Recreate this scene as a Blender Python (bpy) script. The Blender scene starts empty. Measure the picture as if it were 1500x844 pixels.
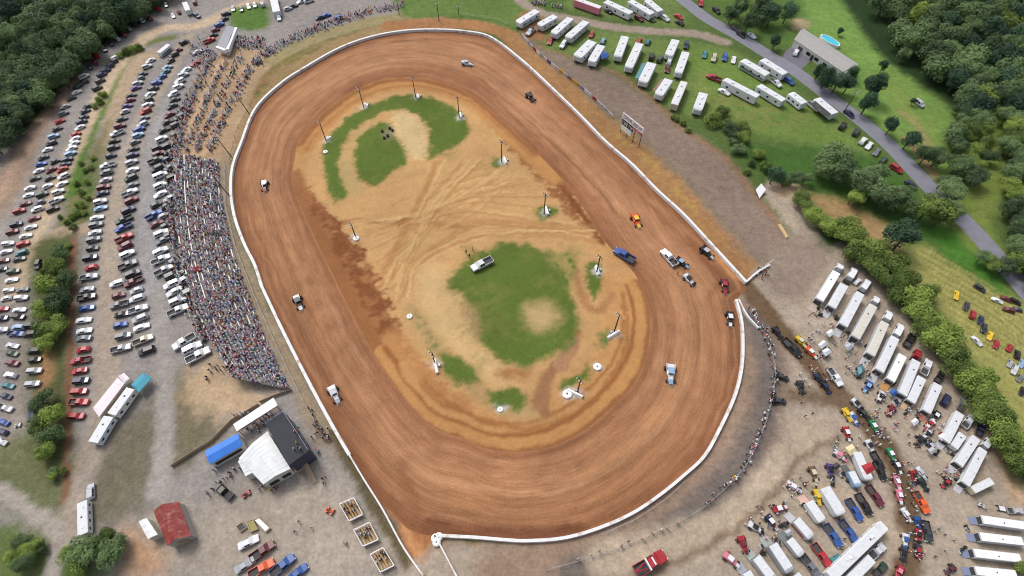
import bpy, bmesh, math, random
import numpy as np
from mathutils import Vector, Matrix

random.seed(11)
rng = np.random.default_rng(7)
scn = bpy.context.scene
col = scn.collection

# ------------------------------------------------------------------ camera
F, PITCH, HC = 775.0, math.radians(56.0), 116.0
SP, CP = math.sin(PITCH), math.cos(PITCH)
cam_d = bpy.data.cameras.new('drone_camera')
cam = bpy.data.objects.new('drone_camera', cam_d)
col.objects.link(cam)
cam.location = (0, 0, HC)
cam.rotation_euler = (math.radians(90) - PITCH, 0, 0)
cam_d.sensor_width = 36.0
cam_d.lens = 36.0 * F / 1500.0
cam_d.clip_start, cam_d.clip_end = 1.0, 5000.0
scn.camera = cam


def W(u, v, z=0.0):
    """ground survey: photo pixel -> point of the place at height z"""
    x, y = (u - 750.0) / F, (v - 422.0) / F
    t = (HC - z) / (SP + y * CP)
    return Vector((t * x, t * (CP - y * SP), z))


def K(u, v):
    r = math.hypot(u - 800, v - 450) / 750.0
    a = min(max((u - 990) / 130.0, 0), 1) * min(max((v - 320) / 90.0, 0), 1)
    return max(0.6, 1.08 - 0.38 * r * r) * (1 - 0.21 * a * a * (3 - 2 * a))


def head(u, v, du, dv, z=0.0):
    a, b = W(u - du * 4, v - dv * 4, z), W(u + du * 4, v + dv * 4, z)
    return math.atan2(b.y - a.y, b.x - a.x)


def lin(c):
    return tuple(((x / 255.0) / 12.92 if x / 255.0 < 0.04045 else ((x / 255.0 + 0.055) / 1.055) ** 2.4) for x in c)


ALB = 0.80


def S(r, g, b, k=ALB):
    c = lin((r, g, b))
    return (c[0] * k, c[1] * k, c[2] * k, 1.0)


# ------------------------------------------------------------------ light
SUN_EL, SUN_AZ = math.radians(55), math.radians(-40)      # azimuth clockwise from +Y
world = bpy.data.worlds.new('World')
scn.world = world
world.use_nodes = True
nt = world.node_tree
bg = nt.nodes['Background']
sky = nt.nodes.new('ShaderNodeTexSky')
sky.sky_type = 'NISHITA'
sky.sun_disc = False
sky.sun_elevation = SUN_EL
sky.sun_rotation = SUN_AZ
sky.dust_density = 5.0
sky.air_density = 1.0
sky.ozone_density = 1.0
# an overcast sky: the clear sky's colour is greyed by the cloud sheet
hs = nt.nodes.new('ShaderNodeHueSaturation')
hs.inputs['Saturation'].default_value = 0.45
nt.links.new(sky.outputs['Color'], hs.inputs['Color'])
nt.links.new(hs.outputs['Color'], bg.inputs['Color'])
bg.inputs['Strength'].default_value = 0.15
sd = bpy.data.lights.new('sun', 'SUN')
sd.energy = 1.35
sd.angle = math.radians(16)
sd.color = (1.0, 0.96, 0.90)
so = bpy.data.objects.new('sun', sd)
col.objects.link(so)
tosun = Vector((math.sin(SUN_AZ) * math.cos(SUN_EL), math.cos(SUN_AZ) * math.cos(SUN_EL), math.sin(SUN_EL)))
so.rotation_euler = tosun.to_track_quat('Z', 'Y').to_euler()
so.location = (0, 0, 300)
vs = scn.view_settings
vs.view_transform = 'Standard'
vs.look = 'None'
vs.gamma = 1.0
vs.use_curve_mapping = False
vs.exposure = 0.27
scn.render.engine = 'CYCLES'
scn.cycles.max_bounces = 5
scn.cycles.diffuse_bounces = 3
scn.cycles.glossy_bounces = 2
scn.cycles.transmission_bounces = 2
scn.cycles.use_adaptive_sampling = True
scn.cycles.filter_width = 1.05

# ------------------------------------------------------------------ materials
MATS = {}


def mat(name, c=(0.5, 0.5, 0.5, 1), rough=0.6, metal=0.0, vary=0.0, vscale=1.0, bump=0.0, bscale=4.0, objcol=False, coat=0.0, stain=None):
    if name in MATS:
        return MATS[name]
    m = bpy.data.materials.new(name)
    m.use_nodes = True
    t = m.node_tree
    p = t.nodes['Principled BSDF']
    p.inputs['Roughness'].default_value = rough
    p.inputs['Metallic'].default_value = metal
    p.inputs['Coat Weight'].default_value = coat
    p.inputs['Base Color'].default_value = c
    src = None
    if objcol:
        oi = t.nodes.new('ShaderNodeObjectInfo')
        src = oi.outputs['Color']
    if vary > 0 or bump > 0 or stain:
        tc = t.nodes.new('ShaderNodeTexCoord')
        mp = t.nodes.new('ShaderNodeMapping')
        t.links.new(tc.outputs['Object'], mp.inputs['Vector'])
    if vary > 0:
        n = t.nodes.new('ShaderNodeTexNoise')
        n.inputs['Scale'].default_value = vscale
        n.inputs['Detail'].default_value = 6
        n.inputs['Roughness'].default_value = 0.65
        t.links.new(mp.outputs['Vector'], n.inputs['Vector'])
        mr = t.nodes.new('ShaderNodeMapRange')
        mr.inputs['From Min'].default_value = 0.3
        mr.inputs['From Max'].default_value = 0.7
        mr.inputs['To Min'].default_value = 1 - vary
        mr.inputs['To Max'].default_value = 1 + vary * 0.6
        t.links.new(n.outputs['Fac'], mr.inputs['Value'])
        mx = t.nodes.new('ShaderNodeMix')
        mx.data_type = 'RGBA'
        mx.blend_type = 'MULTIPLY'
        mx.inputs['Factor'].default_value = 1.0
        if src is not None:
            t.links.new(src, mx.inputs['A'])
        else:
            mx.inputs['A'].default_value = c
        cb = t.nodes.new('ShaderNodeCombineColor')
        for k in range(3):
            t.links.new(mr.outputs['Result'], cb.inputs[k])
        t.links.new(cb.outputs['Color'], mx.inputs['B'])
        src = mx.outputs['Result']
    if stain:
        n2 = t.nodes.new('ShaderNodeTexNoise')
        n2.inputs['Scale'].default_value = stain[1]
        n2.inputs['Detail'].default_value = 8
        t.links.new(mp.outputs['Vector'], n2.inputs['Vector'])
        rp = t.nodes.new('ShaderNodeMapRange')
        rp.inputs['From Min'].default_value = 0.52
        rp.inputs['From Max'].default_value = 0.75
        rp.inputs['To Max'].default_value = stain[2]
        t.links.new(n2.outputs['Fac'], rp.inputs['Value'])
        mx = t.nodes.new('ShaderNodeMix')
        mx.data_type = 'RGBA'
        t.links.new(rp.outputs['Result'], mx.inputs['Factor'])
        if src is not None:
            t.links.new(src, mx.inputs['A'])
        else:
            mx.inputs['A'].default_value = c
        mx.inputs['B'].default_value = stain[0]
        src = mx.outputs['Result']
    if src is not None:
        t.links.new(src, p.inputs['Base Color'])
    if bump > 0:
        n3 = t.nodes.new('ShaderNodeTexNoise')
        n3.inputs['Scale'].default_value = bscale
        n3.inputs['Detail'].default_value = 5
        t.links.new(mp.outputs['Vector'], n3.inputs['Vector'])
        b = t.nodes.new('ShaderNodeBump')
        b.inputs['Strength'].default_value = bump
        b.inputs['Distance'].default_value = 0.1
        t.links.new(n3.outputs['Fac'], b.inputs['Height'])
        t.links.new(b.outputs['Normal'], p.inputs['Normal'])
    MATS[name] = m
    return m


DUST = S(150, 125, 100)
M_paint = mat('car_paint', objcol=True, rough=0.35, coat=0.4, stain=(DUST, 1.3, 0.35))
M_matte = mat('painted_panel', objcol=True, rough=0.5, vary=0.05, vscale=0.6, stain=(DUST, 0.5, 0.25))
M_glass = mat('window_glass', (0.012, 0.015, 0.02, 1), rough=0.08)
M_tyre = mat('tyre_rubber', (0.018, 0.017, 0.016, 1), rough=0.85, stain=(S(120, 90, 65), 3.0, 0.5))
M_rim = mat('wheel_rim', (0.45, 0.45, 0.46, 1), rough=0.35, metal=0.8)
M_lamp = mat('headlight_lens', (0.75, 0.76, 0.74, 1), rough=0.15)
M_tail = mat('taillight_lens', (0.35, 0.01, 0.01, 1), rough=0.2)
M_dark = mat('dark_trim', (0.02, 0.02, 0.022, 1), rough=0.6)
M_bed = mat('bed_liner_doorway_shade', (0.05, 0.05, 0.052, 1), rough=0.8, vary=0.3, vscale=3)
M_white = mat('white_panel', (0.74, 0.75, 0.76, 1), rough=0.45, vary=0.07, vscale=0.8, stain=(S(150, 140, 125), 0.9, 0.35))
M_roof = mat('trailer_roof', (0.56, 0.58, 0.61, 1), rough=0.55, vary=0.07, vscale=0.4, stain=(S(150, 146, 138), 0.35, 0.45))
M_cream = mat('cream_panel', (0.52, 0.50, 0.44, 1), rough=0.55, vary=0.06, vscale=0.4, stain=(S(130, 122, 108), 0.35, 0.4))
M_alu = mat('bare_aluminium', (0.42, 0.43, 0.45, 1), rough=0.45, metal=0.4, vary=0.15, vscale=2.0)
M_steel = mat('galvanised_steel', (0.33, 0.34, 0.35, 1), rough=0.5, metal=0.5, vary=0.15, vscale=2.0)
M_wood = mat('weathered_timber', (0.33, 0.25, 0.17, 1), rough=0.85, vary=0.3, vscale=2.5)
M_pole = mat('timber_pole', (0.05, 0.035, 0.028, 1), rough=0.9, vary=0.3, vscale=2)
M_conc = mat('painted_concrete', (0.64, 0.64, 0.64, 1), rough=0.7, vary=0.15, vscale=0.5, stain=(S(150, 110, 85), 0.5, 0.8))
M_skin = mat('skin', (0.46, 0.27, 0.19, 1), rough=0.6)
M_hair = mat('hair_and_caps', (0.045, 0.03, 0.022, 1), rough=0.8)
M_shirt = mat('shirt_cloth', objcol=True, rough=0.85)
M_jeans = mat('trouser_cloth', (0.035, 0.045, 0.075, 1), rough=0.85, vary=0.3, vscale=3)


# ------------------------------------------------------------------ mesh helper
class MB:
    def __init__(self):
        self.v, self.f, self.m, self.sm = [], [], [], []

    def add(self, vs, fs, mi=0, M=None, smooth=False):
        o = len(self.v)
        for p in vs:
            p = Vector(p)
            self.v.append(M @ p if M is not None else p)
        for f in fs:
            self.f.append([i + o for i in f])
            self.m.append(mi)
            self.sm.append(smooth)

    def box(self, x0, x1, y0, y1, z0, z1, mi=0, M=None, bev=0.0, topmi=None):
        if bev > 0:
            b = bev
            vs = []
            for z, ins in ((z0, b), (z0 + b, 0), (z1 - b, 0), (z1, b)):
                xa, xb, ya, yb = x0 + ins, x1 - ins, y0 + ins, y1 - ins
                c = b * 0.6 if ins == 0 else 0.0
                vs += [(xa + c, ya, z), (xb - c, ya, z), (xb, ya + c, z), (xb, yb - c, z), (xb - c, yb, z), (xa + c, yb, z), (xa, yb - c, z), (xa, ya + c, z)]
            n = 8
            fs = [list(range(n))[::-1]]
            for k in range(3):
                for i in range(n):
                    j = (i + 1) % n
                    fs.append([k * n + i, k * n + j, (k + 1) * n + j, (k + 1) * n + i])
            self.add(vs, fs, mi, M)
            self.add(vs[3 * n:], [list(range(n))], mi if topmi is None else topmi, M)
            return
        vs = [(x0, y0, z0), (x1, y0, z0), (x1, y1, z0), (x0, y1, z0), (x0, y0, z1), (x1, y0, z1), (x1, y1, z1), (x0, y1, z1)]
        fs = [[3, 2, 1, 0], [0, 1, 5, 4], [1, 2, 6, 5], [2, 3, 7, 6], [3, 0, 4, 7]]
        self.add(vs, fs, mi, M)
        self.add(vs[4:], [[0, 1, 2, 3]], mi if topmi is None else topmi, M)

    def tube(self, a, b, r0, r1=None, n=8, mi=0, caps=True, M=None, smooth=True):
        a, b = Vector(a), Vector(b)
        r1 = r0 if r1 is None else r1
        d = (b - a).normalized()
        q = d.to_track_quat('Z', 'Y')
        vs, fs = [], []
        for p, r in ((a, r0), (b, r1)):
            for i in range(n):
                t = 2 * math.pi * i / n
                vs.append(p + q @ Vector((r * math.cos(t), r * math.sin(t), 0)))
        for i in range(n):
            j = (i + 1) % n
            fs.append([i, j, n + j, n + i])
        self.add(vs, fs, mi, M, smooth)
        if caps:
            self.add(vs[:n], [list(range(n))[::-1]], mi, M)
            self.add(vs[n:], [list(range(n))], mi, M)

    def loft(self, rings, mi=0, caps=True, M=None, smooth=False):
        n = len(rings[0])
        vs = [p for r in rings for p in r]
        fs = []
        for k in range(len(rings) - 1):
            for i in range(n):
                j = (i + 1) % n
                fs.append([k * n + i, (k + 1) * n + i, (k + 1) * n + j, k * n + j])
        if caps:
            fs.append(list(range(n)))
            fs.append([(len(rings) - 1) * n + i for i in range(n)][::-1])
        self.add(vs, fs, mi, M, smooth)

    def quad(self, a, b, c, d, mi=0, off=0.0, inset=0.0, M=None):
        P = [Vector(p) for p in (a, b, c, d)]
        cen = sum(P, Vector()) / 4
        n = (P[1] - P[0]).cross(P[3] - P[0])
        if n.length < 1e-9:
            n = (P[2] - P[1]).cross(P[0] - P[1])
        n.normalize()
        P = [p + (cen - p) * inset + n * off for p in P]
        self.add(P, [[0, 1, 2, 3]], mi, M)

    def ellipsoid(self, c, rx, ry, rz, nu=10, nv=6, mi=0, M=None):
        vs, fs = [], []
        for j in range(nv + 1):
            ph = -math.pi / 2 + math.pi * j / nv
            for i in range(nu):
                th = 2 * math.pi * i / nu
                vs.append((c[0] + rx * math.cos(ph) * math.cos(th), c[1] + ry * math.cos(ph) * math.sin(th), c[2] + rz * math.sin(ph)))
        for j in range(nv):
            for i in range(nu):
                k = (i + 1) % nu
                fs.append([j * nu + i, j * nu + k, (j + 1) * nu + k, (j + 1) * nu + i])
        self.add(vs, fs, mi, M, True)

    def mesh(self, name, mats):
        me = bpy.data.meshes.new(name)
        me.from_pydata([tuple(v) for v in self.v], [], self.f)
        for m in mats:
            me.materials.append(m)
        if len(self.f):
            me.polygons.foreach_set('material_index', self.m)
            me.polygons.foreach_set('use_smooth', self.sm)
        me.update()
        return me


ROOTS = []


def link(name, me, parent=None, loc=(0, 0, 0), rotz=0.0, color=None):
    o = bpy.data.objects.new(name, me)
    col.objects.link(o)
    o.location = loc
    o.rotation_euler = (0, 0, rotz)
    if parent is not None:
        o.parent = parent
    if color is not None:
        o.color = color
    return o


def tag(o, label, cat, group=None, kind=None):
    if label:
        o['label'] = label
    if cat:
        o['category'] = cat
    if group:
        o['group'] = group
    if kind:
        o['kind'] = kind
    if not kind:
        ROOTS.append(o)
    return o


def thing(name, label, cat, loc, rotz=0.0, scale=1.0, group=None):
    o = bpy.data.objects.new(name, None)
    col.objects.link(o)
    o.empty_display_size = 0.3
    o.location = loc
    o.rotation_euler = (0, 0, rotz)
    o.scale = (scale, scale, scale)
    return tag(o, label, cat, group)


def structure(name, me, label=None):
    o = link(name, me)
    o['kind'] = 'structure'
    if label:
        o['label'] = label
        o['category'] = name.replace('_', ' ')
    return o


# ------------------------------------------------------------------ ground painting (true surface colours by region)
def smooth_poly(P, closed=True, sub=5):
    n = len(P)
    out = []
    rngN = range(n) if closed else range(n - 1)
    for i in rngN:
        if closed:
            p0, p1, p2, p3 = P[(i - 1) % n], P[i], P[(i + 1) % n], P[(i + 2) % n]
        else:
            p0, p1, p2, p3 = P[max(i - 1, 0)], P[i], P[i + 1], P[min(i + 2, n - 1)]
        for k in range(sub):
            t = k / sub
            out.append(tuple(0.5 * ((2 * p1[c]) + (-p0[c] + p2[c]) * t + (2 * p0[c] - 5 * p1[c] + 4 * p2[c] - p3[c]) * t * t + (-p0[c] + 3 * p1[c] - 3 * p2[c] + p3[c]) * t ** 3) for c in (0, 1)))
    if not closed:
        out.append(tuple(P[-1]))
    return out


def to_world(P):
    return np.array([W(u, v)[:2] for u, v in P])


def seg_dist(X, Y, A, B):
    dx, dy = B[0] - A[0], B[1] - A[1]
    L = dx * dx + dy * dy + 1e-12
    t = np.clip(((X - A[0]) * dx + (Y - A[1]) * dy) / L, 0, 1)
    return np.hypot(X - (A[0] + t * dx), Y - (A[1] + t * dy))


def inside(X, Y, Q):
    ins = np.zeros(X.shape, bool)
    n = len(Q)
    for i in range(n):
        a, b = Q[i], Q[(i + 1) % n]
        cond = ((a[1] > Y) != (b[1] > Y))
        xx = (b[0] - a[0]) * (Y - a[1]) / (b[1] - a[1] + 1e-12) + a[0]
        ins ^= cond & (X < xx)
    return ins


def wob(X, Y, wl, seed):
    r = np.random.default_rng(seed)
    o = np.zeros_like(X)
    for k in range(7):
        a = r.uniform(0, 2 * math.pi)
        w = 2 * math.pi / (wl * r.uniform(0.45, 1.6))
        o += np.sin((X * math.cos(a) + Y * math.sin(a)) * w + r.uniform(0, 6.28) + 1.3 * np.sin((X * math.sin(a) - Y * math.cos(a)) * w * 0.6))
    return o / 3.0


class Painter:
    def __init__(self, X, Y, base):
        self.X, self.Y = X, Y
        self.C = np.empty((X.size, 3))
        self.C[:] = lin(base)
        self.C *= ALB
        self.jx = wob(X, Y, 9, 1) * 0.5 + wob(X, Y, 3.0, 2) * 0.4 + wob(X, Y, 1.3, 12) * 0.25
        self.jy = wob(X, Y, 9, 3) * 0.5 + wob(X, Y, 3.0, 4) * 0.4 + wob(X, Y, 1.3, 14) * 0.25
        self.patch = wob(X, Y, 14, 5) + wob(X, Y, 5, 6) * 0.8 + wob(X, Y, 2, 16) * 0.5

    def _sel(self, Q, pad):
        return np.where((self.X > Q[:, 0].min() - pad) & (self.X < Q[:, 0].max() + pad) & (self.Y > Q[:, 1].min() - pad) & (self.Y < Q[:, 1].max() + pad))[0]

    def _mix(self, s, a, c, patchy):
        if patchy:
            a = a * np.clip(0.5 + (self.patch[s] * 0.5 + 0.5 - patchy) * 1.6, 0, 1)
        cc = np.array(lin(c)) * ALB
        self.C[s] = self.C[s] * (1 - a[:, None]) + cc * a[:, None]

    def poly(self, P, c, soft=1.0, alpha=1.0, jit=1.0, smooth=True, patchy=0):
        Q = to_world(smooth_poly(P) if smooth else P)
        s = self._sel(Q, soft + jit * 2 + 1)
        X, Y = self.X[s] + self.jx[s] * jit, self.Y[s] + self.jy[s] * jit
        d = np.full(X.shape, 1e9)
        n = len(Q)
        for i in range(n):
            d = np.minimum(d, seg_dist(X, Y, Q[i], Q[(i + 1) % n]))
        d = np.where(inside(X, Y, Q), d, -d)
        a = np.clip(d / soft * 0.5 + 0.5, 0, 1)
        a = a * a * (3 - 2 * a) * alpha
        self._mix(s, a, c, patchy)

    def line(self, P, w, c, soft=1.0, alpha=1.0, jit=0.6, patchy=0):
        Q = to_world(smooth_poly(P, False))
        s = self._sel(Q, w + soft + jit * 2 + 1)
        X, Y = self.X[s] + self.jx[s] * jit, self.Y[s] + self.jy[s] * jit
        d = np.full(X.shape, 1e9)
        for i in range(len(Q) - 1):
            d = np.minimum(d, seg_dist(X, Y, Q[i], Q[i + 1]))
        a = np.clip((w / 2 - d) / soft + 0.5, 0, 1)
        a = a * a * (3 - 2 * a) * alpha
        self._mix(s, a, c, patchy)


def grid_mesh(name, xs, ys, z, C, keep=None, material=None):
    nx, ny = len(xs), len(ys)
    X, Y = np.meshgrid(xs, ys)
    co = np.stack([X.ravel(), Y.ravel(), np.full(nx * ny, z)], 1)
    i = (np.arange(ny - 1)[:, None] * nx + np.arange(nx - 1)[None, :]).ravel()
    q = np.stack([i, i + 1, i + nx + 1, i + nx], 1)
    if keep is not None:
        q = q[keep[q].all(1)]
    used = np.unique(q)
    remap = np.full(nx * ny, -1)
    remap[used] = np.arange(len(used))
    q = remap[q]
    co, C = co[used], C[used]
    me = bpy.data.meshes.new(name)
    me.vertices.add(len(co))
    me.vertices.foreach_set('co', co.astype(np.float32).ravel())
    me.loops.add(q.size)
    me.loops.foreach_set('vertex_index', q.astype(np.int32).ravel())
    me.polygons.add(len(q))
    me.polygons.foreach_set('loop_start', (np.arange(len(q)) * 4).astype(np.int32))
    me.polygons.foreach_set('loop_total', np.full(len(q), 4, np.int32))
    at = me.attributes.new('Col', 'FLOAT_COLOR', 'POINT')
    at.data.foreach_set('color', np.concatenate([C, np.ones((len(C), 1))], 1).astype(np.float32).ravel())
    me.update()
    me.validate()
    if material:
        me.materials.append(material)
    return me


def ground_mat(name, streak=False, dirt_fine=0.75, bump=0.35, am=1.0):
    m = bpy.data.materials.new(name)
    m.use_nodes = True
    t = m.node_tree
    L = t.links.new
    p = t.nodes['Principled BSDF']
    p.inputs['Roughness'].default_value = 0.95
    p.inputs['Specular IOR Level'].default_value = 0.15
    at = t.nodes.new('ShaderNodeAttribute')
    at.attribute_name = 'Col'
    tc = t.nodes.new('ShaderNodeTexCoord')
    cur = at.outputs['Color']

    def noise(scale, detail, vec=None, rough=0.6, dist=0.0):
        n = t.nodes.new('ShaderNodeTexNoise')
        n.inputs['Scale'].default_value = scale
        n.inputs['Detail'].default_value = detail
        n.inputs['Roughness'].default_value = rough
        n.inputs['Distortion'].default_value = dist
        L(vec if vec is not None else tc.outputs['Object'], n.inputs['Vector'])
        return n.outputs['Fac']

    def mul(cur, fac, lo, hi, a=0.32, b=0.68):
        mr = t.nodes.new('ShaderNodeMapRange')
        mr.inputs['From Min'].default_value = a
        mr.inputs['From Max'].default_value = b
        mr.inputs['To Min'].default_value = lo
        mr.inputs['To Max'].default_value = hi
        L(fac, mr.inputs['Value'])
        v = t.nodes.new('ShaderNodeVectorMath')
        v.operation = 'SCALE'
        L(cur, v.inputs[0])
        L(mr.outputs['Result'], v.inputs['Scale'])
        return v.outputs['Vector']
    if streak:
        uv = t.nodes.new('ShaderNodeAttribute')
        uv.attribute_name = 'lane'
        for sc, lo, hi, det in (((0.022, 0.022, 0.7), 0.90, 1.08, 4), ((0.08, 0.08, 2.2), 0.89, 1.09, 5), ((0.3, 0.3, 5.0), 0.86, 1.11, 4), ((0.12, 0.12, 0.35), 0.90, 1.08, 5), ((0.04, 0.04, 0.2), 0.92, 1.07, 3)):
            mp = t.nodes.new('ShaderNodeMapping')
            mp.inputs['Scale'].default_value = sc
            L(uv.outputs['Vector'], mp.inputs['Vector'])
            cur = mul(cur, noise(1.0, det, mp.outputs['Vector']), lo, hi)
        cur = mul(cur, noise(2.2, 6), 0.86, 1.12)
        cur = mul(cur, noise(0.22, 6, rough=0.7), 0.9, 1.09)
        cur = mul(cur, noise(0.05, 4), 0.92, 1.08)
    else:
        cur = mul(cur, noise(0.045, 5), 0.86, 1.13)
        cur = mul(cur, noise(0.45, 6, rough=0.7), 1 - 0.20 * am, 1 + 0.18 * am)
        cur = mul(cur, noise(1.3, 4, rough=0.75), 1 - 0.20 * am, 1 + 0.18 * am)
        fine = mul(cur, noise(3.4, 4, rough=0.8), 0.66, 1.3)
        sc_ = t.nodes.new('ShaderNodeSeparateColor')
        L(at.outputs['Color'], sc_.inputs['Color'])
        df = t.nodes.new('ShaderNodeMath')
        df.operation = 'SUBTRACT'
        L(sc_.outputs['Green'], df.inputs[0])
        L(sc_.outputs['Red'], df.inputs[1])
        ma = t.nodes.new('ShaderNodeMath')
        ma.operation = 'MULTIPLY_ADD'
        ma.use_clamp = True
        L(df.outputs[0], ma.inputs[0])
        ma.inputs[1].default_value = 16.0
        ma.inputs[2].default_value = dirt_fine
        mf = t.nodes.new('ShaderNodeMix')
        mf.data_type = 'RGBA'
        L(ma.outputs[0], mf.inputs['Factor'])
        L(cur, mf.inputs['A'])
        L(fine, mf.inputs['B'])
        cur = mf.outputs['Result']
    L(cur, p.inputs['Base Color'])
    b = t.nodes.new('ShaderNodeBump')
    b.inputs['Strength'].default_value = bump
    b.inputs['Distance'].default_value = 0.15
    L(noise(1.5, 8, rough=0.7), b.inputs['Height'])
    L(b.outputs['Normal'], p.inputs['Normal'])
    return m


OUT_WALL = [(385, 422), (375, 391), (360, 361), (346, 323), (340, 286), (342, 248), (355, 211), (375, 162), (412, 125), (450, 100), (500, 72), (550, 55), (600, 47), (650, 46), (687, 49), (712, 54), (732, 65), (750, 79), (775, 100), (812, 135), (850, 172), (887, 210), (925, 243), (962, 281), (1000, 316), (1037, 356), (1092, 416)]
OUT_TURN = [(1077, 441), (1085, 472), (1087, 504), (1085, 542), (1075, 582), (1052, 632), (1030, 670), (1000, 698), (967, 725), (925, 753), (875, 775), (825, 789), (775, 793), (745, 792), (695, 788), (637, 785)]
OUT_EXIT = [(621, 844), (592, 803), (562, 748), (535, 705), (513, 668)]
OUT_FRONT = [(513, 668), (492, 632), (462, 577), (437, 529), (412, 479), (385, 422)]
OUTER = OUT_WALL + OUT_TURN + [(600, 776), (572, 748), (562, 742)] + [(535, 705)] + OUT_FRONT[:5]
INNER = [(437, 210), (450, 192), (475, 165), (512, 137), (550, 120), (587, 114), (625, 116), (662, 127), (695, 142), (725, 168), (755, 195), (785, 223), (815, 254), (850, 298), (880, 346), (905, 375), (927, 398), (940, 422), (950, 452), (952, 484), (945, 527), (925, 567), (895, 597), (857, 630), (812, 653), (775, 660), (750, 662), (712, 657), (682, 643), (640, 629), (600, 592), (575, 557), (550, 522), (525, 477), (500, 427), (470, 366), (450, 323), (435, 291), (429, 261), (432, 231)]

# ---- ground
xs = np.concatenate([[-1500, -900, -600, -420, -330], np.arange(-275, 275.1, 0.68), [330, 420, 600, 900, 1500]])
ys = np.concatenate([[-700, -300, -120, -50], np.arange(-15, 262, 0.68), [300, 380, 520, 800, 1500]])
GX, GY = np.meshgrid(xs, ys)
P = Painter(GX.ravel(), GY.ravel(), (84, 104, 54))
A = P.poly
Ln = P.line
# left lots
A([(-60, 260), (40, 190), (100, 120), (150, 70), (210, 30), (262, -20), (620, -30), (600, 10), (560, 28), (480, 50), (405, 88), (372, 150), (340, 220), (336, 300), (372, 400), (420, 500), (500, 650), (625, 860), (220, 860), (100, 790), (-40, 720)], (146, 140, 136), soft=2)
A([(-30, 300), (40, 195), (100, 118), (118, 108), (100, 150), (60, 205), (30, 280), (-20, 340)], (150, 128, 110), soft=3)
Ln([(0, 290), (35, 215), (70, 160), (105, 118)], 3, (166, 140, 120), soft=2)
A([(170, 95), (245, 72), (222, 92), (190, 150), (160, 215), (148, 215)], (168, 148, 124), soft=2)
A([(95, 300), (135, 215), (160, 180), (150, 250), (140, 310), (120, 345), (80, 345)], (118, 112, 78), soft=3)
A([(110, 225), (140, 215), (130, 320), (95, 335)], (82, 106, 50), soft=3, patchy=0.45)
Ln([(98, 285), (118, 225), (145, 165), (172, 105), (190, 82)], 4.5, (88, 118, 48), soft=2)
Ln([(160, 92), (200, 68), (250, 55)], 4, (110, 118, 70), soft=3)
Ln([(20, 430), (48, 350), (75, 300), (95, 245), (120, 195), (142, 150), (165, 108), (200, 66), (240, 42), (290, 38), (340, 14), (380, 0)], 5.5, (186, 166, 142), soft=3)
Ln([(60, 380), (75, 345), (125, 335)], 4, (172, 152, 130), soft=2)
Ln([(160, 420), (165, 330), (185, 240), (215, 160), (250, 100), (275, 55)], 5, (168, 154, 138), soft=3)
Ln([(160, 420), (158, 520), (150, 620), (115, 700), (95, 790)], 6, (160, 146, 132), soft=3)
Ln([(215, 420), (218, 330), (225, 230), (250, 150), (285, 90)], 5, (152, 148, 148), soft=3)

Ln([(40, 480), (35, 540), (20, 620), (0, 700)], 4, (150, 140, 132), soft=3)
A([(245, 565), (300, 545), (320, 600), (300, 650), (250, 680)], (118, 112, 90), soft=4)
A([(130, 690), (230, 610), (215, 720), (195, 760), (140, 765)], (114, 107, 92), soft=4)
A([(140, 640), (200, 600), (228, 560), (232, 640), (215, 720), (150, 760)], (116, 110, 92), soft=4, alpha=.8)
A([(246, 580), (290, 600), (330, 630), (300, 660), (250, 690)], (112, 104, 84), soft=4, alpha=.7)
A([(0, 650), (60, 630), (102, 640), (96, 720), (75, 775), (20, 745), (-30, 700)], (104, 108, 76), soft=3)
A([(42, 380), (75, 345), (112, 360), (108, 470), (100, 680), (60, 690), (40, 560), (45, 480)], (82, 88, 52), soft=3)
A([(60, 520), (75, 520), (72, 575), (58, 575)], (165, 125, 90), soft=2)
Ln([(108, 350), (104, 480), (100, 600), (95, 730)], 1.5, (125, 90, 68), soft=1)
A([(0, 780), (70, 790), (80, 844), (0, 860)], (96, 108, 64), soft=3)
Ln([(0, 715), (40, 745), (80, 775), (85, 800), (75, 850)], 3, (158, 150, 142), soft=1.5)
A([(205, 770), (290, 745), (400, 700), (470, 690), (540, 740), (612, 850), (215, 850)], (166, 155, 142), soft=5)
A([(180, 780), (215, 790), (240, 830), (190, 844)], (176, 140, 110), soft=3)
A([(268, 560), (315, 525), (360, 560), (398, 585), (345, 612), (290, 600)], (184, 160, 130), soft=4, jit=2)
Ln([(232, 470), (238, 560), (241, 640), (230, 720)], 4.2, (158, 152, 146), soft=2)
Ln([(110, 800), (118, 720), (150, 640), (158, 560)], 4, (160, 148, 136), soft=3)
# terraces
A([(246, 240), (275, 150), (300, 95), (345, 70), (400, 85), (368, 150), (342, 232)], (168, 143, 114), soft=2)
for a, b in (((283, 225), (345, 95)), ((300, 225), (372, 95)), ((265, 215), (325, 90))):
    Ln([a, b], 2.2, (186, 158, 126), soft=1.5)
A([(322, 238), (342, 225), (336, 290), (350, 345), (395, 450), (450, 560), (500, 660), (470, 650), (425, 570), (375, 470), (345, 400), (326, 320)], (150, 132, 108), soft=2)
Ln([(400, 88), (450, 62), (520, 38), (590, 24)], 7, (150, 138, 102), soft=3)
Ln([(372, 150), (395, 110), (440, 82), (500, 58), (580, 38), (640, 36)], 4, (140, 112, 74), soft=2.5)
A([(342, 235), (350, 190), (372, 148), (402, 106), (445, 78), (500, 54), (585, 30), (660, 26), (660, 48), (600, 50), (550, 58), (500, 76), (450, 104), (412, 130), (378, 166), (360, 212), (346, 250)], (150, 126, 90), soft=1.5)
Ln([(380, 140), (402, 106), (440, 84), (470, 68)], 2.2, (118, 112, 66), soft=2, patchy=.5)
Ln([(375, 140), (398, 104), (440, 76)], 1.5, (112, 112, 62), soft=2, patchy=0.4)
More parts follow.
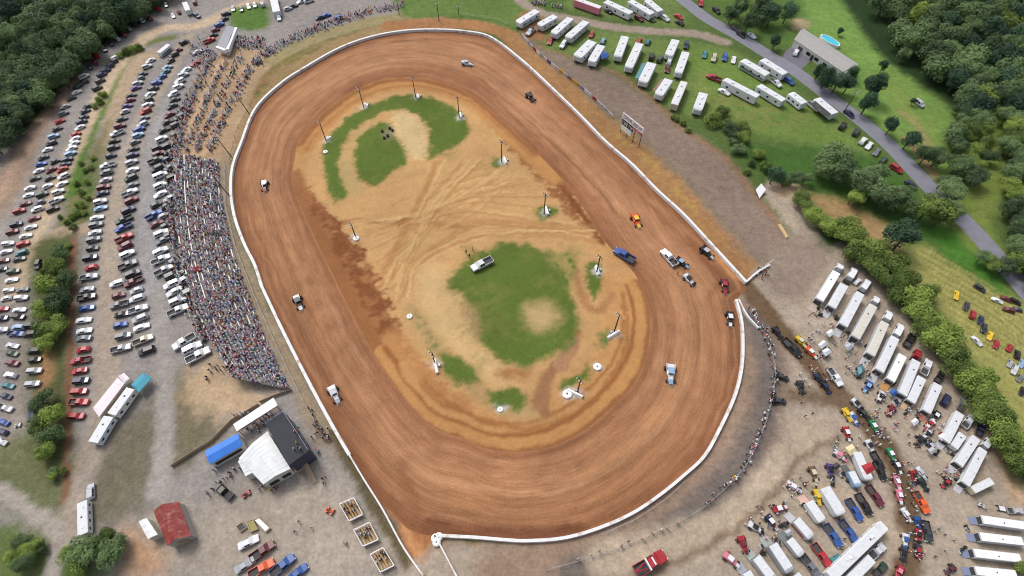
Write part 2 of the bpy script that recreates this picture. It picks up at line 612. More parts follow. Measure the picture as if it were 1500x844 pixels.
A([(340, 15), (388, 8), (392, 40), (345, 42)], (88, 118, 52), soft=2)
A([(590, 22), (590, -30), (790, -40), (765, 20), (745, 42), (700, 26), (640, 24)], (96, 118, 60), soft=2)
Ln([(570, 38), (640, 34), (700, 38), (740, 50), (765, 75)], 7, (160, 116, 78), soft=2)
# exit road
A([(556, 725), (600, 755), (645, 775), (645, 787), (640, 800), (668, 850), (625, 860)], (158, 106, 70), soft=0.8)
Ln([(590, 770), (640, 850)], 2, (185, 135, 92), soft=2)
Ln([(490, 640), (540, 725), (600, 830)], 2.4, (98, 88, 66), soft=1.5)
Ln([(640, 800), (700, 802), (760, 800)], 3, (150, 120, 88), soft=2)
# right: aprons
A([(740, 50), (770, 58), (897, 172), (950, 215), (1000, 262), (1050, 318), (1112, 385), (1095, 420), (1037, 360), (962, 285), (887, 214), (812, 139), (760, 88)], (156, 118, 78), soft=1.5)
A([(765, 55), (800, 72), (850, 92), (905, 112), (955, 148), (1005, 192), (1060, 228), (1112, 290), (1155, 340), (1150, 365), (1112, 388), (1050, 322), (1000, 264), (950, 216), (897, 172)], (132, 115, 103), soft=3)
Ln([(790, 68), (850, 88), (905, 108), (955, 146), (1005, 192), (1060, 230), (1112, 292), (1152, 345)], 1.6, (154, 108, 86), soft=2.5, alpha=.65)
Ln([(905, 200), (960, 245), (1020, 310)], 2, (170, 140, 80), soft=2, patchy=0.5)
# pit
A([(1078, 440), (1098, 420), (1112, 390), (1150, 368), (1158, 338), (1118, 285), (1128, 268), (1165, 285), (1230, 350), (1305, 430), (1385, 530), (1445, 630), (1492, 705), (1560, 760), (1600, 900), (640, 900), (640, 800), (720, 797), (850, 784), (960, 732), (1040, 660), (1085, 560), (1087, 500)], (166, 152, 136), soft=1.5)
A([(1118, 390), (1160, 345), (1215, 360), (1210, 390), (1180, 440), (1130, 430)], (140, 124, 112), soft=4)
Ln([(1092, 460), (1112, 500), (1108, 560), (1085, 640), (1040, 705), (975, 760), (890, 805), (800, 835), (740, 850)], 13, (150, 128, 110), soft=5)
Ln([(1105, 470), (1128, 530), (1122, 590), (1098, 660), (1050, 720), (990, 775), (910, 815), (840, 844)], 6.5, (114, 104, 98), soft=3.5)
Ln([(880, 820), (960, 800), (1060, 770), (1110, 730), (1160, 670), (1190, 630)], 7, (176, 160, 140), soft=3)
Ln([(930, 850), (1020, 810), (1085, 770), (1140, 715), (1170, 675), (1230, 640)], 1.4, (134, 116, 98), soft=1.4)
Ln([(1095, 422), (1140, 478), (1175, 520), (1215, 565), (1262, 610), (1300, 660), (1322, 715), (1330, 780), (1325, 850)], 5.0, (106, 86, 66), soft=2)
A([(1150, 565), (1180, 570), (1230, 575), (1262, 605), (1225, 600), (1180, 592), (1155, 588)], (112, 94, 76), soft=2)
Ln([(1225, 720), (1270, 760), (1310, 790)], 5, (176, 160, 140), soft=4)
A([(1440, 620), (1480, 660), (1505, 720), (1490, 735), (1465, 690), (1448, 650)], (186, 156, 122), soft=2)
# field with campers, lawns
A([(770, 20), (850, 40), (1000, 60), (1090, 80), (1190, 150), (1280, 215), (1240, 235), (1150, 200), (1060, 175), (1000, 170), (930, 115), (860, 88), (790, 62)], (104, 123, 66), soft=2)
A([(985, 60), (1090, 95), (1180, 155), (1260, 215), (1150, 205), (1050, 165)], (104, 128, 62), soft=4)
A([(1020, 110), (1090, 140), (1180, 170), (1120, 190), (1040, 150)], (122, 130, 72), soft=5, patchy=.35)
A([(830, 0), (985, -5), (1000, 38), (930, 32), (860, 22)], (104, 122, 66), soft=2)
Ln([(750, -8), (790, 18), (850, 30), (900, 40), (960, 46), (1020, 50), (1062, 62)], 5, (152, 138, 124), soft=2)
A([(760, 20), (790, 22), (800, 58), (770, 54)], (150, 110, 76), soft=2)
A([(1150, -10), (1235, -20), (1270, 50), (1330, 110), (1395, 165), (1400, 230), (1390, 280), (1350, 245), (1290, 190), (1240, 150), (1200, 90), (1165, 20)], (110, 140, 70), soft=3)
A([(1190, 20), (1240, 40), (1300, 100), (1280, 110), (1220, 60)], (118, 150, 74), soft=6, patchy=.4)
A([(1290, 110), (1350, 150), (1390, 220), (1360, 220), (1310, 160)], (122, 142, 72), soft=6, patchy=.4)
A([(1030, -10), (1160, -10), (1180, 40), (1165, 70), (1110, 60)], (84, 110, 52), soft=3)
A([(1160, 28), (1185, 30), (1180, 45), (1162, 42)], (165, 150, 118), soft=2)
Ln([(1320, 165), (1345, 185), (1360, 215)], 3.5, (138, 138, 86), soft=2)
Ln([(1330, 205), (1365, 250), (1385, 280)], 3, (146, 130, 92), soft=1.5)
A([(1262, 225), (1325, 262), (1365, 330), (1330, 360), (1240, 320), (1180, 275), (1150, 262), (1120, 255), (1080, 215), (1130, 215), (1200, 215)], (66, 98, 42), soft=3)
A([(1185, 288), (1225, 290), (1285, 320), (1320, 345), (1300, 385), (1260, 345), (1205, 310)], (158, 132, 92), soft=2.5)
A([(1130, 272), (1165, 270), (1180, 285), (1150, 290)], (186, 162, 132), soft=2)
A([(1348, 358), (1390, 385), (1440, 415), (1505, 455), (1540, 620), (1500, 640), (1445, 560), (1390, 480), (1345, 420), (1322, 390)], (150, 148, 86), soft=3)
for i in range(11):
    Ln([(1350 + i * 9 - 4 * i, 362 + i * 12), (1440 + i * 6, 412 + i * 13), (1505 + i * 3, 455 + i * 14)], 0.45, (176, 164, 104), soft=0.5, alpha=0.8, jit=0.3)
    Ln([(1350 + i * 9 - 4 * i, 368 + i * 12), (1440 + i * 6, 418 + i * 13), (1505 + i * 3, 461 + i * 14)], 0.45, (120, 124, 66), soft=0.5, alpha=0.8, jit=0.3)
A([(1355, 335), (1410, 345), (1445, 385), (1480, 440), (1440, 410), (1390, 378)], (76, 122, 46), soft=2)
Ln([(1455, 150), (1462, 200), (1450, 260), (1425, 320), (1440, 360)], 10, (112, 128, 62), soft=4)
# forest floors
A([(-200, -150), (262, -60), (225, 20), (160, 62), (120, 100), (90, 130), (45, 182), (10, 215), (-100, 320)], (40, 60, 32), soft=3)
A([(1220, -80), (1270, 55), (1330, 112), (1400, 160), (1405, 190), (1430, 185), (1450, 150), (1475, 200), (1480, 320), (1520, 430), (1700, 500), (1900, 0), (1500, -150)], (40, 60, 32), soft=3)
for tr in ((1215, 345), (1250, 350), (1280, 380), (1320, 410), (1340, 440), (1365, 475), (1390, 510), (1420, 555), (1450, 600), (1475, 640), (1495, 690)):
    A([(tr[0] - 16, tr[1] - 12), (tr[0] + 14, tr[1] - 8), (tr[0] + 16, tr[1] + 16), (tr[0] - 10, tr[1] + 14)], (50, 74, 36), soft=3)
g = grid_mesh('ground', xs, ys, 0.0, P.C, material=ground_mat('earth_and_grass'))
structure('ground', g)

# ---- infield
QI = to_world(smooth_poly(INNER))
xi = np.arange(QI[:, 0].min() - 1, QI[:, 0].max() + 1, 0.4)
yi = np.arange(QI[:, 1].min() - 1, QI[:, 1].max() + 1, 0.4)
IX, IY = np.meshgrid(xi, yi)
P = Painter(IX.ravel(), IY.ravel(), (188, 149, 101))
A, Ln = P.poly, P.line
BR, BR2, OR = (140, 92, 58), (122, 76, 46), (190, 140, 80)
Ln(INNER + INNER[:1], 9, (184, 142, 94), soft=5)
Ln([(430, 262), (437, 291), (452, 323), (472, 366), (502, 427), (527, 477), (552, 522), (577, 557), (602, 592), (640, 628), (684, 644)], 6.5, (146, 100, 66), soft=3)
A([(432, 255), (448, 270), (470, 305), (500, 340), (528, 380), (560, 420), (575, 455), (600, 510), (650, 560), (700, 610), (700, 650), (640, 629), (575, 557), (525, 477), (470, 366)], (150, 102, 66), soft=1.4, jit=2.2)
A([(455, 290), (500, 330), (530, 370), (565, 430), (600, 520), (640, 570), (690, 620), (640, 610), (580, 540), (530, 450), (480, 360)], BR2, soft=1.4, jit=2.0, patchy=0.3)
Ln([(455, 290), (490, 325), (520, 322), (560, 326), (610, 326), (680, 334)], 1.6, BR, soft=1.5, alpha=0.7)
Ln([(485, 315), (512, 355), (535, 368)], 1.0, BR2, soft=0.8)
Ln([(590, 326), (600, 324)], 3.5, BR, soft=2)
Ln([(640, 240), (615, 300), (590, 350), (560, 400)], 2.2, (166, 118, 72), soft=2, alpha=0.7)
Ln([(560, 420), (600, 385), (660, 355), (740, 342), (820, 345), (870, 355)], 1.6, (170, 124, 78), soft=2, alpha=0.7)
Ln([(610, 340), (690, 325), (780, 330), (860, 345)], 2.6, (172, 128, 82), soft=2, alpha=0.6)
for i in range(16):
    o = i * 4
    Ln([(575 + o * 1.2, 300 + (i * 37) % 40), (640 + o, 270 + (i * 29) % 50), (720 + o * 0.6, 240 + (i * 31) % 50)], 0.7, (208, 168, 116) if i % 2 else (172, 130, 84), soft=0.9, alpha=0.6)
A([(722, 168), (756, 190), (800, 225), (832, 262), (862, 305), (885, 345), (850, 330), (815, 290), (790, 268), (770, 240), (745, 215)], BR, soft=1.6, jit=2.0, patchy=0.1)
Ln([(735, 188), (775, 222), (812, 262), (850, 310), (882, 355)], 1.6, BR2, soft=1.2)
def ring_px(f, a, b):
    return [(690 + (u - 690) * f, 390 + (v - 390) * f) for u, v in INNER[a:b]]


for f_ in (.93, .88, .83, .78):
    Ln(ring_px(f_, 17, 33), 5.5, (180, 132, 84), soft=4, alpha=.45, jit=.6)
Ln(ring_px(.985, 17, 37), 5.0, (142, 96, 60), soft=1.4, jit=.35)
Ln(ring_px(.945, 17, 33), 3.2, (178, 131, 82), soft=1.0, jit=.4)
Ln(ring_px(.905, 17, 33), 1.5, (142, 92, 54), soft=.9, jit=.3)
Ln(ring_px(.875, 17, 32), 2.2, (178, 134, 86), soft=.9, jit=.4)
Ln(ring_px(.85, 19, 31), .9, (156, 108, 66), soft=.8, jit=.3)
Ln(ring_px(.965, 0, 13), 6.5, (178, 130, 80), soft=2.5, jit=.6)
Ln(ring_px(.99, 0, 12), 2.4, (146, 98, 60), soft=1.4, jit=.4)
Ln(ring_px(.955, 0, 12), 1.2, (164, 116, 74), soft=1.2, jit=.4)
Ln([(620, 560), (660, 592), (700, 612), (760, 628), (820, 618), (870, 585), (905, 540), (918, 490), (912, 430)], 1.2, (150, 100, 58), soft=1.2, alpha=0.8)
A([(612, 405), (640, 385), (658, 400), (680, 440), (700, 480), (712, 510), (760, 545), (735, 565), (690, 540), (650, 505), (615, 470)], (196, 164, 116), soft=3)
Ln([(604, 455), (620, 480), (650, 520), (690, 560), (740, 600), (790, 600)], 4, (172, 142, 98), soft=3)
A([(735, 542), (772, 544), (768, 554), (735, 552)], (146, 98, 58), soft=2)
Ln([(845, 490), (832, 520), (805, 548), (795, 580), (800, 605)], 2.4, (150, 108, 74), soft=1.5)
Ln([(838, 500), (822, 535)], 3.6, (164, 124, 92), soft=1.2)
Ln([(800, 555), (790, 590)], 4, (150, 110, 78), soft=2)
Ln([(845, 400), (850, 425), (862, 450), (882, 455), (895, 430)], 2, (164, 120, 80), soft=1.5)
rr_ = random.Random(3)
for i in range(46):
    a = rr_.random()
    if i % 3 == 0:
        pts = [(735 + 130 * a, 235 + 110 * a), (690 - 20 * a, 275 + 40 * a), (610 + 10 * a, 310 + 40 * a), (520 + 50 * a, 320 + 90 * a)]
    elif i % 3 == 1:
        pts = [(870, 335 + 15 * a), (780, 328 + 16 * a), (690, 330 + 26 * a), (620 - 10 * a, 380 + 10 * a), (585 + 20 * a, 440)]
    else:
        pts = [(640 + 80 * a, 235), (610 + 40 * a, 300), (575 + 30 * a, 370), (560 + 30 * a, 420)]
    Ln([(u + rr_.uniform(-6, 6), v + rr_.uniform(-6, 6)) for u, v in pts], rr_.uniform(.35, .8), rr_.choice([(160, 120, 76), (168, 128, 84), (206, 174, 122)]), soft=0.6, alpha=rr_.uniform(.25, .6), jit=.4)
GR, GR2 = (90, 108, 46), (104, 118, 60)
A([(472, 240), (474, 215), (490, 190), (520, 165), (560, 147), (600, 138), (630, 143), (660, 155), (680, 170), (687, 190), (680, 208), (650, 222), (628, 232), (630, 205), (622, 180), (605, 165), (580, 162), (545, 172), (515, 195), (497, 230), (500, 262), (513, 283), (500, 296), (485, 288), (478, 265)], GR, soft=1.2)
A([(500, 262), (505, 225), (525, 192), (550, 175), (540, 190), (520, 215), (518, 240), (530, 270), (520, 285)], (178, 152, 104), soft=2)
A([(519, 232), (527, 202), (545, 186), (570, 178), (577, 195), (592, 215), (594, 238), (570, 256), (545, 272), (525, 257)], GR, soft=1.0)
A([(578, 165), (605, 168), (620, 182), (628, 210), (622, 232), (600, 232), (590, 210), (575, 192)], (198, 172, 126), soft=2)
A([(560, 195), (572, 185), (578, 200), (568, 205)], (128, 122, 92), soft=1.5)
A([(655, 412), (690, 380), (735, 357), (772, 358), (805, 370), (838, 372), (842, 400), (836, 425), (845, 465), (840, 500), (805, 524), (765, 538), (725, 522), (700, 496), (698, 470), (680, 440)], GR, soft=1.5)
for i_ in range(26):
    u_, v_ = rr_.uniform(665, 840), rr_.uniform(365, 535)
    s_ = rr_.uniform(6, 18)
    A([(u_ - s_, v_), (u_, v_ - s_ * .6), (u_ + s_, v_), (u_, v_ + s_ * .6)], rr_.choice([(112, 116, 58), (78, 98, 40), (132, 124, 72), (122, 122, 64)]), soft=3, alpha=.55, jit=2.0, patchy=.35)
    u_, v_ = rr_.uniform(478, 690), rr_.uniform(140, 290)
    s_ = rr_.uniform(5, 12)
    A([(u_ - s_, v_), (u_, v_ - s_ * .6), (u_ + s_, v_), (u_, v_ + s_ * .6)], rr_.choice([(116, 118, 60), (140, 128, 78)]), soft=3, alpha=.35, jit=2.0, patchy=.4)
A([(806, 374), (850, 375), (842, 400), (838, 425), (820, 395)], (160, 142, 88), soft=3, patchy=0.3)
A([(766, 452), (785, 443), (805, 444), (822, 464), (802, 482), (775, 480)], (178, 152, 106), soft=2.5)
A([(680, 445), (695, 452), (704, 490), (695, 495), (684, 470)], (150, 128, 88), soft=2)
A([(863, 385), (876, 390), (882, 420), (870, 440), (860, 420)], GR, soft=1)
A([(645, 520), (665, 520), (695, 545), (698, 563), (670, 560), (648, 540)], GR, soft=1.2)
A([(712, 576), (740, 568), (768, 578), (765, 596), (740, 600), (716, 590)], GR, soft=1.2)
A([(610, 458), (620, 470), (640, 505), (632, 508), (616, 480)], GR2, soft=1, patchy=0.4)
A([(785, 303), (812, 303), (815, 316), (790, 320)], GR, soft=1.2)
A([(722, 232), (735, 230), (738, 242), (724, 244)], GR, soft=1)
A([(880, 490), (895, 482), (905, 488), (895, 505), (882, 508)], GR2, soft=1, patchy=0.2)
A([(822, 566), (850, 545), (862, 540), (858, 556), (835, 572)], GR, soft=1)
for (u, v, r) in ((521, 348, 5), (875, 537, 7), (832, 578, 9), (844, 576, 7), (735, 236, 7), (798, 312, 6), (898, 490, 6), (637, 534, 6), (733, 597, 6), (673, 172, 5), (609, 142, 4), (533, 157, 4), (478, 207, 4), (874, 398, 5)):
    A([(u - r, v), (u, v - r * 0.7), (u + r, v), (u, v + r * 0.7)], (196, 192, 186), soft=1.2)
cI = QI.mean(0)
keepI = inside(IX.ravel(), IY.ravel(), cI + (QI - cI) * 1.03)
structure('infield', grid_mesh('infield', xi, yi, 0.006, P.C, keep=keepI, material=ground_mat('infield_dirt', dirt_fine=0.15, bump=0.15, am=0.5)))

# ---- race track surface
cu, cv = 680.0, 365.0
NA, NR = 960, 64


def polar(P, n):
    Q = smooth_poly(P, True, 8)
    an = np.array([math.atan2(v - cv, u - cu) for u, v in Q])
    rr = np.array([math.hypot(u - cu, v - cv) for u, v in Q])
    o = np.argsort(an)
    an, rr = an[o], rr[o]
    t = np.linspace(-math.pi, math.pi, n, endpoint=False)
    r = np.interp(t, np.concatenate([an - 2 * math.pi, an, an + 2 * math.pi]), np.concatenate([rr, rr, rr]))
    return [(cu + a * math.cos(b), cv + a * math.sin(b)) for a, b in zip(r, t)]


PO, PI_ = to_world(polar(OUTER, NA)), to_world(polar(INNER, NA))
TX = np.empty((NR, NA))
TY = np.empty((NR, NA))
for j in range(NR):
    f = j / (NR - 1)
    q = PI_ * (1 - f) + PO * f
    TX[j], TY[j] = q[:, 0], q[:, 1]
wid = np.hypot(*(PO - PI_).T)
mid = (PO + PI_) / 2
sl = np.concatenate([[0], np.cumsum(np.hypot(*(np.diff(np.vstack([mid, mid[:1]]), axis=0)).T))])
P = Painter(TX.ravel(), TY.ravel(), (173, 127, 93))
A, Ln = P.poly, P.line
ff = np.repeat(np.arange(NR) / (NR - 1), NA)
wobt = wob(TX.ravel(), TY.ravel(), 12, 21)
dO = (1 - ff) * np.tile(wid, NR)
dI = ff * np.tile(wid, NR)


def blend(a, c):
    a = np.clip(a, 0, 1)[:, None]
    P.C = P.C * (1 - a) + np.array(lin(c)) * ALB * a


blend(0.75 * np.exp(-((dO - 0.8) / 2.4) ** 2), (122, 76, 50))
blend(0.40 * np.exp(-((dO - 6 - wobt) / 2.2) ** 2), (140, 92, 62))
blend(0.55 * np.exp(-((dI - 1.0) / 1.2) ** 2), (120, 72, 44))
blend(0.35 * np.exp(-((dI - 4.5 - wobt * 0.8) / 1.6) ** 2), (132, 84, 56))
blend(0.25 * np.exp(-((dI - 9 - wobt) / 2.0) ** 2), (190, 140, 100))
# wetter clay low in the turns and along the inner groove
A([(470, 160), (520, 118), (590, 96), (650, 96), (700, 110), (740, 150), (700, 140), (640, 118), (580, 112), (520, 135)], (140, 92, 64), soft=5, alpha=0.6)
A([(760, 190), (820, 235), (880, 310), (930, 370), (965, 420), (950, 430), (910, 380), (850, 300), (800, 245)], (140, 92, 62), soft=6, alpha=0.7)
A([(420, 230), (425, 300), (470, 390), (530, 500), (600, 600), (560, 560), (490, 440), (430, 330)], (144, 98, 70), soft=6, alpha=0.5)
A([(640, 690), (760, 720), (860, 700), (940, 640), (985, 560), (1000, 600), (930, 700), (830, 745), (700, 745)], (178, 128, 88), soft=8, alpha=0.6)
Ln([(630, 770), (700, 783), (780, 785), (850, 778)], 3, (112, 72, 50), soft=2)
Ln([(590, 680), (600, 730), (625, 790)], 3, (140, 92, 62), soft=3, alpha=0.6)
Ln([(1080, 440), (1050, 400), (1010, 350)], 3, (132, 86, 56), soft=3, alpha=0.7)
Ln([(1038, 365), (1080, 410)], 1.2, (190, 132, 78), soft=1)
rk = random.Random(17)
thf = np.tile(np.linspace(0, 2 * math.pi, NA, endpoint=False), NR)
for i in range(90):
    f0, a0, la_ = rk.uniform(.06, .97), rk.uniform(0, 2 * math.pi), rk.uniform(.25, 1.5)
    dr, w_ = rk.uniform(-.10, .10), rk.uniform(.25, .9)
    ph = np.mod(thf - a0, 2 * math.pi)
    on = np.clip(ph / .12, 0, 1) * np.clip((la_ - ph) / .12, 0, 1)
    fc = f0 + dr * (ph / la_) ** 2
    d_ = (ff - fc) * np.tile(wid, NR) + wobt * .25
    blend(on * np.exp(-(d_ / w_) ** 2) * rk.uniform(.12, .38), rk.choice([(120, 78, 54), (134, 90, 62), (112, 72, 50), (194, 150, 114)]))
idx = lambda j, i: j * NA + (i % NA)
fs, uvs = [], []
wmean = wid.mean()
for j in range(NR - 1):
    for i in range(NA):
        fs.append((idx(j, i), idx(j, i + 1), idx(j + 1, i + 1), idx(j + 1, i)))
        f0, f1 = j / (NR - 1) * wid[i], (j + 1) / (NR - 1) * wid[i]
        g0, g1 = j / (NR - 1) * wid[(i + 1) % NA], (j + 1) / (NR - 1) * wid[(i + 1) % NA]
        uvs += [(sl[i], f0), (sl[i + 1], g0), (sl[i + 1], g1), (sl[i], f1)]
me = bpy.data.meshes.new('race_track')
me.from_pydata(np.stack([TX.ravel(), TY.ravel(), np.full(NR * NA, 0.014)], 1).tolist(), [], fs)
th = np.tile(sl[:-1] / sl[-1] * 2 * math.pi, NR)
RL = sl[-1] / (2 * math.pi)
la = me.attributes.new('lane', 'FLOAT_VECTOR', 'POINT')
la.data.foreach_set('vector', np.stack([RL * np.cos(th), RL * np.sin(th), dI], 1).astype(np.float32).ravel())
at = me.attributes.new('Col', 'FLOAT_COLOR', 'POINT')
at.data.foreach_set('color', np.concatenate([P.C, np.ones((len(P.C), 1))], 1).astype(np.float32).ravel())
me.materials.append(ground_mat('track_clay', True))
me.update()
if me.polygons[0].normal.z < 0:
    me.flip_normals()
structure('race_track', me)


# ---- asphalt road and driveway
def ribbon(name, pts, hw, z, m):
    Q = smooth_poly(pts, False, 8)
    w = [W(u, v) for u, v in Q]
    mb = MB()
    vs = []
    for i, p in enumerate(w):
        d = (w[min(i + 1, len(w) - 1)] - w[max(i - 1, 0)])
        d.normalize()
        n = Vector((-d.y, d.x, 0))
        for s in (-1, -0.33, 0.33, 1):
            vs.append(p + n * hw * s + Vector((0, 0, z)))
    fs = [[4 * i + k, 4 * i + k + 1, 4 * i + k + 5, 4 * i + k + 4] for i in range(len(w) - 1) for k in range(3)]
    mb.add(vs, [f[::-1] for f in fs])
    me = mb.mesh(name, [m])
    if me.polygons[0].normal.z < 0:
        me.flip_normals()
    return me, w


ROAD = [(975, -18), (1003, 2), (1037, 28), (1085, 55), (1125, 80), (1167, 106), (1212, 140), (1255, 172), (1300, 210), (1337, 248), (1375, 288), (1418, 329), (1450, 364), (1485, 405), (1540, 470)]
M_asph = mat('road_asphalt', S(128, 128, 140), rough=0.9, vary=0.14, vscale=0.5, bump=0.2, bscale=6)
me, rw = ribbon('road', ROAD, 2.9, 0.010, M_asph)
structure('road', me)
mb = MB()
Q = [W(u, v, 0.008) for u, v in ((1146, 84), (1151, 75), (1165, 63), (1194, 80), (1180, 96), (1172, 103), (1172, 112), (1155, 100))]
mb.add(Q, [list(range(len(Q)))[::-1]])
me = mb.mesh('driveway', [mat('driveway_asphalt', S(112, 110, 122), rough=0.9, vary=0.12, vscale=0.6)])
if me.polygons[0].normal.z < 0:
    me.flip_normals()
structure('driveway', me)


# ---- walls
def wall_mesh(pts, th, h, m, inner=None):
    Q = smooth_poly(pts, False, 6)
    w = [W(u, v) for u, v in Q]
    rings = []
    for i, p in enumerate(w):
        d = (w[min(i + 1, len(w) - 1)] - w[max(i - 1, 0)]).normalized()
        n = Vector((-d.y, d.x, 0)) * th / 2
        rings.append([p + n * 1.15, p + n + Vector((0, 0, h)), p - n + Vector((0, 0, h)), p - n * 1.15])
    mb = MB()
    mb.loft(rings)
    return mb.mesh('wall', [m])


for nm, pts, th, h, lab in (('track_wall', OUT_WALL, 0.75, 0.95, 'long white concrete wall along the far turn and back straight of the oval'),
                            ('track_wall', OUT_EXIT, 0.32, 0.95, 'thin pale wall beside the three viewing decks, down to the track exit'),
                            ('track_wall', OUT_TURN, 0.6, 0.9, 'curved white wall round the near turn beside the pit area'),
                            ('track_wall', OUT_FRONT, 0.7, 0.95, 'white concrete wall between the grandstand and front straight'),
                            ('track_wall', [(637, 785), (650, 808), (672, 850)], 0.3, 0.9, 'short thin white wall beside the track exit lane'),
                            ('pit_wall', [(1092, 415), (1108, 401), (1126, 390)], 0.45, 0.9, 'short white wall angling off the pit entrance corner'),
                            ('pit_wall', [(1081, 440), (1093, 463), (1110, 482)], 0.4, 0.7, 'low white wall inside the pit entrance by the turn')):
    o = link(nm, wall_mesh(pts, th, h, M_conc))
    tag(o, lab, 'wall')
# ------------------------------------------------------------------ vehicle parts
def wheel_mesh(r, w, name='wheel', n=14):
    mb = MB()
    prof = [(-w / 2, r * 0.62), (-w / 2, r * 0.93), (-w * 0.36, r), (w * 0.36, r), (w / 2, r * 0.93), (w / 2, r * 0.62)]
    vs, fs = [], []
    for y, rr in prof:
        for i in range(n):
            a = 2 * math.pi * i / n
            vs.append((rr * math.cos(a), y, rr * math.sin(a)))
    for k in range(len(prof) - 1):
        for i in range(n):
            j = (i + 1) % n
            fs.append([k * n + i, k * n + j, (k + 1) * n + j, (k + 1) * n + i])
    mb.add(vs, fs, 0, None, True)
    for s in (-1, 1):
        c = (0, s * w * 0.42, 0)
        ring = [(r * 0.62 * math.cos(2 * math.pi * i / n), s * w * 0.44, r * 0.62 * math.sin(2 * math.pi * i / n)) for i in range(n)]
        mb.add([c] + ring, [[0, 1 + i, 1 + (i + 1) % n] if s < 0 else [0, 1 + (i + 1) % n, 1 + i] for i in range(n)], 1)
    return mb.mesh(name, [M_tyre, M_rim])


def ring(x, zb, wb, zs, ws, zr, wr):
    zm = zb + 0.5 * (zs - zb)
    h = [(wb, zb), (ws, zm), (ws * 0.97, zs), (wr, zr)]
    return [(x, y, z) for y, z in h] + [(x, -y, z) for y, z in h[::-1]]


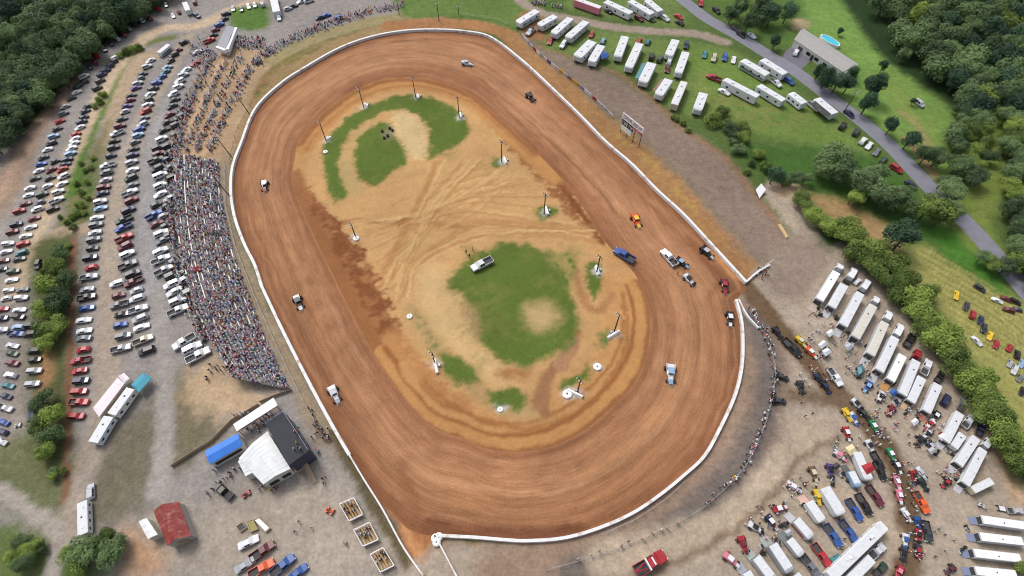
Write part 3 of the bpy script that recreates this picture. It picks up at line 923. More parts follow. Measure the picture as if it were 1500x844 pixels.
def car_protos():
    SPEC = {
        'sedan': dict(st=[(2.30, .38, .70, .60, .74, .63, .55), (2.12, .26, .78, .68, .86, .72, .70), (1.18, .22, .82, .88, .90, .92, .76), (0.28, .22, .82, .92, .90, 1.42, .60), (-0.85, .22, .82, .95, .90, 1.40, .60), (-1.72, .24, .82, .95, .89, 1.00, .74), (-2.15, .28, .80, .90, .86, .95, .70), (-2.30, .40, .72, .80, .76, .84, .60)], wh=(1.40, -1.38, .33, .78, .21)),
        'hatch': dict(st=[(2.00, .38, .66, .60, .72, .64, .55), (1.85, .26, .76, .70, .84, .74, .68), (1.08, .22, .80, .90, .88, .95, .74), (0.25, .22, .80, .95, .88, 1.48, .60), (-1.25, .22, .80, .98, .88, 1.46, .59), (-1.85, .26, .80, .98, .86, 1.05, .70), (-2.00, .40, .70, .80, .78, .86, .60)], wh=(1.25, -1.25, .32, .76, .2)),
        'suv': dict(st=[(2.30, .45, .74, .78, .80, .82, .62), (2.15, .34, .82, .92, .92, .98, .74), (1.22, .30, .86, 1.08, .95, 1.14, .82), (0.40, .30, .86, 1.12, .95, 1.74, .70), (-1.95, .30, .86, 1.14, .94, 1.72, .70), (-2.25, .34, .84, 1.10, .92, 1.20, .78), (-2.36, .45, .76, .90, .84, .98, .66)], wh=(1.42, -1.40, .37, .82, .24)),
        'van': dict(st=[(2.45, .45, .74, .80, .80, .84, .62), (2.30, .34, .84, .98, .94, 1.04, .76), (1.60, .30, .88, 1.14, .98, 1.22, .84), (0.95, .30, .88, 1.18, .98, 1.92, .74), (-2.25, .30, .88, 1.20, .98, 1.90, .74), (-2.45, .34, .86, 1.15, .96, 1.25, .82), (-2.52, .45, .78, .95, .88, 1.0, .7)], wh=(1.55, -1.45, .35, .84, .23)),
        'pickup': dict(st=[(2.85, .50, .78, .84, .84, .90, .66), (2.68, .40, .86, 1.00, .96, 1.06, .80), (1.55, .36, .90, 1.10, .98, 1.18, .86), (0.80, .36, .90, 1.14, .98, 1.78, .70), (-0.35, .36, .90, 1.14, .98, 1.78, .70), (-0.62, .36, .90, 1.12, .98, 1.20, .84)], wh=(1.85, -1.75, .40, .86, .27)),
    }
    out = {}
    for kind, sp in SPEC.items():
        st = sp['st']
        R = [ring(*s) for s in st]
        xf, xr, wr_, wy, ww = sp['wh']
        rf = next(i for i in range(len(st)) if st[i][5] > st[0][5] + 0.55)       # roof front station
        rr = max(i for i in range(len(st)) if st[i][5] > st[0][5] + 0.55)
        body = MB()
        body.loft(R)
        # door mirrors and a bumper lip
        for s in (-1, 1):
            body.box(st[rf - 1][0] - .30, st[rf - 1][0] - .12, s * (st[rf][4] + .02) - .09, s * (st[rf][4] + .02) + .09, st[rf][3], st[rf][3] + .14)
        if kind == 'pickup':
            W_ = .98
            body.box(-2.80, -.62, -W_, -W_ + .09, .50, 1.16)
            body.box(-2.80, -.62, W_ - .09, W_, .50, 1.16)
            body.box(-2.86, -2.80, -W_, W_, .55, 1.15)
            body.box(-2.78, -.63, -W_ + .1, W_ - .1, .48, .66)
        parts = []
        ws = MB()
        a, b = R[rf - 1], R[rf]
        ws.quad(a[3], a[4], b[4], b[3], 0, .012, .03)
        parts.append(('windscreen', ws.mesh(kind + '_windscreen', [M_glass]), (0, 0, 0)))
        rw_ = MB()
        a, b = R[rr], R[rr + 1]
        rw_.quad(a[3], a[4], b[4], b[3], 0, .012, .05)
        parts.append(('rear_window', rw_.mesh(kind + '_rear_window', [M_glass]), (0, 0, 0)))
        for s in (0, 1):
            sw = MB()
            a, b, c = R[rf], R[rr], R[rf - 1]
            ia, ib = (2, 3) if s == 0 else (5, 4)
            if kind in ('suv', 'van'):
                n_ = 3
            else:
                n_ = 2
            A0, A1, B0, B1 = Vector(a[ia]), Vector(a[ib]), Vector(b[ia]), Vector(b[ib])
            for q in range(n_):
                t0, t1 = q / n_ + .02, (q + 1) / n_ - .02
                P4 = [A0.lerp(B0, t0), A0.lerp(B0, t1), A1.lerp(B1, t1), A1.lerp(B1, t0)]
                P4 = [p.lerp(sum(P4, Vector()) / 4, .10) for p in P4]
                off = Vector((0, .014 if s == 0 else -.014, .006))
                sw.add([p + off for p in P4], [[0, 1, 2, 3] if s == 0 else [3, 2, 1, 0]])
            parts.append(('side_window', sw.mesh(kind + '_side_window', [M_glass]), (0, 0, 0)))
        small = list(parts)
        if kind == 'pickup':
            bd = MB()
            bd.box(-2.79, -.64, -.88, .88, .66, .672)
            small.append(('bed', bd.mesh('pickup_bed', [M_bed]), (0, 0, 0)))
            parts.append(small[-1])
        f0 = st[1]
        for s in (-1, 1):
            hl = MB()
            hl.box(st[0][0] - .10, st[0][0] + .012, s * f0[4] * .70 - .15, s * f0[4] * .70 + .15, f0[3] - .16, f0[3] - .02, bev=.02)
            parts.append(('headlight', hl.mesh(kind + '_headlight', [M_lamp]), (0, 0, 0)))
            tl = MB()
            xe = -2.87 if kind == 'pickup' else st[-1][0]
            wy_ = .86 if kind == 'pickup' else st[-1][4] * .86
            zz = st[-1][3]
            tl.box(xe - .012, xe + .1, s * wy_ - .10, s * wy_ + .10, zz - .22, zz, bev=.02)
            parts.append(('taillight', tl.mesh(kind + '_taillight', [M_tail]), (0, 0, 0)))
        wm = wheel_mesh(wr_, ww, kind + '_wheel')
        for x in (xf, xr):
            for s in (-1, 1):
                parts.append(('wheel', wm, (x, s * wy, wr_)))
        bm_full = body.mesh(kind + '_body', [M_paint])
        # the compact body (cars of a few pixels) carries its tyres itself
        for x in (xf, xr):
            for s in (-1, 1):
                body.tube((x, s * wy - ww / 2, wr_), (x, s * wy + ww / 2, wr_), wr_, n=8, mi=1)
        bm_small = body.mesh(kind + '_body_far', [M_paint, M_tyre])
        out[kind] = (bm_full, parts, bm_small, small)
    return out


CARS = car_protos()
COL = {'w': (S(222, 225, 230), 'white'), 's': (S(176, 180, 188), 'silver'), 'g': (S(112, 118, 126), 'grey'), 'k': (S(22, 23, 27), 'black'), 'd': (S(52, 56, 62), 'charcoal'),
       'b': (S(44, 86, 160), 'blue'), 'n': (S(30, 42, 76), 'navy blue'), 'l': (S(140, 170, 200), 'light blue'), 't': (S(56, 120, 130), 'teal'), 'e': (S(44, 66, 56), 'dark green'),
       'r': (S(168, 36, 46), 'red'), 'm': (S(104, 34, 48), 'maroon'), 'o': (S(222, 92, 40), 'orange'), 'y': (S(222, 186, 50), 'yellow'), 'c': (S(206, 196, 172), 'cream'), 'p': (S(220, 130, 150), 'pink'), 'u': (S(84, 64, 130), 'purple'), 'a': (S(120, 90, 66), 'brown'), 'x': (S(40, 140, 90), 'green')}
KN = {'sedan': 'sedan', 'hatch': 'hatchback', 'suv': 'SUV', 'van': 'minivan', 'pickup': 'pickup truck'}
KT = {'p': 'pickup', 'v': 'suv', 'n': 'van', 'h': 'hatch', 's': 'sedan'}


def jitcol(c):
    f = random.uniform(0.85, 1.12)
    return (min(c[0] * f, .9), min(c[1] * f, .9), min(c[2] * f, .9), 1)


def put_car(u, v, code, du, dv, where, group, full=False, label=None, name='parked_car', sc=1.0):
    cc, cn = COL[code[0]]
    kind = KT[code[1]] if len(code) > 1 else random.choice(['sedan', 'sedan', 'hatch', 'suv', 'suv'])
    k = K(u, v) * sc
    p = W(u, v, 0.8 * k)
    p.z = 0.0
    if (u, v) == (0, 0):
        p.z = 0
    a = head(u, v, du, dv) + random.uniform(-.09, .09)
    p += Vector((random.uniform(-.22, .22), random.uniform(-.22, .22), 0))
    lab = label or f'{cn} {KN[kind]} {where}'
    o = thing(name if kind != 'pickup' else name.replace('car', 'pickup'), lab, 'pickup truck' if kind == 'pickup' else 'car', p, a, k, group)
    fb, fp, sb, spn = CARS[kind]
    c = jitcol(cc)
    link('body', fb if full else sb, o, color=c)
    for nm, me, loc in (fp if full else spn):
        link(nm, me, o, loc=loc)
    return o


ORD = 'zeroth first second third fourth fifth sixth seventh eighth ninth tenth eleventh twelfth thirteenth fourteenth fifteenth sixteenth seventeenth eighteenth nineteenth twentieth'.split()


def ordn(n):
    if n <= 20:
        return ORD[n]
    t = {2: 'twenty', 3: 'thirty', 4: 'forty', 5: 'fifty', 6: 'sixty', 7: 'seventy'}[n // 10]
    if n % 10 == 0:
        return t[:-1] + 'ieth'
    return t + '-' + ORD[n % 10]


def row(spec, d0, d1, where, group, full=False, sc=0):
    sc = sc or (.98 if full else 1.03)
    it = [s.split() for s in spec.replace('\n', ' ').split(',') if s.strip()]
    n = len(it)
    for i, s in enumerate(it):
        u, v, code = float(s[0]), float(s[1]), s[2]
        t = i / max(n - 1, 1)
        du, dv = d0[0] * (1 - t) + d1[0] * t, d0[1] * (1 - t) + d1[1] * t
        if random.random() < .35:
            du, dv = -du, -dv
        put_car(u, v, code, du, dv, where.replace('@', ordn(i + 1)), group, full, sc=sc)


# ------------------------------------------------------------------ trailers, campers, trucks
WH_T = wheel_mesh(.38, .24, 'trailer_wheel')
WH_B = wheel_mesh(.50, .30, 'truck_wheel')


def local(P, Q, k):
    L = (Q - P).length / k
    return L, math.atan2(P.y - Q.y, P.x - Q.x)


def put_trailer(name, label, cat, f, r, wid=2.5, h=3.0, col_=None, group=None, ramp=None, nose='flat', vents=2, windows=0, roofm=None, side=None, stripe=None, wheels=True, ac=0, awning=None, gen=True):
    """f, r: roof-centre pixels of the front and rear end"""
    k = K((f[0] + r[0]) / 2, (f[1] + r[1]) / 2)
    a, b = W(f[0], f[1], h * k), W(r[0], r[1], h * k)
    L, rot = local(a, b, k)
    c = (a + b) / 2
    c.z = 0
    o = thing(name, label, cat, c, rot, k, group)
    z0 = .55 if wheels else .12
    x0, x1, y = -L / 2, L / 2, wid / 2
    mb = MB()
    if nose == 'flat':
        mb.box(x0, x1, -y, y, z0, h, bev=.07)
    else:
        rg = []
        for x, ins, zt, zb in ((x0, .10, h - .10, z0 + .10), (x0 + .12, 0, h, z0), (x1 - .9, 0, h, z0), (x1 - .35, .10, h - .12, z0 + .05), (x1, .5 if nose == 'vee' else .25, h - .45, z0 + .5)):
            yy = y - ins
            rg.append([(x, yy - .05, zb), (x, yy, zb + .08), (x, yy, zt - .10), (x, yy - .10, zt), (x, -yy + .10, zt), (x, -yy, zt - .10), (x, -yy, zb + .08), (x, -yy + .05, zb)])
        mb.loft(rg)
    cc = col_ or COL['w'][0]
    link('body', mb.mesh('trailer_body', [M_matte]), o, color=jitcol(cc))
    rf = MB()
    xe = x1 - (.25 if nose == 'flat' else 1.0)
    rf.box(x0 + .18, xe, -y + .16, y - .16, h, h + .025)
    nrib = int(L / 1.2)
    for i in range(1, nrib):
        xx = x0 + .18 + (xe - x0 - .18) * i / nrib
        rf.box(xx - .02, xx + .02, -y + .18, y - .18, h + .025, h + .04)
    link('roof', rf.mesh('trailer_roof', [roofm or M_roof]), o)
    for i in range(vents):
        xv = x0 + L * (i + .7) / (vents + .4) + random.uniform(-.3, .3)
        yv = random.uniform(-.35, .35)
        vb = MB()
        vb.box(xv - .22, xv + .22, yv - .22, yv + .22, h + .026, h + .17, bev=.04)
        link('roof_vent', vb.mesh('roof_vent', [M_dark if i % 2 else M_white]), o)
    for i in range(ac):
        xv = x0 + L * (.35 + .4 * i)
        vb = MB()
        vb.box(xv - .5, xv + .5, -.35, .35, h + .026, h + .32, bev=.08)
        link('air_conditioner', vb.mesh('air_conditioner', [M_white]), o)
    for s in (-1, 1):
        for i in range(windows):
            xw = x0 + L * (i + .6) / (windows + .2)
            wb = MB()
            yy = s * (y + .008)
            ww = .45
            q = [(xw - ww, yy, z0 + .95), (xw + ww, yy, z0 + .95), (xw + ww, yy, z0 + 1.6), (xw - ww, yy, z0 + 1.6)]
            wb.add(q, [[0, 1, 2, 3] if s < 0 else [3, 2, 1, 0]])
            link('window', wb.mesh('trailer_window', [M_glass]), o)
    if stripe:
        for s in (-1, 1):
            sb = MB()
            yy = s * (y + .006)
            q = [(x0 + .15, yy, z0 + .25), (x1 - 1.1, yy, z0 + .25), (x1 - 1.1, yy, z0 + (h - z0) * .55), (x0 + .15, yy, z0 + (h - z0) * .4)]
            sb.add(q, [[0, 1, 2, 3] if s < 0 else [3, 2, 1, 0]])
            link('side_graphic', sb.mesh('side_graphic', [M_matte]), o, color=COL[stripe][0])
    if side:
        pass
    if wheels:
        nax = 3 if L > 11 else 2
        for i in range(nax):
            for s in (-1, 1):
                link('wheel', WH_T, o, loc=(x0 + L * .26 + (i - 1) * .85, s * (y - .14), .38))
        tb = MB()
        tb.box(x1 - .02, x1 + 1.2, -.06, .06, .45, .56)
        tb.tube((x1, -.7, .5), (x1 + 1.1, 0, .5), .05, n=6)
        tb.tube((x1, .7, .5), (x1 + 1.1, 0, .5), .05, n=6)
        tb.box(x0 + .2, x1 - .2, -.5, .5, .38, z0 + .01)
        link('hitch', tb.mesh('hitch', [M_dark]), o)
    if ramp:
        rb = MB()
        Lr = ramp[0]
        z1 = z0 + .02
        rb.add([(x0, -y + .12, z1), (x0, y - .12, z1), (x0 - Lr, y - .12, .10), (x0 - Lr, -y + .12, .10), (x0, -y + .12, z1 - .09), (x0, y - .12, z1 - .09), (x0 - Lr, y - .12, .02), (x0 - Lr, -y + .12, .02)], [[0, 1, 2, 3], [7, 6, 5, 4], [0, 3, 7, 4], [1, 5, 6, 2], [2, 6, 7, 3]])
        link('loading_ramp', rb.mesh('loading_ramp', [M_matte]), o, color=ramp[1])
        dk = MB()
        dk.add([(x0 - .006, -y + .14, z0 + .05), (x0 - .006, y - .14, z0 + .05), (x0 - .006, y - .14, h - .75), (x0 - .006, -y + .14, h - .75)], [[3, 2, 1, 0]])
        link('shaded_doorway', dk.mesh('shaded_doorway', [M_bed]), o)  # flat dark panel on the closed box: the shade of the open interior as colour
    if awning:
        s, dep, cl = awning
        ab = MB()
        y0, y1_ = s * y, s * (y + dep)
        ab.add([(x0 + .6, y0, h - .15), (x1 - 1.4, y0, h - .15), (x1 - 1.4, y1_, h - .75), (x0 + .6, y1_, h - .75), (x0 + .6, y0, h - .11), (x1 - 1.4, y0, h - .11), (x1 - 1.4, y1_, h - .71), (x0 + .6, y1_, h - .71)], [[4, 5, 6, 7], [3, 2, 1, 0], [0, 1, 5, 4], [1, 2, 6, 5], [2, 3, 7, 6], [3, 0, 4, 7]])
        for xx in (x0 + .65, x1 - 1.45):
            ab.tube((xx, y1_ - s * .06, 0), (xx, y1_ - s * .06, h - .74), .035, n=5)
        link('awning', ab.mesh('awning', [M_matte]), o, color=cl)
    return o


def put_truck(label, f, r, col_, group=None, kind='semi', name='hauler_truck'):
    """f, r: pixels of the nose and the back of the cab roof"""
    h = 2.7
    k = K(f[0], f[1])
    a, b = W(f[0], f[1], h * .7 * k), W(r[0], r[1], h * .7 * k)
    L, rot = local(a, b, k)
    L = max(L, 4.2)
    c = (a + b) / 2
    c.z = 0
    o = thing(name, label, 'truck', c, rot, k, group)
    x1, x0 = L / 2, -L / 2
    cab = MB()
    xc = x1 - min(1.7, L * .35)
    st = [(x1, .55, .85, 1.15, .95, 1.25, .7), (x1 - .2, .45, .95, 1.35, 1.05, 1.5, .85), (xc + .35, .45, 1.05, 1.6, 1.15, 1.72, .95), (xc - .2, .45, 1.1, 1.6, 1.2, 2.65, .98), (x0 + .9, .45, 1.1, 1.6, 1.2, 2.75, 1.0), (x0 + .8, .45, 1.1, 1.5, 1.18, 2.6, .95)]
    R = [ring(*s) for s in st]
    cab.loft(R)
    link('cab', cab.mesh('truck_cab', [M_paint]), o, color=jitcol(col_))
    g_ = MB()
    g_.quad(R[2][3], R[2][4], R[3][4], R[3][3], 0, .012, .08)
    link('windscreen', g_.mesh('truck_windscreen', [M_glass]), o)
    for s in (0, 1):
        sw = MB()
        ia, ib = (2, 3) if s == 0 else (5, 4)
        A0, A1, B0, B1 = (Vector(R[3][ia]), Vector(R[3][ib]), Vector(R[4][ia]), Vector(R[4][ib]))
        P4 = [A0.lerp(B0, .05), A0.lerp(B0, .5), A1.lerp(B1, .5), A1.lerp(B1, .05)]
        P4 = [p.lerp(sum(P4, Vector()) / 4, .14) + Vector((0, .02 if s == 0 else -.02, .01)) for p in P4]
        sw.add(P4, [[0, 1, 2, 3] if s == 0 else [3, 2, 1, 0]])
        link('side_window', sw.mesh('truck_side_window', [M_glass]), o)
    ch = MB()
    ch.box(x0 - .6, x1 - .5, -.45, .45, .5, .75)
    ch.box(x0 - .5, x0 + .7, -1.0, 1.0, .75, .86)
    link('chassis', ch.mesh('truck_chassis', [M_dark]), o)
    for s in (-1, 1):
        ex = MB()
        ex.tube((x0 + .72, s * .9, .8), (x0 + .72, s * .9, 2.9), .07, n=6)
        link('exhaust_stack', ex.mesh('exhaust_stack', [M_rim]), o)
        for x in (x1 - 1.1, x0 + .1):
            link('wheel', WH_B, o, loc=(x, s * 1.02, .5))
    return o


# ------------------------------------------------------------------ dirt race cars
def race_protos():
    P = {}
    tub = MB()
    st = [(1.75, .22, .40, .44, .44, .50, .38), (1.0, .20, .46, .64, .50, .70, .44), (.45, .20, .50, .80, .54, .84, .46), (.1, .20, .70, .84, .76, .88, .64), (-.7, .20, .74, .92, .80, .96, .70), (-2.0, .30, .78, 1.02, .84, 1.06, .76), (-2.25, .40, .76, 1.04, .82, 1.08, .74)]
    R = [ring(*s) for s in st]
    tub.loft(R)
    P['body'] = tub.mesh('race_body', [M_paint])
    ns = MB()
    ns.loft([[(2.1, .40, .28), (2.1, .40, .44), (2.1, -.40, .44), (2.1, -.40, .28)], [(1.15, .44, .66), (1.15, .44, .73), (1.15, -.44, .73), (1.15, -.44, .66)]])
    P['nose'] = ns.mesh('race_nose', [M_matte])
    rf = MB()
    rf.box(-1.25, .15, -.62, .62, 1.46, 1.51, bev=.02)
    P['roof'] = rf.mesh('race_roof', [M_matte])
    cg = MB()
    for x, z in ((.25, .85), (-1.2, .96)):
        for s in (-1, 1):
            cg.tube((x, s * .58, z), (x * .9 - .05, s * .56, 1.47), .04, n=6)
    cg.tube((.24, -.56, 1.1), (.24, .56, 1.1), .03, n=5)
    P['roll_cage'] = cg.mesh('race_cage', [M_dark])
    ck = MB()
    ck.box(-1.0, .1, -.45, .45, .97, 1.0)
    ck.ellipsoid((-.6, -.1, 1.12), .15, .14, .16, 8, 5)
    P['cockpit'] = ck.mesh('race_cockpit', [M_dark])
    for s in (-1, 1):
        sp = MB()
        sp.add([(-.5, s * .86, .90), (-2.3, s * .93, .98), (-2.3, s * .93, 1.40), (-1.2, s * .86, 1.42), (-.5, s * .84, .90), (-2.3, s * .90, .98), (-2.3, s * .90, 1.40), (-1.2, s * .84, 1.42)], [[0, 1, 2, 3], [7, 6, 5, 4], [2, 6, 7, 3], [0, 3, 7, 4], [1, 5, 6, 2]])
        P['sail_panel' + ('L' if s > 0 else 'R')] = sp.mesh('race_sail', [M_matte])
    bp = MB()
    bp.tube((2.45, -.5, .4), (2.45, .5, .4), .04, n=6)
    bp.tube((2.45, -.4, .4), (1.9, -.3, .4), .03, n=5)
    bp.tube((2.45, .4, .4), (1.9, .3, .4), .03, n=5)
    bp.tube((1.35, -.85, .36), (1.35, .85, .36), .05, n=6)
    P['front_axle'] = bp.mesh('race_axle', [M_steel])
    P['fw'] = wheel_mesh(.33, .28, 'race_front_wheel')
    P['rw'] = wheel_mesh(.42, .42, 'race_rear_wheel')
    return P


RACE = race_protos()


def put_race(u, v, c1, c2, du, dv, label, group=None, sc=1.0, name='race_car', c3=None):
    k = K(u, v) * sc
    p = W(u, v, .9 * k)
    p.z = 0.014
    o = thing(name, label, 'race car', p, head(u, v, du, dv), k, group)
    C1, C2 = COL[c1][0], COL[c2][0]
    link('body', RACE['body'], o, color=C1)
    link('nose', RACE['nose'], o, color=COL[c3][0] if c3 else C2)
    link('roof', RACE['roof'], o, color=C2)
    link('sail_panel', RACE['sail_panelL'], o, color=C1)
    link('sail_panel', RACE['sail_panelR'], o, color=C1)
    for q in ('roll_cage', 'cockpit', 'front_axle'):
        link(q, RACE[q], o)
    for s in (-1, 1):
        link('wheel', RACE['fw'], o, loc=(1.35, s * .88, .33))
        link('wheel', RACE['rw'], o, loc=(-1.45, s * 1.06, .42))
    return o


# ------------------------------------------------------------------ four-wheeler, canopy, poles
def quad_protos():
    mb = MB()
    mb.loft([ring(.75, .45, .18, .62, .22, .66, .15), ring(.2, .40, .22, .70, .26, .76, .18), ring(-.5, .40, .24, .72, .28, .82, .2), ring(-.85, .5, .2, .68, .26, .74, .18)])
    for x in (.55, -.6):
        for s in (-1, 1):
            mb.box(x - .28, x + .28, s * .42 - .13, s * .42 + .13, .60, .66, bev=.02)
    st = MB()
    st.box(-.6, .05, -.16, .16, .80, .92, bev=.04)
    hb = MB()
    hb.tube((.35, 0, .75), (.25, 0, 1.05), .03, n=5)
    hb.tube((.22, -.38, 1.06), (.22, .38, 1.06), .025, n=5)
    return mb.mesh('atv_body', [M_paint]), st.mesh('atv_seat', [M_dark]), hb.mesh('atv_handlebar', [M_dark]), wheel_mesh(.28, .24, 'atv_wheel', 10)


ATV = quad_protos()


def put_atv(u, v, c, du, dv, label):
    k = K(u, v) * 1.1
    o = thing('quad_bike', label, 'quad bike', W(u, v), head(u, v, du, dv), k)
    link('body', ATV[0], o, color=COL[c][0])
    link('seat', ATV[1], o)
    link('handlebar', ATV[2], o)
    for x in (.6, -.6):
        for s in (-1, 1):
            link('wheel', ATV[3], o, loc=(x, s * .45, .28))
    return o


def put_canopy(label, quad, h, cc, peak=.6, name='canopy_tent', kpost=None):
    """quad: four roof-corner pixels at height h"""
    k = K(quad[0][0], quad[0][1])
    pts = [W(u, v, h * k) for u, v in quad]
    c = sum(pts, Vector()) / 4
    base = Vector((c.x, c.y, 0))
    o = thing(name, label, 'canopy', base)
    q = [p - base for p in pts]
    mb = MB()
    a = (q[0] + q[1]) / 2
    long01 = (q[1] - q[0]).length > (q[2] - q[1]).length
    if long01:
        r0, r1 = (q[0] + q[3]) / 2, (q[1] + q[2]) / 2
    else:
        r0, r1 = (q[0] + q[1]) / 2, (q[3] + q[2]) / 2
    cc_ = (r0 + r1) / 2
    r0, r1 = r0.lerp(cc_, .25), r1.lerp(cc_, .25)
    up = Vector((0, 0, peak * k))
    r0, r1 = r0 + up, r1 + up
    dn = Vector((0, 0, -.25 * k))
    vs = q + [r0, r1] + [p + dn for p in q]
    if long01:
        fs = [[0, 1, 5, 4], [2, 3, 4, 5], [1, 2, 5], [3, 0, 4]]
    else:
        fs = [[1, 2, 5, 4], [3, 0, 4, 5], [0, 1, 4], [2, 3, 5]]
    for i in range(4):
        j = (i + 1) % 4
        fs.append([i, 6 + i, 6 + j, j])
    fs.append([9, 8, 7, 6])
    mb.add(vs, fs)
    me = mb.mesh('canopy_cloth', [M_matte])
    bm = bmesh.new()
    bm.from_mesh(me)
    bmesh.ops.recalc_face_normals(bm, faces=bm.faces)
    bm.to_mesh(me)
    bm.free()
    link('cloth', me, o, color=cc)
    for p in q:
        pp = p * .97
        pb = MB()
        pb.tube((pp.x, pp.y, 0), (pp.x, pp.y, p.z - .05), .05 * k, n=6)
        link('post', pb.mesh('canopy_post', [M_steel]), o)
    return o


def put_pole(u, v, h, label, arms=2, name='light_pole', facing=0.0, r=.17, lean=(0, 0), lamps=True):
    k = K(u, v)
    o = thing(name, label, 'pole', W(u, v), facing, k)
    mb = MB()
    top = Vector((lean[0], lean[1], h))
    mb.tube((0, 0, -.05), top, r, r * .7, n=8)
    link('pole', mb.mesh('pole_shaft', [M_pole]), o)
    if lamps:
        ab = MB()
        for i in range(arms):
            z = h - .3 - .9 * i
            ab.box(top.x - .9, top.x + .9, top.y - .05, top.y + .05, z - .06, z + .06)
        link('crossarm', ab.mesh('pole_arm', [M_pole]), o)
        for i in range(arms):
            z = h - .3 - .9 * i
            for x in (-.75, 0, .75):
                lb = MB()
                lb.tube((top.x + x, top.y - .1, z + .05), (top.x + x, top.y - .45, z - .1), .12, .22, n=8)
                link('floodlight', lb.mesh('pole_lamp', [M_steel]), o)
    return o
# ------------------------------------------------------------------ parked cars, row by row (photo survey: u v colour+type)
GA = 'cars parked along the left forest edge'
row('231 13 r,219 26 m,206 29 wp,199 36 d,189 42 g,181 51 m,172 57 s,163 64 n,153 72 n,140 81 rp,139 92 m,131 99 n', (.75, .65), (.8, .6), 'under the forest edge, @ from the top of that roadside line', GA)
row('123 112 wn,122 120 d,114 127 d,112 135 w,104 144 d,95 156 s,92 166 g,88 177 r,83 188 d,80 199 l,74 210 d,69 219 w,64 230 e,60 240 b,55 250 w,50 261 d,43 275 w,41 286 w,36 298 m,29 309 r,24 328 n,18 340 m,12 356 w,9 369 w,5 382 m,2 395 d', (.9, -.45), (.97, -.2), 'in the outermost left row, @ from its top end', GA)
GB = 'cars in the left lane row'
row('80 236 d,75 248 m,72 260 d,69 272 w,63 284 e,58 297 g,54 306 w,49 320 m,45 332 w,38 345 w,34 358 r,31 370 t,27 380 d,19 397 e,15 411 w,12 424 w,8 437 w,4 453 r,2 467 n,1 484 w', (.92, -.42), (.97, -.15), 'in the second left row on the dirt lane, @ from the top', GB)
GC = 'cars against the green hedge strip'
row('169 85 w,165 91 d,160 97 n,155 103 n,150 109 n,147 118 d,143 129 d', (.9, -.5), (.9, -.45), 'against the upper green bank, @ from the top', GC)
row('129 155 d,125 163 n,122 172 n,119 179 n,116 187 w,112 196 r,110 203 w,107 210 w,104 217 w,103 226 l,99 234 n,96 240 n,91 248 r,93 258 wv,91 269 w,86 281 wv,82 294 wp,77 306 k', (.9, -.42), (.9, -.4), 'against the long green bank, @ from the top', GC)
GD = 'cars left of the wooded island'
row('31 425 g,30 437 w,29 453 w,27 465 k,27 479 l,22 490 bp,19 505 w,18 517 e,17 532 m,14 549 w,11 565 t,9 580 n,8 598 wp,4 618 b,4 634 n,1 648 w', (.97, -.1), (.9, .4), 'in the lower left row facing the tree island, @ from the top', GD)
row('45 476 d,45 488 k,50 514 k,50 528 k,51 544 sv,48 563 sv', (.97, -.1), (.95, -.12), 'tucked against the tree island, @ from the top', GD)
put_car(55, 388, 'kv', -.35, .95, 'driving down the lane beside the tree island', None, name='moving_car')
GE = 'cars in the row right of the tree island'
row('221 88 w,216 97 s,208 108 d,205 115 g,201 122 s,198 129 u,192 139 d,189 147 m,186 155 u,183 163 s,178 174 d,175 185 mv,171 195 wp,167 206 k,165 216 d,163 227 n,157 242 wp,156 253 g,154 263 s,152 274 m,149 283 n,146 295 w,146 305 l,142 318 w,141 329 g,138 340 w,137 350 gv,136 363 d,133 377 nv,132 392 r,129 406 sp,128 423 s,126 436 dp,126 451 b,122 468 w,122 484 w,121 496 g,121 513 r,118 528 rp,117 544 r,117 559 n,116 574 r,116 589 rp,112 610 r', (.92, -.4), (.99, -.08), 'in the long row beside the tree island lane, @ from the top', GE)
GF = 'cars in the middle gravel row'
row('269 62 k,260 73 m,255 80 k,249 89 d,245 98 l,241 105 t,236 113 b,230 121 b,224 130 d,220 137 w,216 147 d,217 154 w,213 163 rv,211 173 g,208 182 s,204 190 b,202 198 l,198 208 g,195 218 k,194 228 n,192 238 sv,194 248 w,192 260 ev,194 271 g,190 282 wp,192 294 m,189 307 n,182 321 ep,181 333 bp,181 348 rp,183 360 m,185 373 w,187 388 gp,194 400 d,195 412 mp', (.9, -.45), (.95, -.4), 'in the middle gravel row, @ from the top', GF)
row('172 416 wv,174 432 m,175 447 gp,177 461 k,177 476 b,181 493 g', (.95, -.3), (.97, -.2), 'in the lower middle row, left file, @ from the top', GF, True)
row('200 425 s,201 438 w,202 453 wp,205 466 s,207 478 w,210 497 cp,214 513 kv', (.95, -.3), (.92, -.38), 'in the lower middle row, right file, @ from the top', GF, True)
put_car(178, 510, 'sp', .97, -.2, '', None, True, 'silver pickup truck with a rusty bed ending the lower middle row')
GG = 'cars backing onto the grandstand crowd'
row('273 102 w,269 110 s,263 119 w,261 127 w,254 138 w,255 146 d,251 155 d,247 168 m,245 178 k,241 190 k,236 204 wv,232 216 d,233 225 m,228 235 ep,229 246 d,235 257 wn,234 272 wv,235 284 w,228 299 e,225 315 bp,229 328 m,237 341 wv,237 352 g,236 368 wv,236 381 wp,240 396 sp,252 417 wv,254 426 w,259 440 sv,261 454 wp', (.92, -.42), (.88, -.45), 'in the row behind the crowd, @ from the top', GG)
row('271 500 wp,281 509 wv,291 520 wp', (.86, -.5), (.86, -.5), 'in the short row at the grandstand end, @ from the top', GG, True, 1.12)
for s in ('247 213 d,250 222 k,246 233 n,249 244 g,248 262 k,247 290 s,243 302 k,240 316 s,242 330 d,248 344 d,250 385 d,252 402 d,266 400 k,268 412 s,272 430 g,256 197 k,258 183 d,262 172 d,266 158 k',):
    row(s, (.9, -.42), (.88, -.45), 'squeezed between the car row and crowd, @ in that file', GG)
GT = 'cars at the top of the left lot'
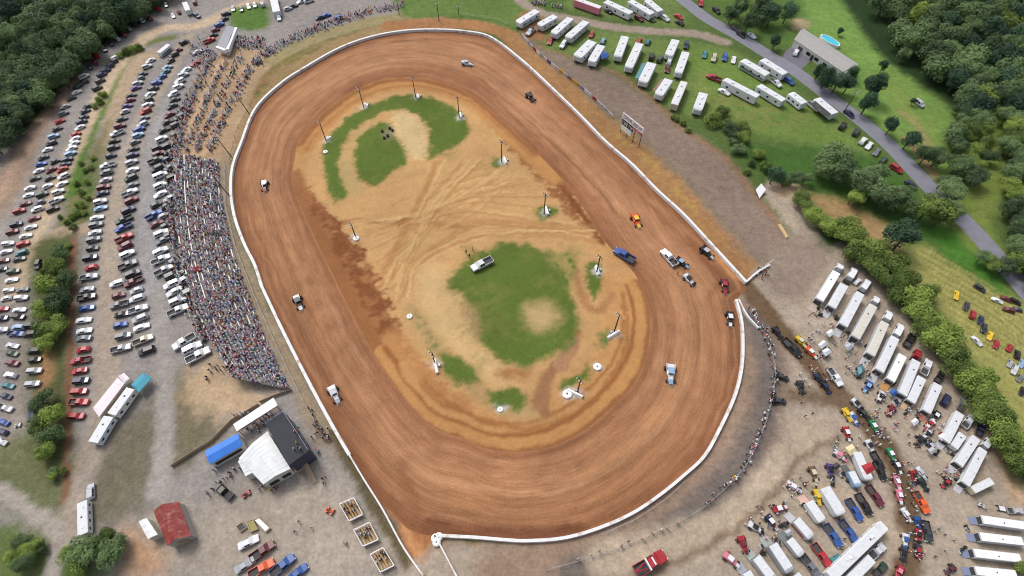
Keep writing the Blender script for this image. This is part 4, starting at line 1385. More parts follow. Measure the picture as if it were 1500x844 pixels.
row('341 12 s,353 13 g,363 9 w,373 7 w,385 6 s', (.2, .95), (.2, .95), 'beside the small green lawn, @ from the left', GT)
row('331 20 n,327 28 n,322 36 b,316 43 m,312 51 k,307 59 rp,289 76 s,285 92 r', (.9, -.4), (.9, -.4), 'beside the long white-eaved shed, @ from the top', GT)
row('243 7 g,253 22 w,262 17 m,285 3 m', (.3, .9), (.3, .9), 'beside the bend of the dirt lane, @ from the left', GT)
put_car(288, 23, 'n', .9, .4, 'crossing the dirt lane by its bend', None)
put_car(408, 26, 'wv', .3, .95, 'parked below the white box truck at the top lot', None)
row('441 2 w,453 1 w,422 12 s,430 8 d,468 25 n,478 22 b,497 26 b', (.9, -.3), (.9, -.3), 'on the top gravel lot above the crowd, @ from the left', GT)

# field of campers
GH = 'cars among the campers'
row('806 60 r,825 65 w,867 50 r,884 59 l,936 59 r,950 61 t,954 82 k,966 86 e,980 90 w,977 101 m,1006 66 n', (-.5, .85), (-.3, .95), 'beside the camper rows, @ from the left', GH, True)
put_car(777, 46, 'sp', -.7, .7, '', None, True, 'silver pickup truck between the first two campers')
row('1032 79 t,1046 85 c,1062 84 b,1075 87 w', (-.3, .95), (-.2, .95), 'in the open grass row right of the campers, @ from the left', GH, True)
put_car(1060, 134, 'w', .85, .45, '', None, True, 'white car on the grass below the long fifth-wheel camper')
put_car(1045, 114, 'rp', -.9, -.3, '', None, True, 'red pickup truck hitched by the long fifth-wheel camper')
row('994 24 r,996 33 k,975 27 w,937 27 m,954 27 e,892 16 d', (.85, .5), (.8, .5), 'beyond the gravel lane near the road, @ in its cluster', GH, True)
row('1077 42 d,1102 52 w,1085 50 k,1157 119 b', (.8, .55), (.8, .55), 'along the asphalt road edge, @ from the top', GH, True)
put_car(1027, 4, 'r', .2, .9, '', None, True, 'small red car at the top of the asphalt road')
put_car(1050, 15, 'k', .7, .6, '', None, True, 'black car beside shrubs at the top of the asphalt road')
put_car(1166, 77, 'wv', .35, -.9, '', None, True, 'white SUV on the house driveway')
put_car(1244, 166, 'n', .8, .55, '', None, True, 'navy blue car on the asphalt road by the utility pole', name='moving_car')
row('1235 184 k,1255 194 d,1264 206 w,1274 213 w,1285 222 g,1295 233 e', (.55, -.8), (.6, -.7), 'nosed onto the lower road verge, @ from the top', GH, True)
put_car(1314, 247, 'rv', .8, .55, '', None, True, 'red SUV on the road verge above the thicket')
put_car(1335, 270, 'n', .8, .55, '', None, True, 'navy blue car half hidden by trees at the road edge')
put_car(1347, 152, 'sn', .75, .6, '', None, True, 'silver minivan alone on the bright lawn beside a bush')
put_car(1136, 121, 'wp', .8, .55, '', None, True, 'white pickup truck between campers near the driveway')
put_car(1192, 156, 'wp', .75, .6, '', None, True, 'white pickup truck beside the camper with an awning')

# mown field lot
GM = 'cars in the mown field'
row('1402 433 y,1416 448 d,1425 460 r,1436 469 n,1442 481 d,1451 492 y,1459 503 r', (-.25, .95), (-.2, .95), 'in the mown field line, @ from the top', GM, True)
put_car(1431, 499, 'w', .7, .7, '', None, True, 'white sedan lying diagonal beside the mown field line')
put_car(1479, 508, 'r', .4, -.85, '', None, True, 'red sedan standing alone below the mown field line')
row('1437 423 d,1461 440 w,1475 437 m,1487 441 k,1476 453 m,1490 453 d', (.85, .45), (.9, .3), 'at the upper end of the mown field, @ from the left', GM, True)
row('1490 519 k,1479 532 s,1486 542 w,1497 532 l,1495 555 g,1497 572 k', (-.3, .95), (-.3, .95), 'in the packed cluster at the field edge, @ from the top', GM, True)

# foreground
GN = 'cars parked in the foreground lot'
put_car(364, 796, 'ws', .86, -.45, '', GN, True, 'white sedan nearest the timber deck in the foreground lot')
put_car(385, 808, 'mp', .86, -.55, '', GN, True, 'maroon pickup truck between white and orange cars in the foreground lot')
put_car(358, 829, 's', .82, -.55, '', GN, True, 'silver sedan at the lower left of the foreground lot')
put_car(384, 832, 'op', .8, -.55, '', GN, True, 'orange pickup truck in the foreground lot')
put_car(413, 828, 'bp', .75, -.65, '', GN, True, 'blue and white pickup truck in the foreground lot')
put_car(434, 840, 'b', .7, -.65, '', GN, True, 'blue sedan cut by the frame edge in the foreground lot')
put_car(132, 721, 'sv', -.05, -1, '', None, True, 'silver SUV above the long white trailer')
put_car(327, 718, 'kp', -.75, -.5, '', None, True, 'black pickup truck parked by the queue below the blue roof')
put_car(705, 387, 'wp', -.85, .42, '', None, True, 'white pickup truck with a loaded bed on the infield grass', sc=1.05)
put_car(914, 374, 'bp', -.8, -.55, '', None, True, 'blue pickup truck on the clay in the far corner of the near turn', name='track_car', sc=1.05)
put_atv(362, 724, 'r', .8, -.5, 'red utility buggy below the white roofed building')
put_atv(28, 624, 'w', .9, -.2, 'white buggy standing on the left lane by the dark shed')

# ------------------------------------------------------------------ campers and motorhomes on the field
GCm = 'campers on the grass field'
CW = COL['w'][0]


def camper(lab, f, r, wid=3.2, h=3.1, nose='vee', **kw):
    kw.setdefault('windows', 3)
    kw.setdefault('ac', 1)
    return put_trailer(kw.pop('name', 'camper'), lab, 'camper', f, r, wid, h, group=GCm, nose=nose, **kw)


camper('white motorhome with a blue front, first of the camper line', (759, 32), (787, 15), h=3.1, stripe='l', wheels=True, nose='round')
camper('small white camper, second in the line beside a silver pickup', (790, 36), (814, 23))
camper('white camper, third in the line above a red car', (811, 48), (836, 26), ac=2)
camper('white camper, fourth in the line above a white car', (832, 54), (859, 31), ac=2)
camper('wide white camper with a slide-out above the track apron', (846, 82), (868, 60), wid=3.9)
camper('narrow white camper with a blue canopy on its right', (867, 89), (881, 66))
camper('white motorhome with dark front end on the field centre', (905, 82), (916, 53), h=3.1, nose='round', ac=2, stripe='g')
camper('long white camper, right neighbour of the dark-fronted motorhome', (921, 98), (937, 63), ac=2)
camper('wide white tent camper with teal side flaps', (942, 119), (955, 92), wid=3.6, awning=(-1, 1.6, COL['t'][0]))
camper('white camper in the upper row beside the lane', (980, 80), (990, 58))
camper('white camper with a slide-out in the upper row, behind a navy car', (994, 106), (1005, 76), wid=3.0, ac=2)
camper('white camper with a brown awning at the row end', (965, 138), (980, 116), wid=3.2, awning=(-1, 1.2, COL['a'][0]))
put_trailer('motorhome', 'long beige motorhome with white cab at the low end of the camper rows', 'camper', (1003, 118), (988, 153), 2.6, 3.0, COL['c'][0], GCm, nose='round', windows=3, ac=1)
camper('small white camper alone beside the bushes', (1022, 160), (1031, 136))
camper('very long white fifth-wheel camper behind the red pickup', (1061, 115), (1111, 141), wid=2.7, h=3.4, ac=2)
camper('long white camper, upper one beside the road', (1087, 87), (1125, 109), ac=2, stripe='g')
camper('long white camper, lower one below the silver stripe camper', (1111, 124), (1149, 147), wid=2.8, ac=2)
camper('white camper end-on to the driveway mouth', (1116, 86), (1151, 108), ac=1)
camper('short white camper on the verge below the driveway', (1158, 135), (1179, 151), wid=3.0)
camper('white camper with a dark awning nearest the utility pole', (1196, 143), (1224, 166), awning=(1, 2.2, COL['k'][0]))
put_trailer('race_trailer', 'long pinkish trailer at the top beyond the gravel lane', 'trailer', (843, -2), (880, 11), 2.6, 3.3, COL['p'][0], GCm)
camper('long white camper beyond the gravel lane beside a grey car', (886, 1), (925, 19), ac=2)
camper('longest white camper beyond the gravel lane', (922, 0), (956, 20), ac=2)
camper('white camper beyond the gravel lane nearest the road', (947, -1), (968, 16))
put_canopy('bright blue canopy beside the narrow white camper', [(877, 79), (888, 75), (893, 82), (882, 87)], 2.3, COL['b'][0][:3] + (1,))

# ------------------------------------------------------------------ race haulers along the pit's right edge
GHl = 'race haulers along the pit edge'
RS = (2.6, S(186, 190, 196))
HW, HH = 2.65, 3.5


def hauler(lab, f, r, ramp=2.8, rampc=S(186, 186, 190), **kw):
    kw.setdefault('wid', HW)
    kw.setdefault('h', HH)
    kw.setdefault('roofm', M_roof)
    return put_trailer('race_hauler', lab, 'trailer', f, r, kw.pop('wid'), kw.pop('h'), group=GHl, ramp=(ramp, rampc) if ramp else None, **kw)


hauler('white race hauler with a maroon tail, topmost of the pit row', (1226, 398), (1201, 439), ramp=3.2, rampc=S(190, 170, 160), roofm=M_white)
hauler('white race hauler with an orange item on its ramp, second of the pit row', (1237, 417), (1219, 449), ramp=2.6, vents=1)
hauler('long pale race hauler with a blunt white tractor, third of the pit row', (1261, 429), (1236, 476), ramp=3.0)
hauler('grey roofed race hauler with a ramp lowered, fourth of the pit row', (1280, 447), (1254, 494), ramp=3.0, roofm=M_cream)
hauler('cream roofed race hauler, fifth of the pit row', (1297, 472), (1276, 519), ramp=3.0, roofm=M_cream)
hauler('very long grey roofed race hauler, sixth of the pit row', (1312, 494), (1289, 543), ramp=3.0)
hauler('white race hauler behind a dark pickup, seventh of the pit row', (1323, 520), (1305, 557), ramp=3.0, rampc=S(190, 140, 90), roofm=M_white, h=3.0)
hauler('white race hauler pulled by the red tractor, eighth of the pit row', (1343, 528), (1323, 578), ramp=2.8, h=3.2)
hauler('pale race hauler behind a white crew pickup, ninth of the pit row', (1351, 553), (1335, 588), ramp=2.2, rampc=S(200, 170, 140), h=3.0)
hauler('narrow pale race hauler in the shadow beside a navy van, tenth of the pit row', (1375, 563), (1358, 603), ramp=2.4, rampc=S(170, 110, 90), h=2.9)
hauler('pale race hauler behind a small pickup, eleventh of the pit row', (1407, 605), (1386, 646), ramp=2.2, h=3.0)
hauler('two-part short white trailer behind the white dually truck', (1411, 636), (1398, 655), ramp=0, h=2.6, wid=2.5)
hauler('long white race hauler with a dark navy cab, near the pit corner', (1431, 641), (1405, 680), ramp=2.6)
hauler('long white race hauler joined to a motorhome cab at the pit corner', (1441, 658), (1415, 709), ramp=2.6)
for (u, v, r_u, r_v, c, lab) in (
        (1233, 386, 1227, 397, 'w', 'white hauler tractor at the head of the topmost race hauler'), (1254, 392, 1243, 410, 'w', 'white crew-cab tractor of the second race hauler'),
        (1274, 409, 1262, 426, 'w', 'blunt white tractor ahead of the third race hauler'), (1287, 434, 1279, 446, 'w', 'white tractor cab of the fourth race hauler'),
        (1305, 455, 1297, 471, 'w', 'white tractor cab of the cream roofed hauler'), (1322, 474, 1311, 494, 'w', 'white tractor cab of the very long grey hauler'),
        (1348, 512, 1341, 526, 'r', 'bright red tractor of the eighth race hauler'), (1452, 642, 1440, 657, 'w', 'white motorhome cab at the pit corner')):
    put_truck(lab, (u, v), (r_u, r_v), COL[c][0])
put_car(1332, 499, 'kp', .5, -.8, '', None, True, 'dark pickup truck ahead of the seventh race hauler', sc=1.2)
put_car(1358, 538, 'wp', .5, -.85, '', None, True, 'white dually pickup truck ahead of the ninth race hauler', sc=1.25)
put_car(1378, 553, 'kp', .4, -.85, '', None, True, 'black pickup truck ahead of the narrow tenth hauler')
put_car(1387, 587, 'nn', .35, -.9, '', None, True, 'navy blue van beside the narrow tenth hauler', sc=1.1)
put_car(1410, 593, 'gp', .4, -.85, '', None, True, 'grey pickup truck ahead of the eleventh hauler')
put_car(1420, 618, 'wp', .5, -.85, '', None, True, 'white dually pickup truck beside the dark cab near the pit corner', sc=1.2)
put_car(1437, 628, 'np', .45, -.85, '', None, True, 'navy blue truck cab ahead of the long white hauler', sc=1.1)
put_car(1255, 412, 'wv', .6, -.7, '', None, True, 'white utility cart between the second and third haulers', sc=.8)
GHb = 'haulers parked across the lower right corner'
for f, r, lab, ac in (((1502, 770), (1440, 761), 'white hauler, upper of the four lying across the lower right corner', 0), ((1499, 793), (1437, 786), 'white hauler, second of the four across the lower right corner', 0), ((1496, 818), (1428, 810), 'white hauler with roof vents, third across the lower right corner', 0), ((1490, 842), (1430, 836), 'cream white hauler, lowest of the four across the lower right corner', 0)):
    put_trailer('race_hauler', lab, 'trailer', f, r, 2.9, 3.5, CW, GHb, ramp=(2.6, S(120, 130, 160)), roofm=M_white, vents=3)
put_trailer('box_truck', 'white box truck parked alone below the pit corner', 'truck', (1425, 718), (1454, 704), 2.5, 3.0, COL['c'][0], None, nose='flat', vents=1)
put_car(1487, 748, 'sp', .95, .1, '', None, True, 'silver pickup truck above the upper corner hauler')
put_trailer('utility_trailer', 'open black utility trailer behind the silver pickup', 'trailer', (1474, 746), (1463, 744), 2.0, .7, COL['k'][0], None, vents=0)

# ------------------------------------------------------------------ enclosed trailers in the lower pit
GP = 'enclosed trailers in the lower pit'
RP = S(172, 168, 166)
for f, r, wd, h, cc, st, rc, lab in (
        ((1274, 703), (1256, 662), 2.7, 2.7, 'w', None, S(225, 215, 180), 'long white trailer with a red canopy over its side'),
        ((1259, 713), (1247, 690), 2.3, 2.4, 'l', None, S(90, 90, 90), 'pale blue roofed trailer beside the red canopy trailer'),
        ((1234, 754), (1209, 714), 3.2, 3.2, 'w', None, S(170, 150, 120), 'big bright white trailer, largest of the lower pit'),
        ((1206, 764), (1186, 735), 2.7, 2.7, 'w', None, S(210, 170, 160), 'white trailer with a pink ramp below the big white one'),
        ((1190, 788), (1167, 761), 2.6, 2.7, 'w', 'r', S(180, 182, 190), 'white trailer with red sides in the lower pit'),
        ((1176, 814), (1157, 790), 2.5, 2.6, 'w', None, S(110, 120, 118), 'white vee-nosed trailer between red-sided and long grey trailers'),
        ((1159, 838), (1132, 797), 2.9, 3.1, 's', None, S(150, 160, 158), 'long grey roofed trailer near the frame bottom'),
        ((1134, 850), (1108, 816), 2.7, 2.9, 's', None, S(150, 160, 158), 'grey trailer with a roof hatch at the frame bottom'),
        ((1108, 862), (1094, 838), 2.5, 2.7, 'w', None, S(150, 155, 165), 'small white trailer lowest in the lower pit'),
        ((1186, 866), (1166, 842), 2.5, 2.7, 'w', None, None, 'white trailer cut by the frame bottom below the grey car')):
    put_trailer('enclosed_trailer', lab, 'trailer', f, r, wd, h, COL[cc][0], GP, ramp=(2.4, rc) if rc else None, nose='vee', stripe=st, vents=1)
put_trailer('motor_coach', 'very long white motor coach with a rounded nose at the frame bottom', 'motor coach', (1297, 768), (1217, 845), 2.9, 3.6, CW, None, nose='round', windows=5, ac=2)
put_trailer('enclosed_trailer', 'white trailer behind the pickup beside the motor coach', 'trailer', (1278, 818), (1244, 852), 2.6, 3.0, CW, GP, vents=1)
put_car(1285, 807, 'wp', .65, -.7, '', None, True, 'white pickup truck beside the long motor coach', sc=1.15)
put_car(1290, 833, 'ep', .6, -.7, '', None, True, 'dark green pickup truck at the frame bottom by the coach')
for u, v, c, lab in ((1220, 785, 'b', 'blue pickup truck with a dark bed below the big white trailer'), (1244, 777, 'b', 'bright blue pickup truck, right neighbour of the dark-bedded one'), (1251, 748, 'b', 'blue crew pickup truck beside the big white trailer'),
                     (1266, 739, 'k', 'black pickup truck right of the blue crew pickup'), (1280, 726, 'm', 'maroon pickup truck with a dark bed near the lane'), (1203, 812, 'r', 'red pickup truck with a dark bed in the lower pit'), (1189, 830, 'g', 'grey pickup truck below the red pickup in the lower pit')):
    put_car(u, v, c + 'p', .55, .82, '', None, True, lab, sc=1.12)
put_car(1226, 817, 't', .8, -.5, '', None, True, 'small teal car beside the motor coach', sc=.75)
put_canopy('red and white canopy over the white trailer side', [(1262, 682), (1275, 677), (1283, 688), (1270, 695)], 2.9, COL['r'][0])
put_canopy('pale cream canopy at the trailer tail by the mud lane', [(1238, 656), (1248, 650), (1256, 662), (1246, 668)], 2.4, S(220, 205, 165))
put_canopy('teal canopy at the sixth hauler ramp', [(1256, 538), (1264, 536), (1266, 546), (1258, 549)], 2.3, COL['t'][0])
put_canopy('white canopy beside the second lane of race cars', [(1198, 505), (1206, 498), (1213, 503), (1204, 511)], 2.3, CW)
put_canopy('white work awning near the third hauler ramp', [(1204, 514), (1212, 509), (1219, 516), (1210, 522)], 2.2, CW)

# ------------------------------------------------------------------ race cars
GRt = 'race cars out on the oval'
put_race(387, 272, 'k', 'w', 0, 1, 'black race car with a white roof on the front straight', GRt, 1.05, c3='r')
put_race(437, 443, 'k', 'd', .35, .93, 'black race car with a white nose on the front straight', GRt, 1.05, c3='w')
put_race(490, 578, 'w', 's', .42, .9, 'white race car lowest on the front straight', GRt, 1.05)
put_race(685, 92, 'w', 's', .9, .15, 'white race car in the far turn', GRt, 1.05)
put_race(778, 142, 'k', 'k', .7, .7, 'black race car leaving the far turn', GRt, 1.05)
put_race(933, 323, 'o', 'y', .45, .88, 'orange and yellow race car on the back straight', GRt, 1.05)
put_race(983, 548, 'w', 'l', .05, 1, 'white race car alone in the near turn', GRt, 1.08)
put_race(1037, 370, 'k', 's', .75, .65, 'black race car against the back straight wall', GRt, 1.05)
put_race(1062, 419, 'm', 'r', .2, .97, 'maroon race car entering the pit gap', GRt, 1.05)
put_race(1070, 467, 'k', 'w', .1, 1, 'black race car below the pit entrance', GRt, 1.05)
put_race(1011, 410, 'w', 'k', .7, .7, 'small white and black race car nearest the yellow-shirted official', GRt, .9)
put_race(1000, 385, 'k', 'l', .8, .5, 'dark race car on the hook of the white tow truck', GRt, .9)
put_car(981, 377, 'wp', -.6, -.8, '', None, True, 'white tow pickup truck pulling a race car on the back straight', name='track_car')
put_atv(992, 385, 'r', .8, .5, 'red quad bike between the tow truck and dark race car')
GRp = 'race cars standing in the pit'
PITC = '''1140 488 k k .6 .8|1175 501 y c .7 .7|1190 517 o w .7 .7|1211 514 w k .6 -.7|1202 557 n k .6 .8|1211 568 k n .6 .8|1146 552 k d .9 .3|1174 568 d k .3 .9|1142 587 k d .9 .1|1259 546 t k -.3 .9|1271 567 b l -.5 .8|1290 582 w k -.4 .9|1305 602 r m -.5 .8|1257 593 w k .7 .7|1242 608 y y .5 .8|1252 614 w b .6 .8|1267 607 k e .7 .6|1282 626 x w .5 .8|1371 610 k w -.5 .8|1362 622 w r -.6 .7|1276 655 w k .5 .8|1307 667 x w .5 .85|1316 684 d w .5 .85|1316 708 p w .4 .9|1319 728 p w .3 .95|1329 755 w w .6 .8|1327 793 w b .1 1|1324 813 d k 0 1|1346 768 b n .3 .9|1346 786 r k .1 1|1346 809 d r .1 1|1317 839 r p -.3 .9|1351 694 w s .6 .7|1354 711 e k .6 .8|1386 708 k r -.6 .75|1392 835 d m -.6 .7|1357 637 w k -.5 .7|1347 647 d k -.4 .9|1242 636 r w .4 .9|1232 668 w p .8 .6|1217 691 u k .2 .95|1193 695 a c .4 .85|1165 714 w w .8 .5|1199 729 y y .3 .9|1144 744 r w .9 -.2|1132 766 n w .6 .75|1109 774 w k .8 .5|1090 799 r m .4 .9|1073 821 p w .7 .6|1366 655 d s .6 .8|1340 700 r k .3 .9'''
for s in PITC.split('|'):
    u, v, a, b, du, dv = s.split()
    u, v = float(u), float(v)
    if u < 1182 and v > 690:
        wh = 'at the tail of the lower pit trailers'
    elif u < 1182:
        wh = 'near the pit fence'
    elif v > 650 and u < 1260:
        wh = 'beside the enclosed trailers'
    elif v > 640 and u < 1360:
        wh = 'queueing on the mud lane'
    elif u > 1340:
        wh = 'at the ramp of a corner hauler'
    else:
        wh = 'below the hauler ramps'
    ca, cb = COL[a][1], COL[b][1]
    lab = f'{ca} race car with {cb} roof {wh}' if ca != cb else f'all {ca} race car {wh}'
    put_race(u, v, a, b, float(du), float(dv), lab, GRp, 1.02)
put_car(1161, 508, 'kp', .7, .7, '', None, True, 'dark pickup truck on the mud lane between race cars', sc=1.2)
put_car(1222, 552, 'wp', .6, .8, '', None, True, 'white truck beside the mud lane below the hauler ramps', sc=1.1)
put_car(1285, 675, 'kp', .5, .85, '', None, True, 'dark pickup truck right of the red canopy, upper of two')
put_car(1290, 690, 'kp', .5, .85, '', None, True, 'dark pickup truck right of the red canopy, lower of two')
put_car(1349, 735, 'op', .5, .85, '', None, True, 'bright orange-red pickup truck standing in the pit', sc=1.2)
put_car(1358, 779, 'dp', .2, .95, '', None, True, 'charcoal pickup truck beside the queue at the lower right', sc=1.15)
for u, v, c, du, dv, lab in ((1225, 466, 'd', .6, .7, 'grey quad bike at the second hauler ramp'), (1313, 590, 'k', .6, .8, 'black quad bike between the hauler ramps'), (1243, 490, 'k', .5, .8, 'black quad bike beside the fourth hauler ramp'), (1395, 668, 'k', .6, .7, 'black quad bike by the pit corner haulers'),
                             (484, 749, 'o', .8, .4, 'orange quad bike alone on the foreground gravel'), (1436, 741, 'w', .8, .4, 'white quad bike near the corner box truck')):
    put_atv(u, v, c, du, dv, lab)

# red wrecker with a flat back and white light bar
k = K(950, 822)
o = thing('tow_truck', 'red wrecker truck with white boom at the bottom of the outer gravel ring', 'tow truck', W(951, 826), head(951, 826, .82, -.5), k * 1.25)
body, parts, _, _ = CARS['pickup']
link('body', body, o, color=COL['r'][0])
for nm, me, loc in parts:
    link(nm, me, o, loc=loc)
mb = MB()
mb.tube((-.9, -.5, 1.1), (-3.0, 0, 2.1), .09, n=6)
mb.tube((-.9, .5, 1.1), (-3.0, 0, 2.1), .09, n=6)
link('boom', mb.mesh('boom', [mat('red_boom', S(190, 30, 60), rough=.5)]), o)
mb = MB()
mb.box(-.72, -.5, -.95, .95, 1.2, 1.95, bev=.05)
link('headboard', mb.mesh('headboard', [M_white]), o)
mb = MB()
mb.box(.3, .55, -.6, .6, 1.79, 1.92, bev=.03)
link('light_bar', mb.mesh('light_bar', [M_white]), o)
# ------------------------------------------------------------------ buildings
def recalc(me):
    bm = bmesh.new()
    bm.from_mesh(me)
    bmesh.ops.recalc_face_normals(bm, faces=bm.faces)
    bm.to_mesh(me)
    bm.free()
    return me


M_tinW = mat('white_metal_roof', S(226, 230, 232), rough=.5, vary=.12, vscale=.35, stain=(S(150, 145, 135), .3, .45))
M_tinR = mat('red_metal_roof', S(150, 62, 56), rough=.55, vary=.3, vscale=.5, stain=(S(196, 150, 140), .8, .6))
M_shing = mat('grey_shingles', S(166, 164, 162), rough=.9, vary=.14, vscale=1.2)
M_blk = mat('black_roofing', S(46, 50, 58), rough=.8, vary=.2, vscale=.8)
M_blue = mat('blue_tarp', S(34, 118, 214), rough=.5, vary=.1, vscale=.6)
M_side = mat('white_siding', S(214, 214, 208), rough=.6, vary=.08, vscale=.6)


def gable(o, quad, h, peak, m_roof, m_wall, along=0, eave=.25, ribs=0):
    """quad: roof-corner points (world, relative to o) in order; along=0: ridge runs parallel to edge 0-1"""
    q = [Vector((p.x, p.y, h)) for p in quad]
    if along:
        q = q[1:] + q[:1]
    c = sum(q, Vector()) / 4
    wq = [p.lerp(Vector((c.x, c.y, h)), .03) for p in q]
    ra, rb = (q[0] + q[3]) / 2, (q[1] + q[2]) / 2
    ra, rb = ra + Vector((0, 0, peak)), rb + Vector((0, 0, peak))
    wa, wb = (wq[0] + wq[3]) / 2, (wq[1] + wq[2]) / 2
    mb = MB()
    vs = [Vector((p.x, p.y, 0)) for p in wq] + wq + [wa + Vector((0, 0, peak - .08)), wb + Vector((0, 0, peak - .08))]
    mb.add(vs, [[0, 1, 5, 4], [1, 2, 6, 9, 5], [2, 3, 7, 6], [3, 0, 4, 8, 7]])
    link('wall', recalc(mb.mesh('building_wall', [m_wall])), o)
    t = Vector((0, 0, .14))
    for nm, P4 in (('roof', [q[0], q[1], rb, ra]), ('roof', [q[3], q[2], rb, ra])):
        rb_ = MB()
        up = [p + t for p in P4]
        rb_.add(P4 + up, [[0, 1, 2, 3], [4, 5, 6, 7], [0, 1, 5, 4], [1, 2, 6, 5], [2, 3, 7, 6], [3, 0, 4, 7]])
        for i in range(1, ribs):
            f = i / ribs
            a, b = up[0].lerp(up[1], f), up[3].lerp(up[2], f)
            d = (up[1] - up[0]).normalized() * .04
            e = Vector((0, 0, .05))
            rb_.add([a - d, a + d, b + d, b - d, a - d + e, a + d + e, b + d + e, b - d + e], [[4, 5, 6, 7], [0, 1, 5, 4], [1, 2, 6, 5], [2, 3, 7, 6], [3, 0, 4, 7]])
        link(nm, recalc(rb_.mesh('building_roof', [m_roof])), o)
    return q


def bld(name, label, cat, px, h):
    pts = [W(u, v, h) for u, v in px]
    c = sum(pts, Vector()) / len(pts)
    o = thing(name, label, cat, (c.x, c.y, 0))
    return o, [Vector((p.x - c.x, p.y - c.y, p.z)) for p in pts]


def panel(o, nm, a, b, z0, z1, t0, t1, m, off=.05, thick=.06):
    a, b = Vector((a.x, a.y, 0)), Vector((b.x, b.y, 0))
    n = (b - a).cross(Vector((0, 0, 1))).normalized()
    if n.dot((a + b) / 2) < 0:
        n = -n
    p, q = a.lerp(b, t0), a.lerp(b, t1)
    mb = MB()
    P4 = [p + Vector((0, 0, z0)), q + Vector((0, 0, z0)), q + Vector((0, 0, z1)), p + Vector((0, 0, z1))]
    i_, o_ = [x - n * .02 for x in P4], [x + n * thick for x in P4]
    mb.add(i_ + o_, [[0, 1, 2, 3], [4, 5, 6, 7], [0, 1, 5, 4], [1, 2, 6, 5], [2, 3, 7, 6], [3, 0, 4, 7]])
    return link(nm, recalc(mb.mesh(nm, [m])), o)


# concession building with white roof
o, q = bld('concession_building', 'large building with a pale white metal roof beside the black-roofed tower', 'building', [(350, 672), (392, 632), (426, 687), (386, 710)], 3.6)
gable(o, q, 3.6, .7, M_tinW, M_side, along=1, ribs=10)
for t0, t1 in ((.12, .42), (.55, .88)):
    panel(o, 'window', q[2], q[3], 1.1, 2.3, t0, t1, M_dark)
    panel(o, 'window', q[3], q[0], 1.1, 2.3, t0, t1, M_dark)
o, q = bld('lean_to', 'small white-roofed lean-to on the left corner of the concession building', 'shed', [(349, 676), (364, 663), (378, 690), (360, 698)], 2.9)
gable(o, q, 2.9, .25, M_tinW, M_side, along=1, ribs=5)
# black roofed press tower
o, q = bld('press_tower', 'tall press tower with a flat black roof facing the front straight', 'building', [(389, 621), (416, 603), (453, 660), (423, 682)], 6.0)
mb = MB()
vs = [Vector((p.x * .97, p.y * .97, 0)) for p in q] + [Vector((p.x * .97, p.y * .97, 5.8)) for p in q]
mb.add(vs, [[0, 1, 5, 4], [1, 2, 6, 5], [2, 3, 7, 6], [3, 0, 4, 7]])
link('wall', recalc(mb.mesh('tower_wall', [mat('tower_siding', S(70, 70, 92), rough=.7, vary=.15)])), o)
mb = MB()
mb.add([Vector((p.x, p.y, 5.8)) for p in q] + [Vector((p.x, p.y, 6.05)) for p in q], [[3, 2, 1, 0], [4, 5, 6, 7], [0, 1, 5, 4], [1, 2, 6, 5], [2, 3, 7, 6], [3, 0, 4, 7]])
link('roof', recalc(mb.mesh('tower_roof', [M_blk])), o)
mb = MB()
for a, b in ((q[1], q[2]), (q[0], q[1])):
    for i in range(9):
        p = Vector((a.x, a.y, 6.05)).lerp(Vector((b.x, b.y, 6.05)), i / 8) * 1
        mb.tube((p.x * .98, p.y * .98, 6.05), (p.x * .98, p.y * .98, 6.95), .03, n=5)
    for z in (6.5, 6.95):
        mb.tube((a.x * .98, a.y * .98, z), (b.x * .98, b.y * .98, z), .025, n=5)
link('railing', mb.mesh('tower_railing', [mat('railing_paint', S(180, 180, 215), rough=.5)]), o)
for i in range(6):
    panel(o, 'window', q[1], q[2], 3.6, 5.0, .04 + i * .16, .17 + i * .16, M_glass)
# long white roof
o, q = bld('ticket_shed', 'long narrow white-roofed stand open on its lower side', 'stand', [(341, 621), (400, 582), (407, 594), (347, 632)], 3.0)
mb = MB()
mb.add([Vector((p.x, p.y, 2.95 - (.35 if i in (0, 1) else 0))) for i, p in enumerate(q)] + [Vector((p.x, p.y, 3.12 - (.35 if i in (0, 1) else 0))) for i, p in enumerate(q)], [[3, 2, 1, 0], [4, 5, 6, 7], [0, 1, 5, 4], [1, 2, 6, 5], [2, 3, 7, 6], [3, 0, 4, 7]])
link('roof', recalc(mb.mesh('stand_roof', [M_tinW])), o)
for i in range(6):
    for a, b in ((q[0], q[1]), (q[3], q[2])):
        p = a.lerp(b, .02 + i * .19) * .985
        pb = MB()
        pb.box(p.x - .07, p.x + .07, p.y - .07, p.y + .07, 0, 2.75)
        link('post', pb.mesh('stand_post', [M_wood]), o)
panel(o, 'counter', q[0] * .95, q[1] * .95, 0, 1.1, .02, .98, M_side)
# blue roof
o, q = bld('food_stand', 'food stand under a bright blue tarp roof', 'stand', [(300, 660), (348, 634), (355, 652), (307, 680)], 3.0)
gable(o, q, 2.7, .45, M_blue, M_side, along=0, ribs=2)
panel(o, 'serving_hatch', q[2], q[3], 1.0, 2.1, .1, .9, M_dark)
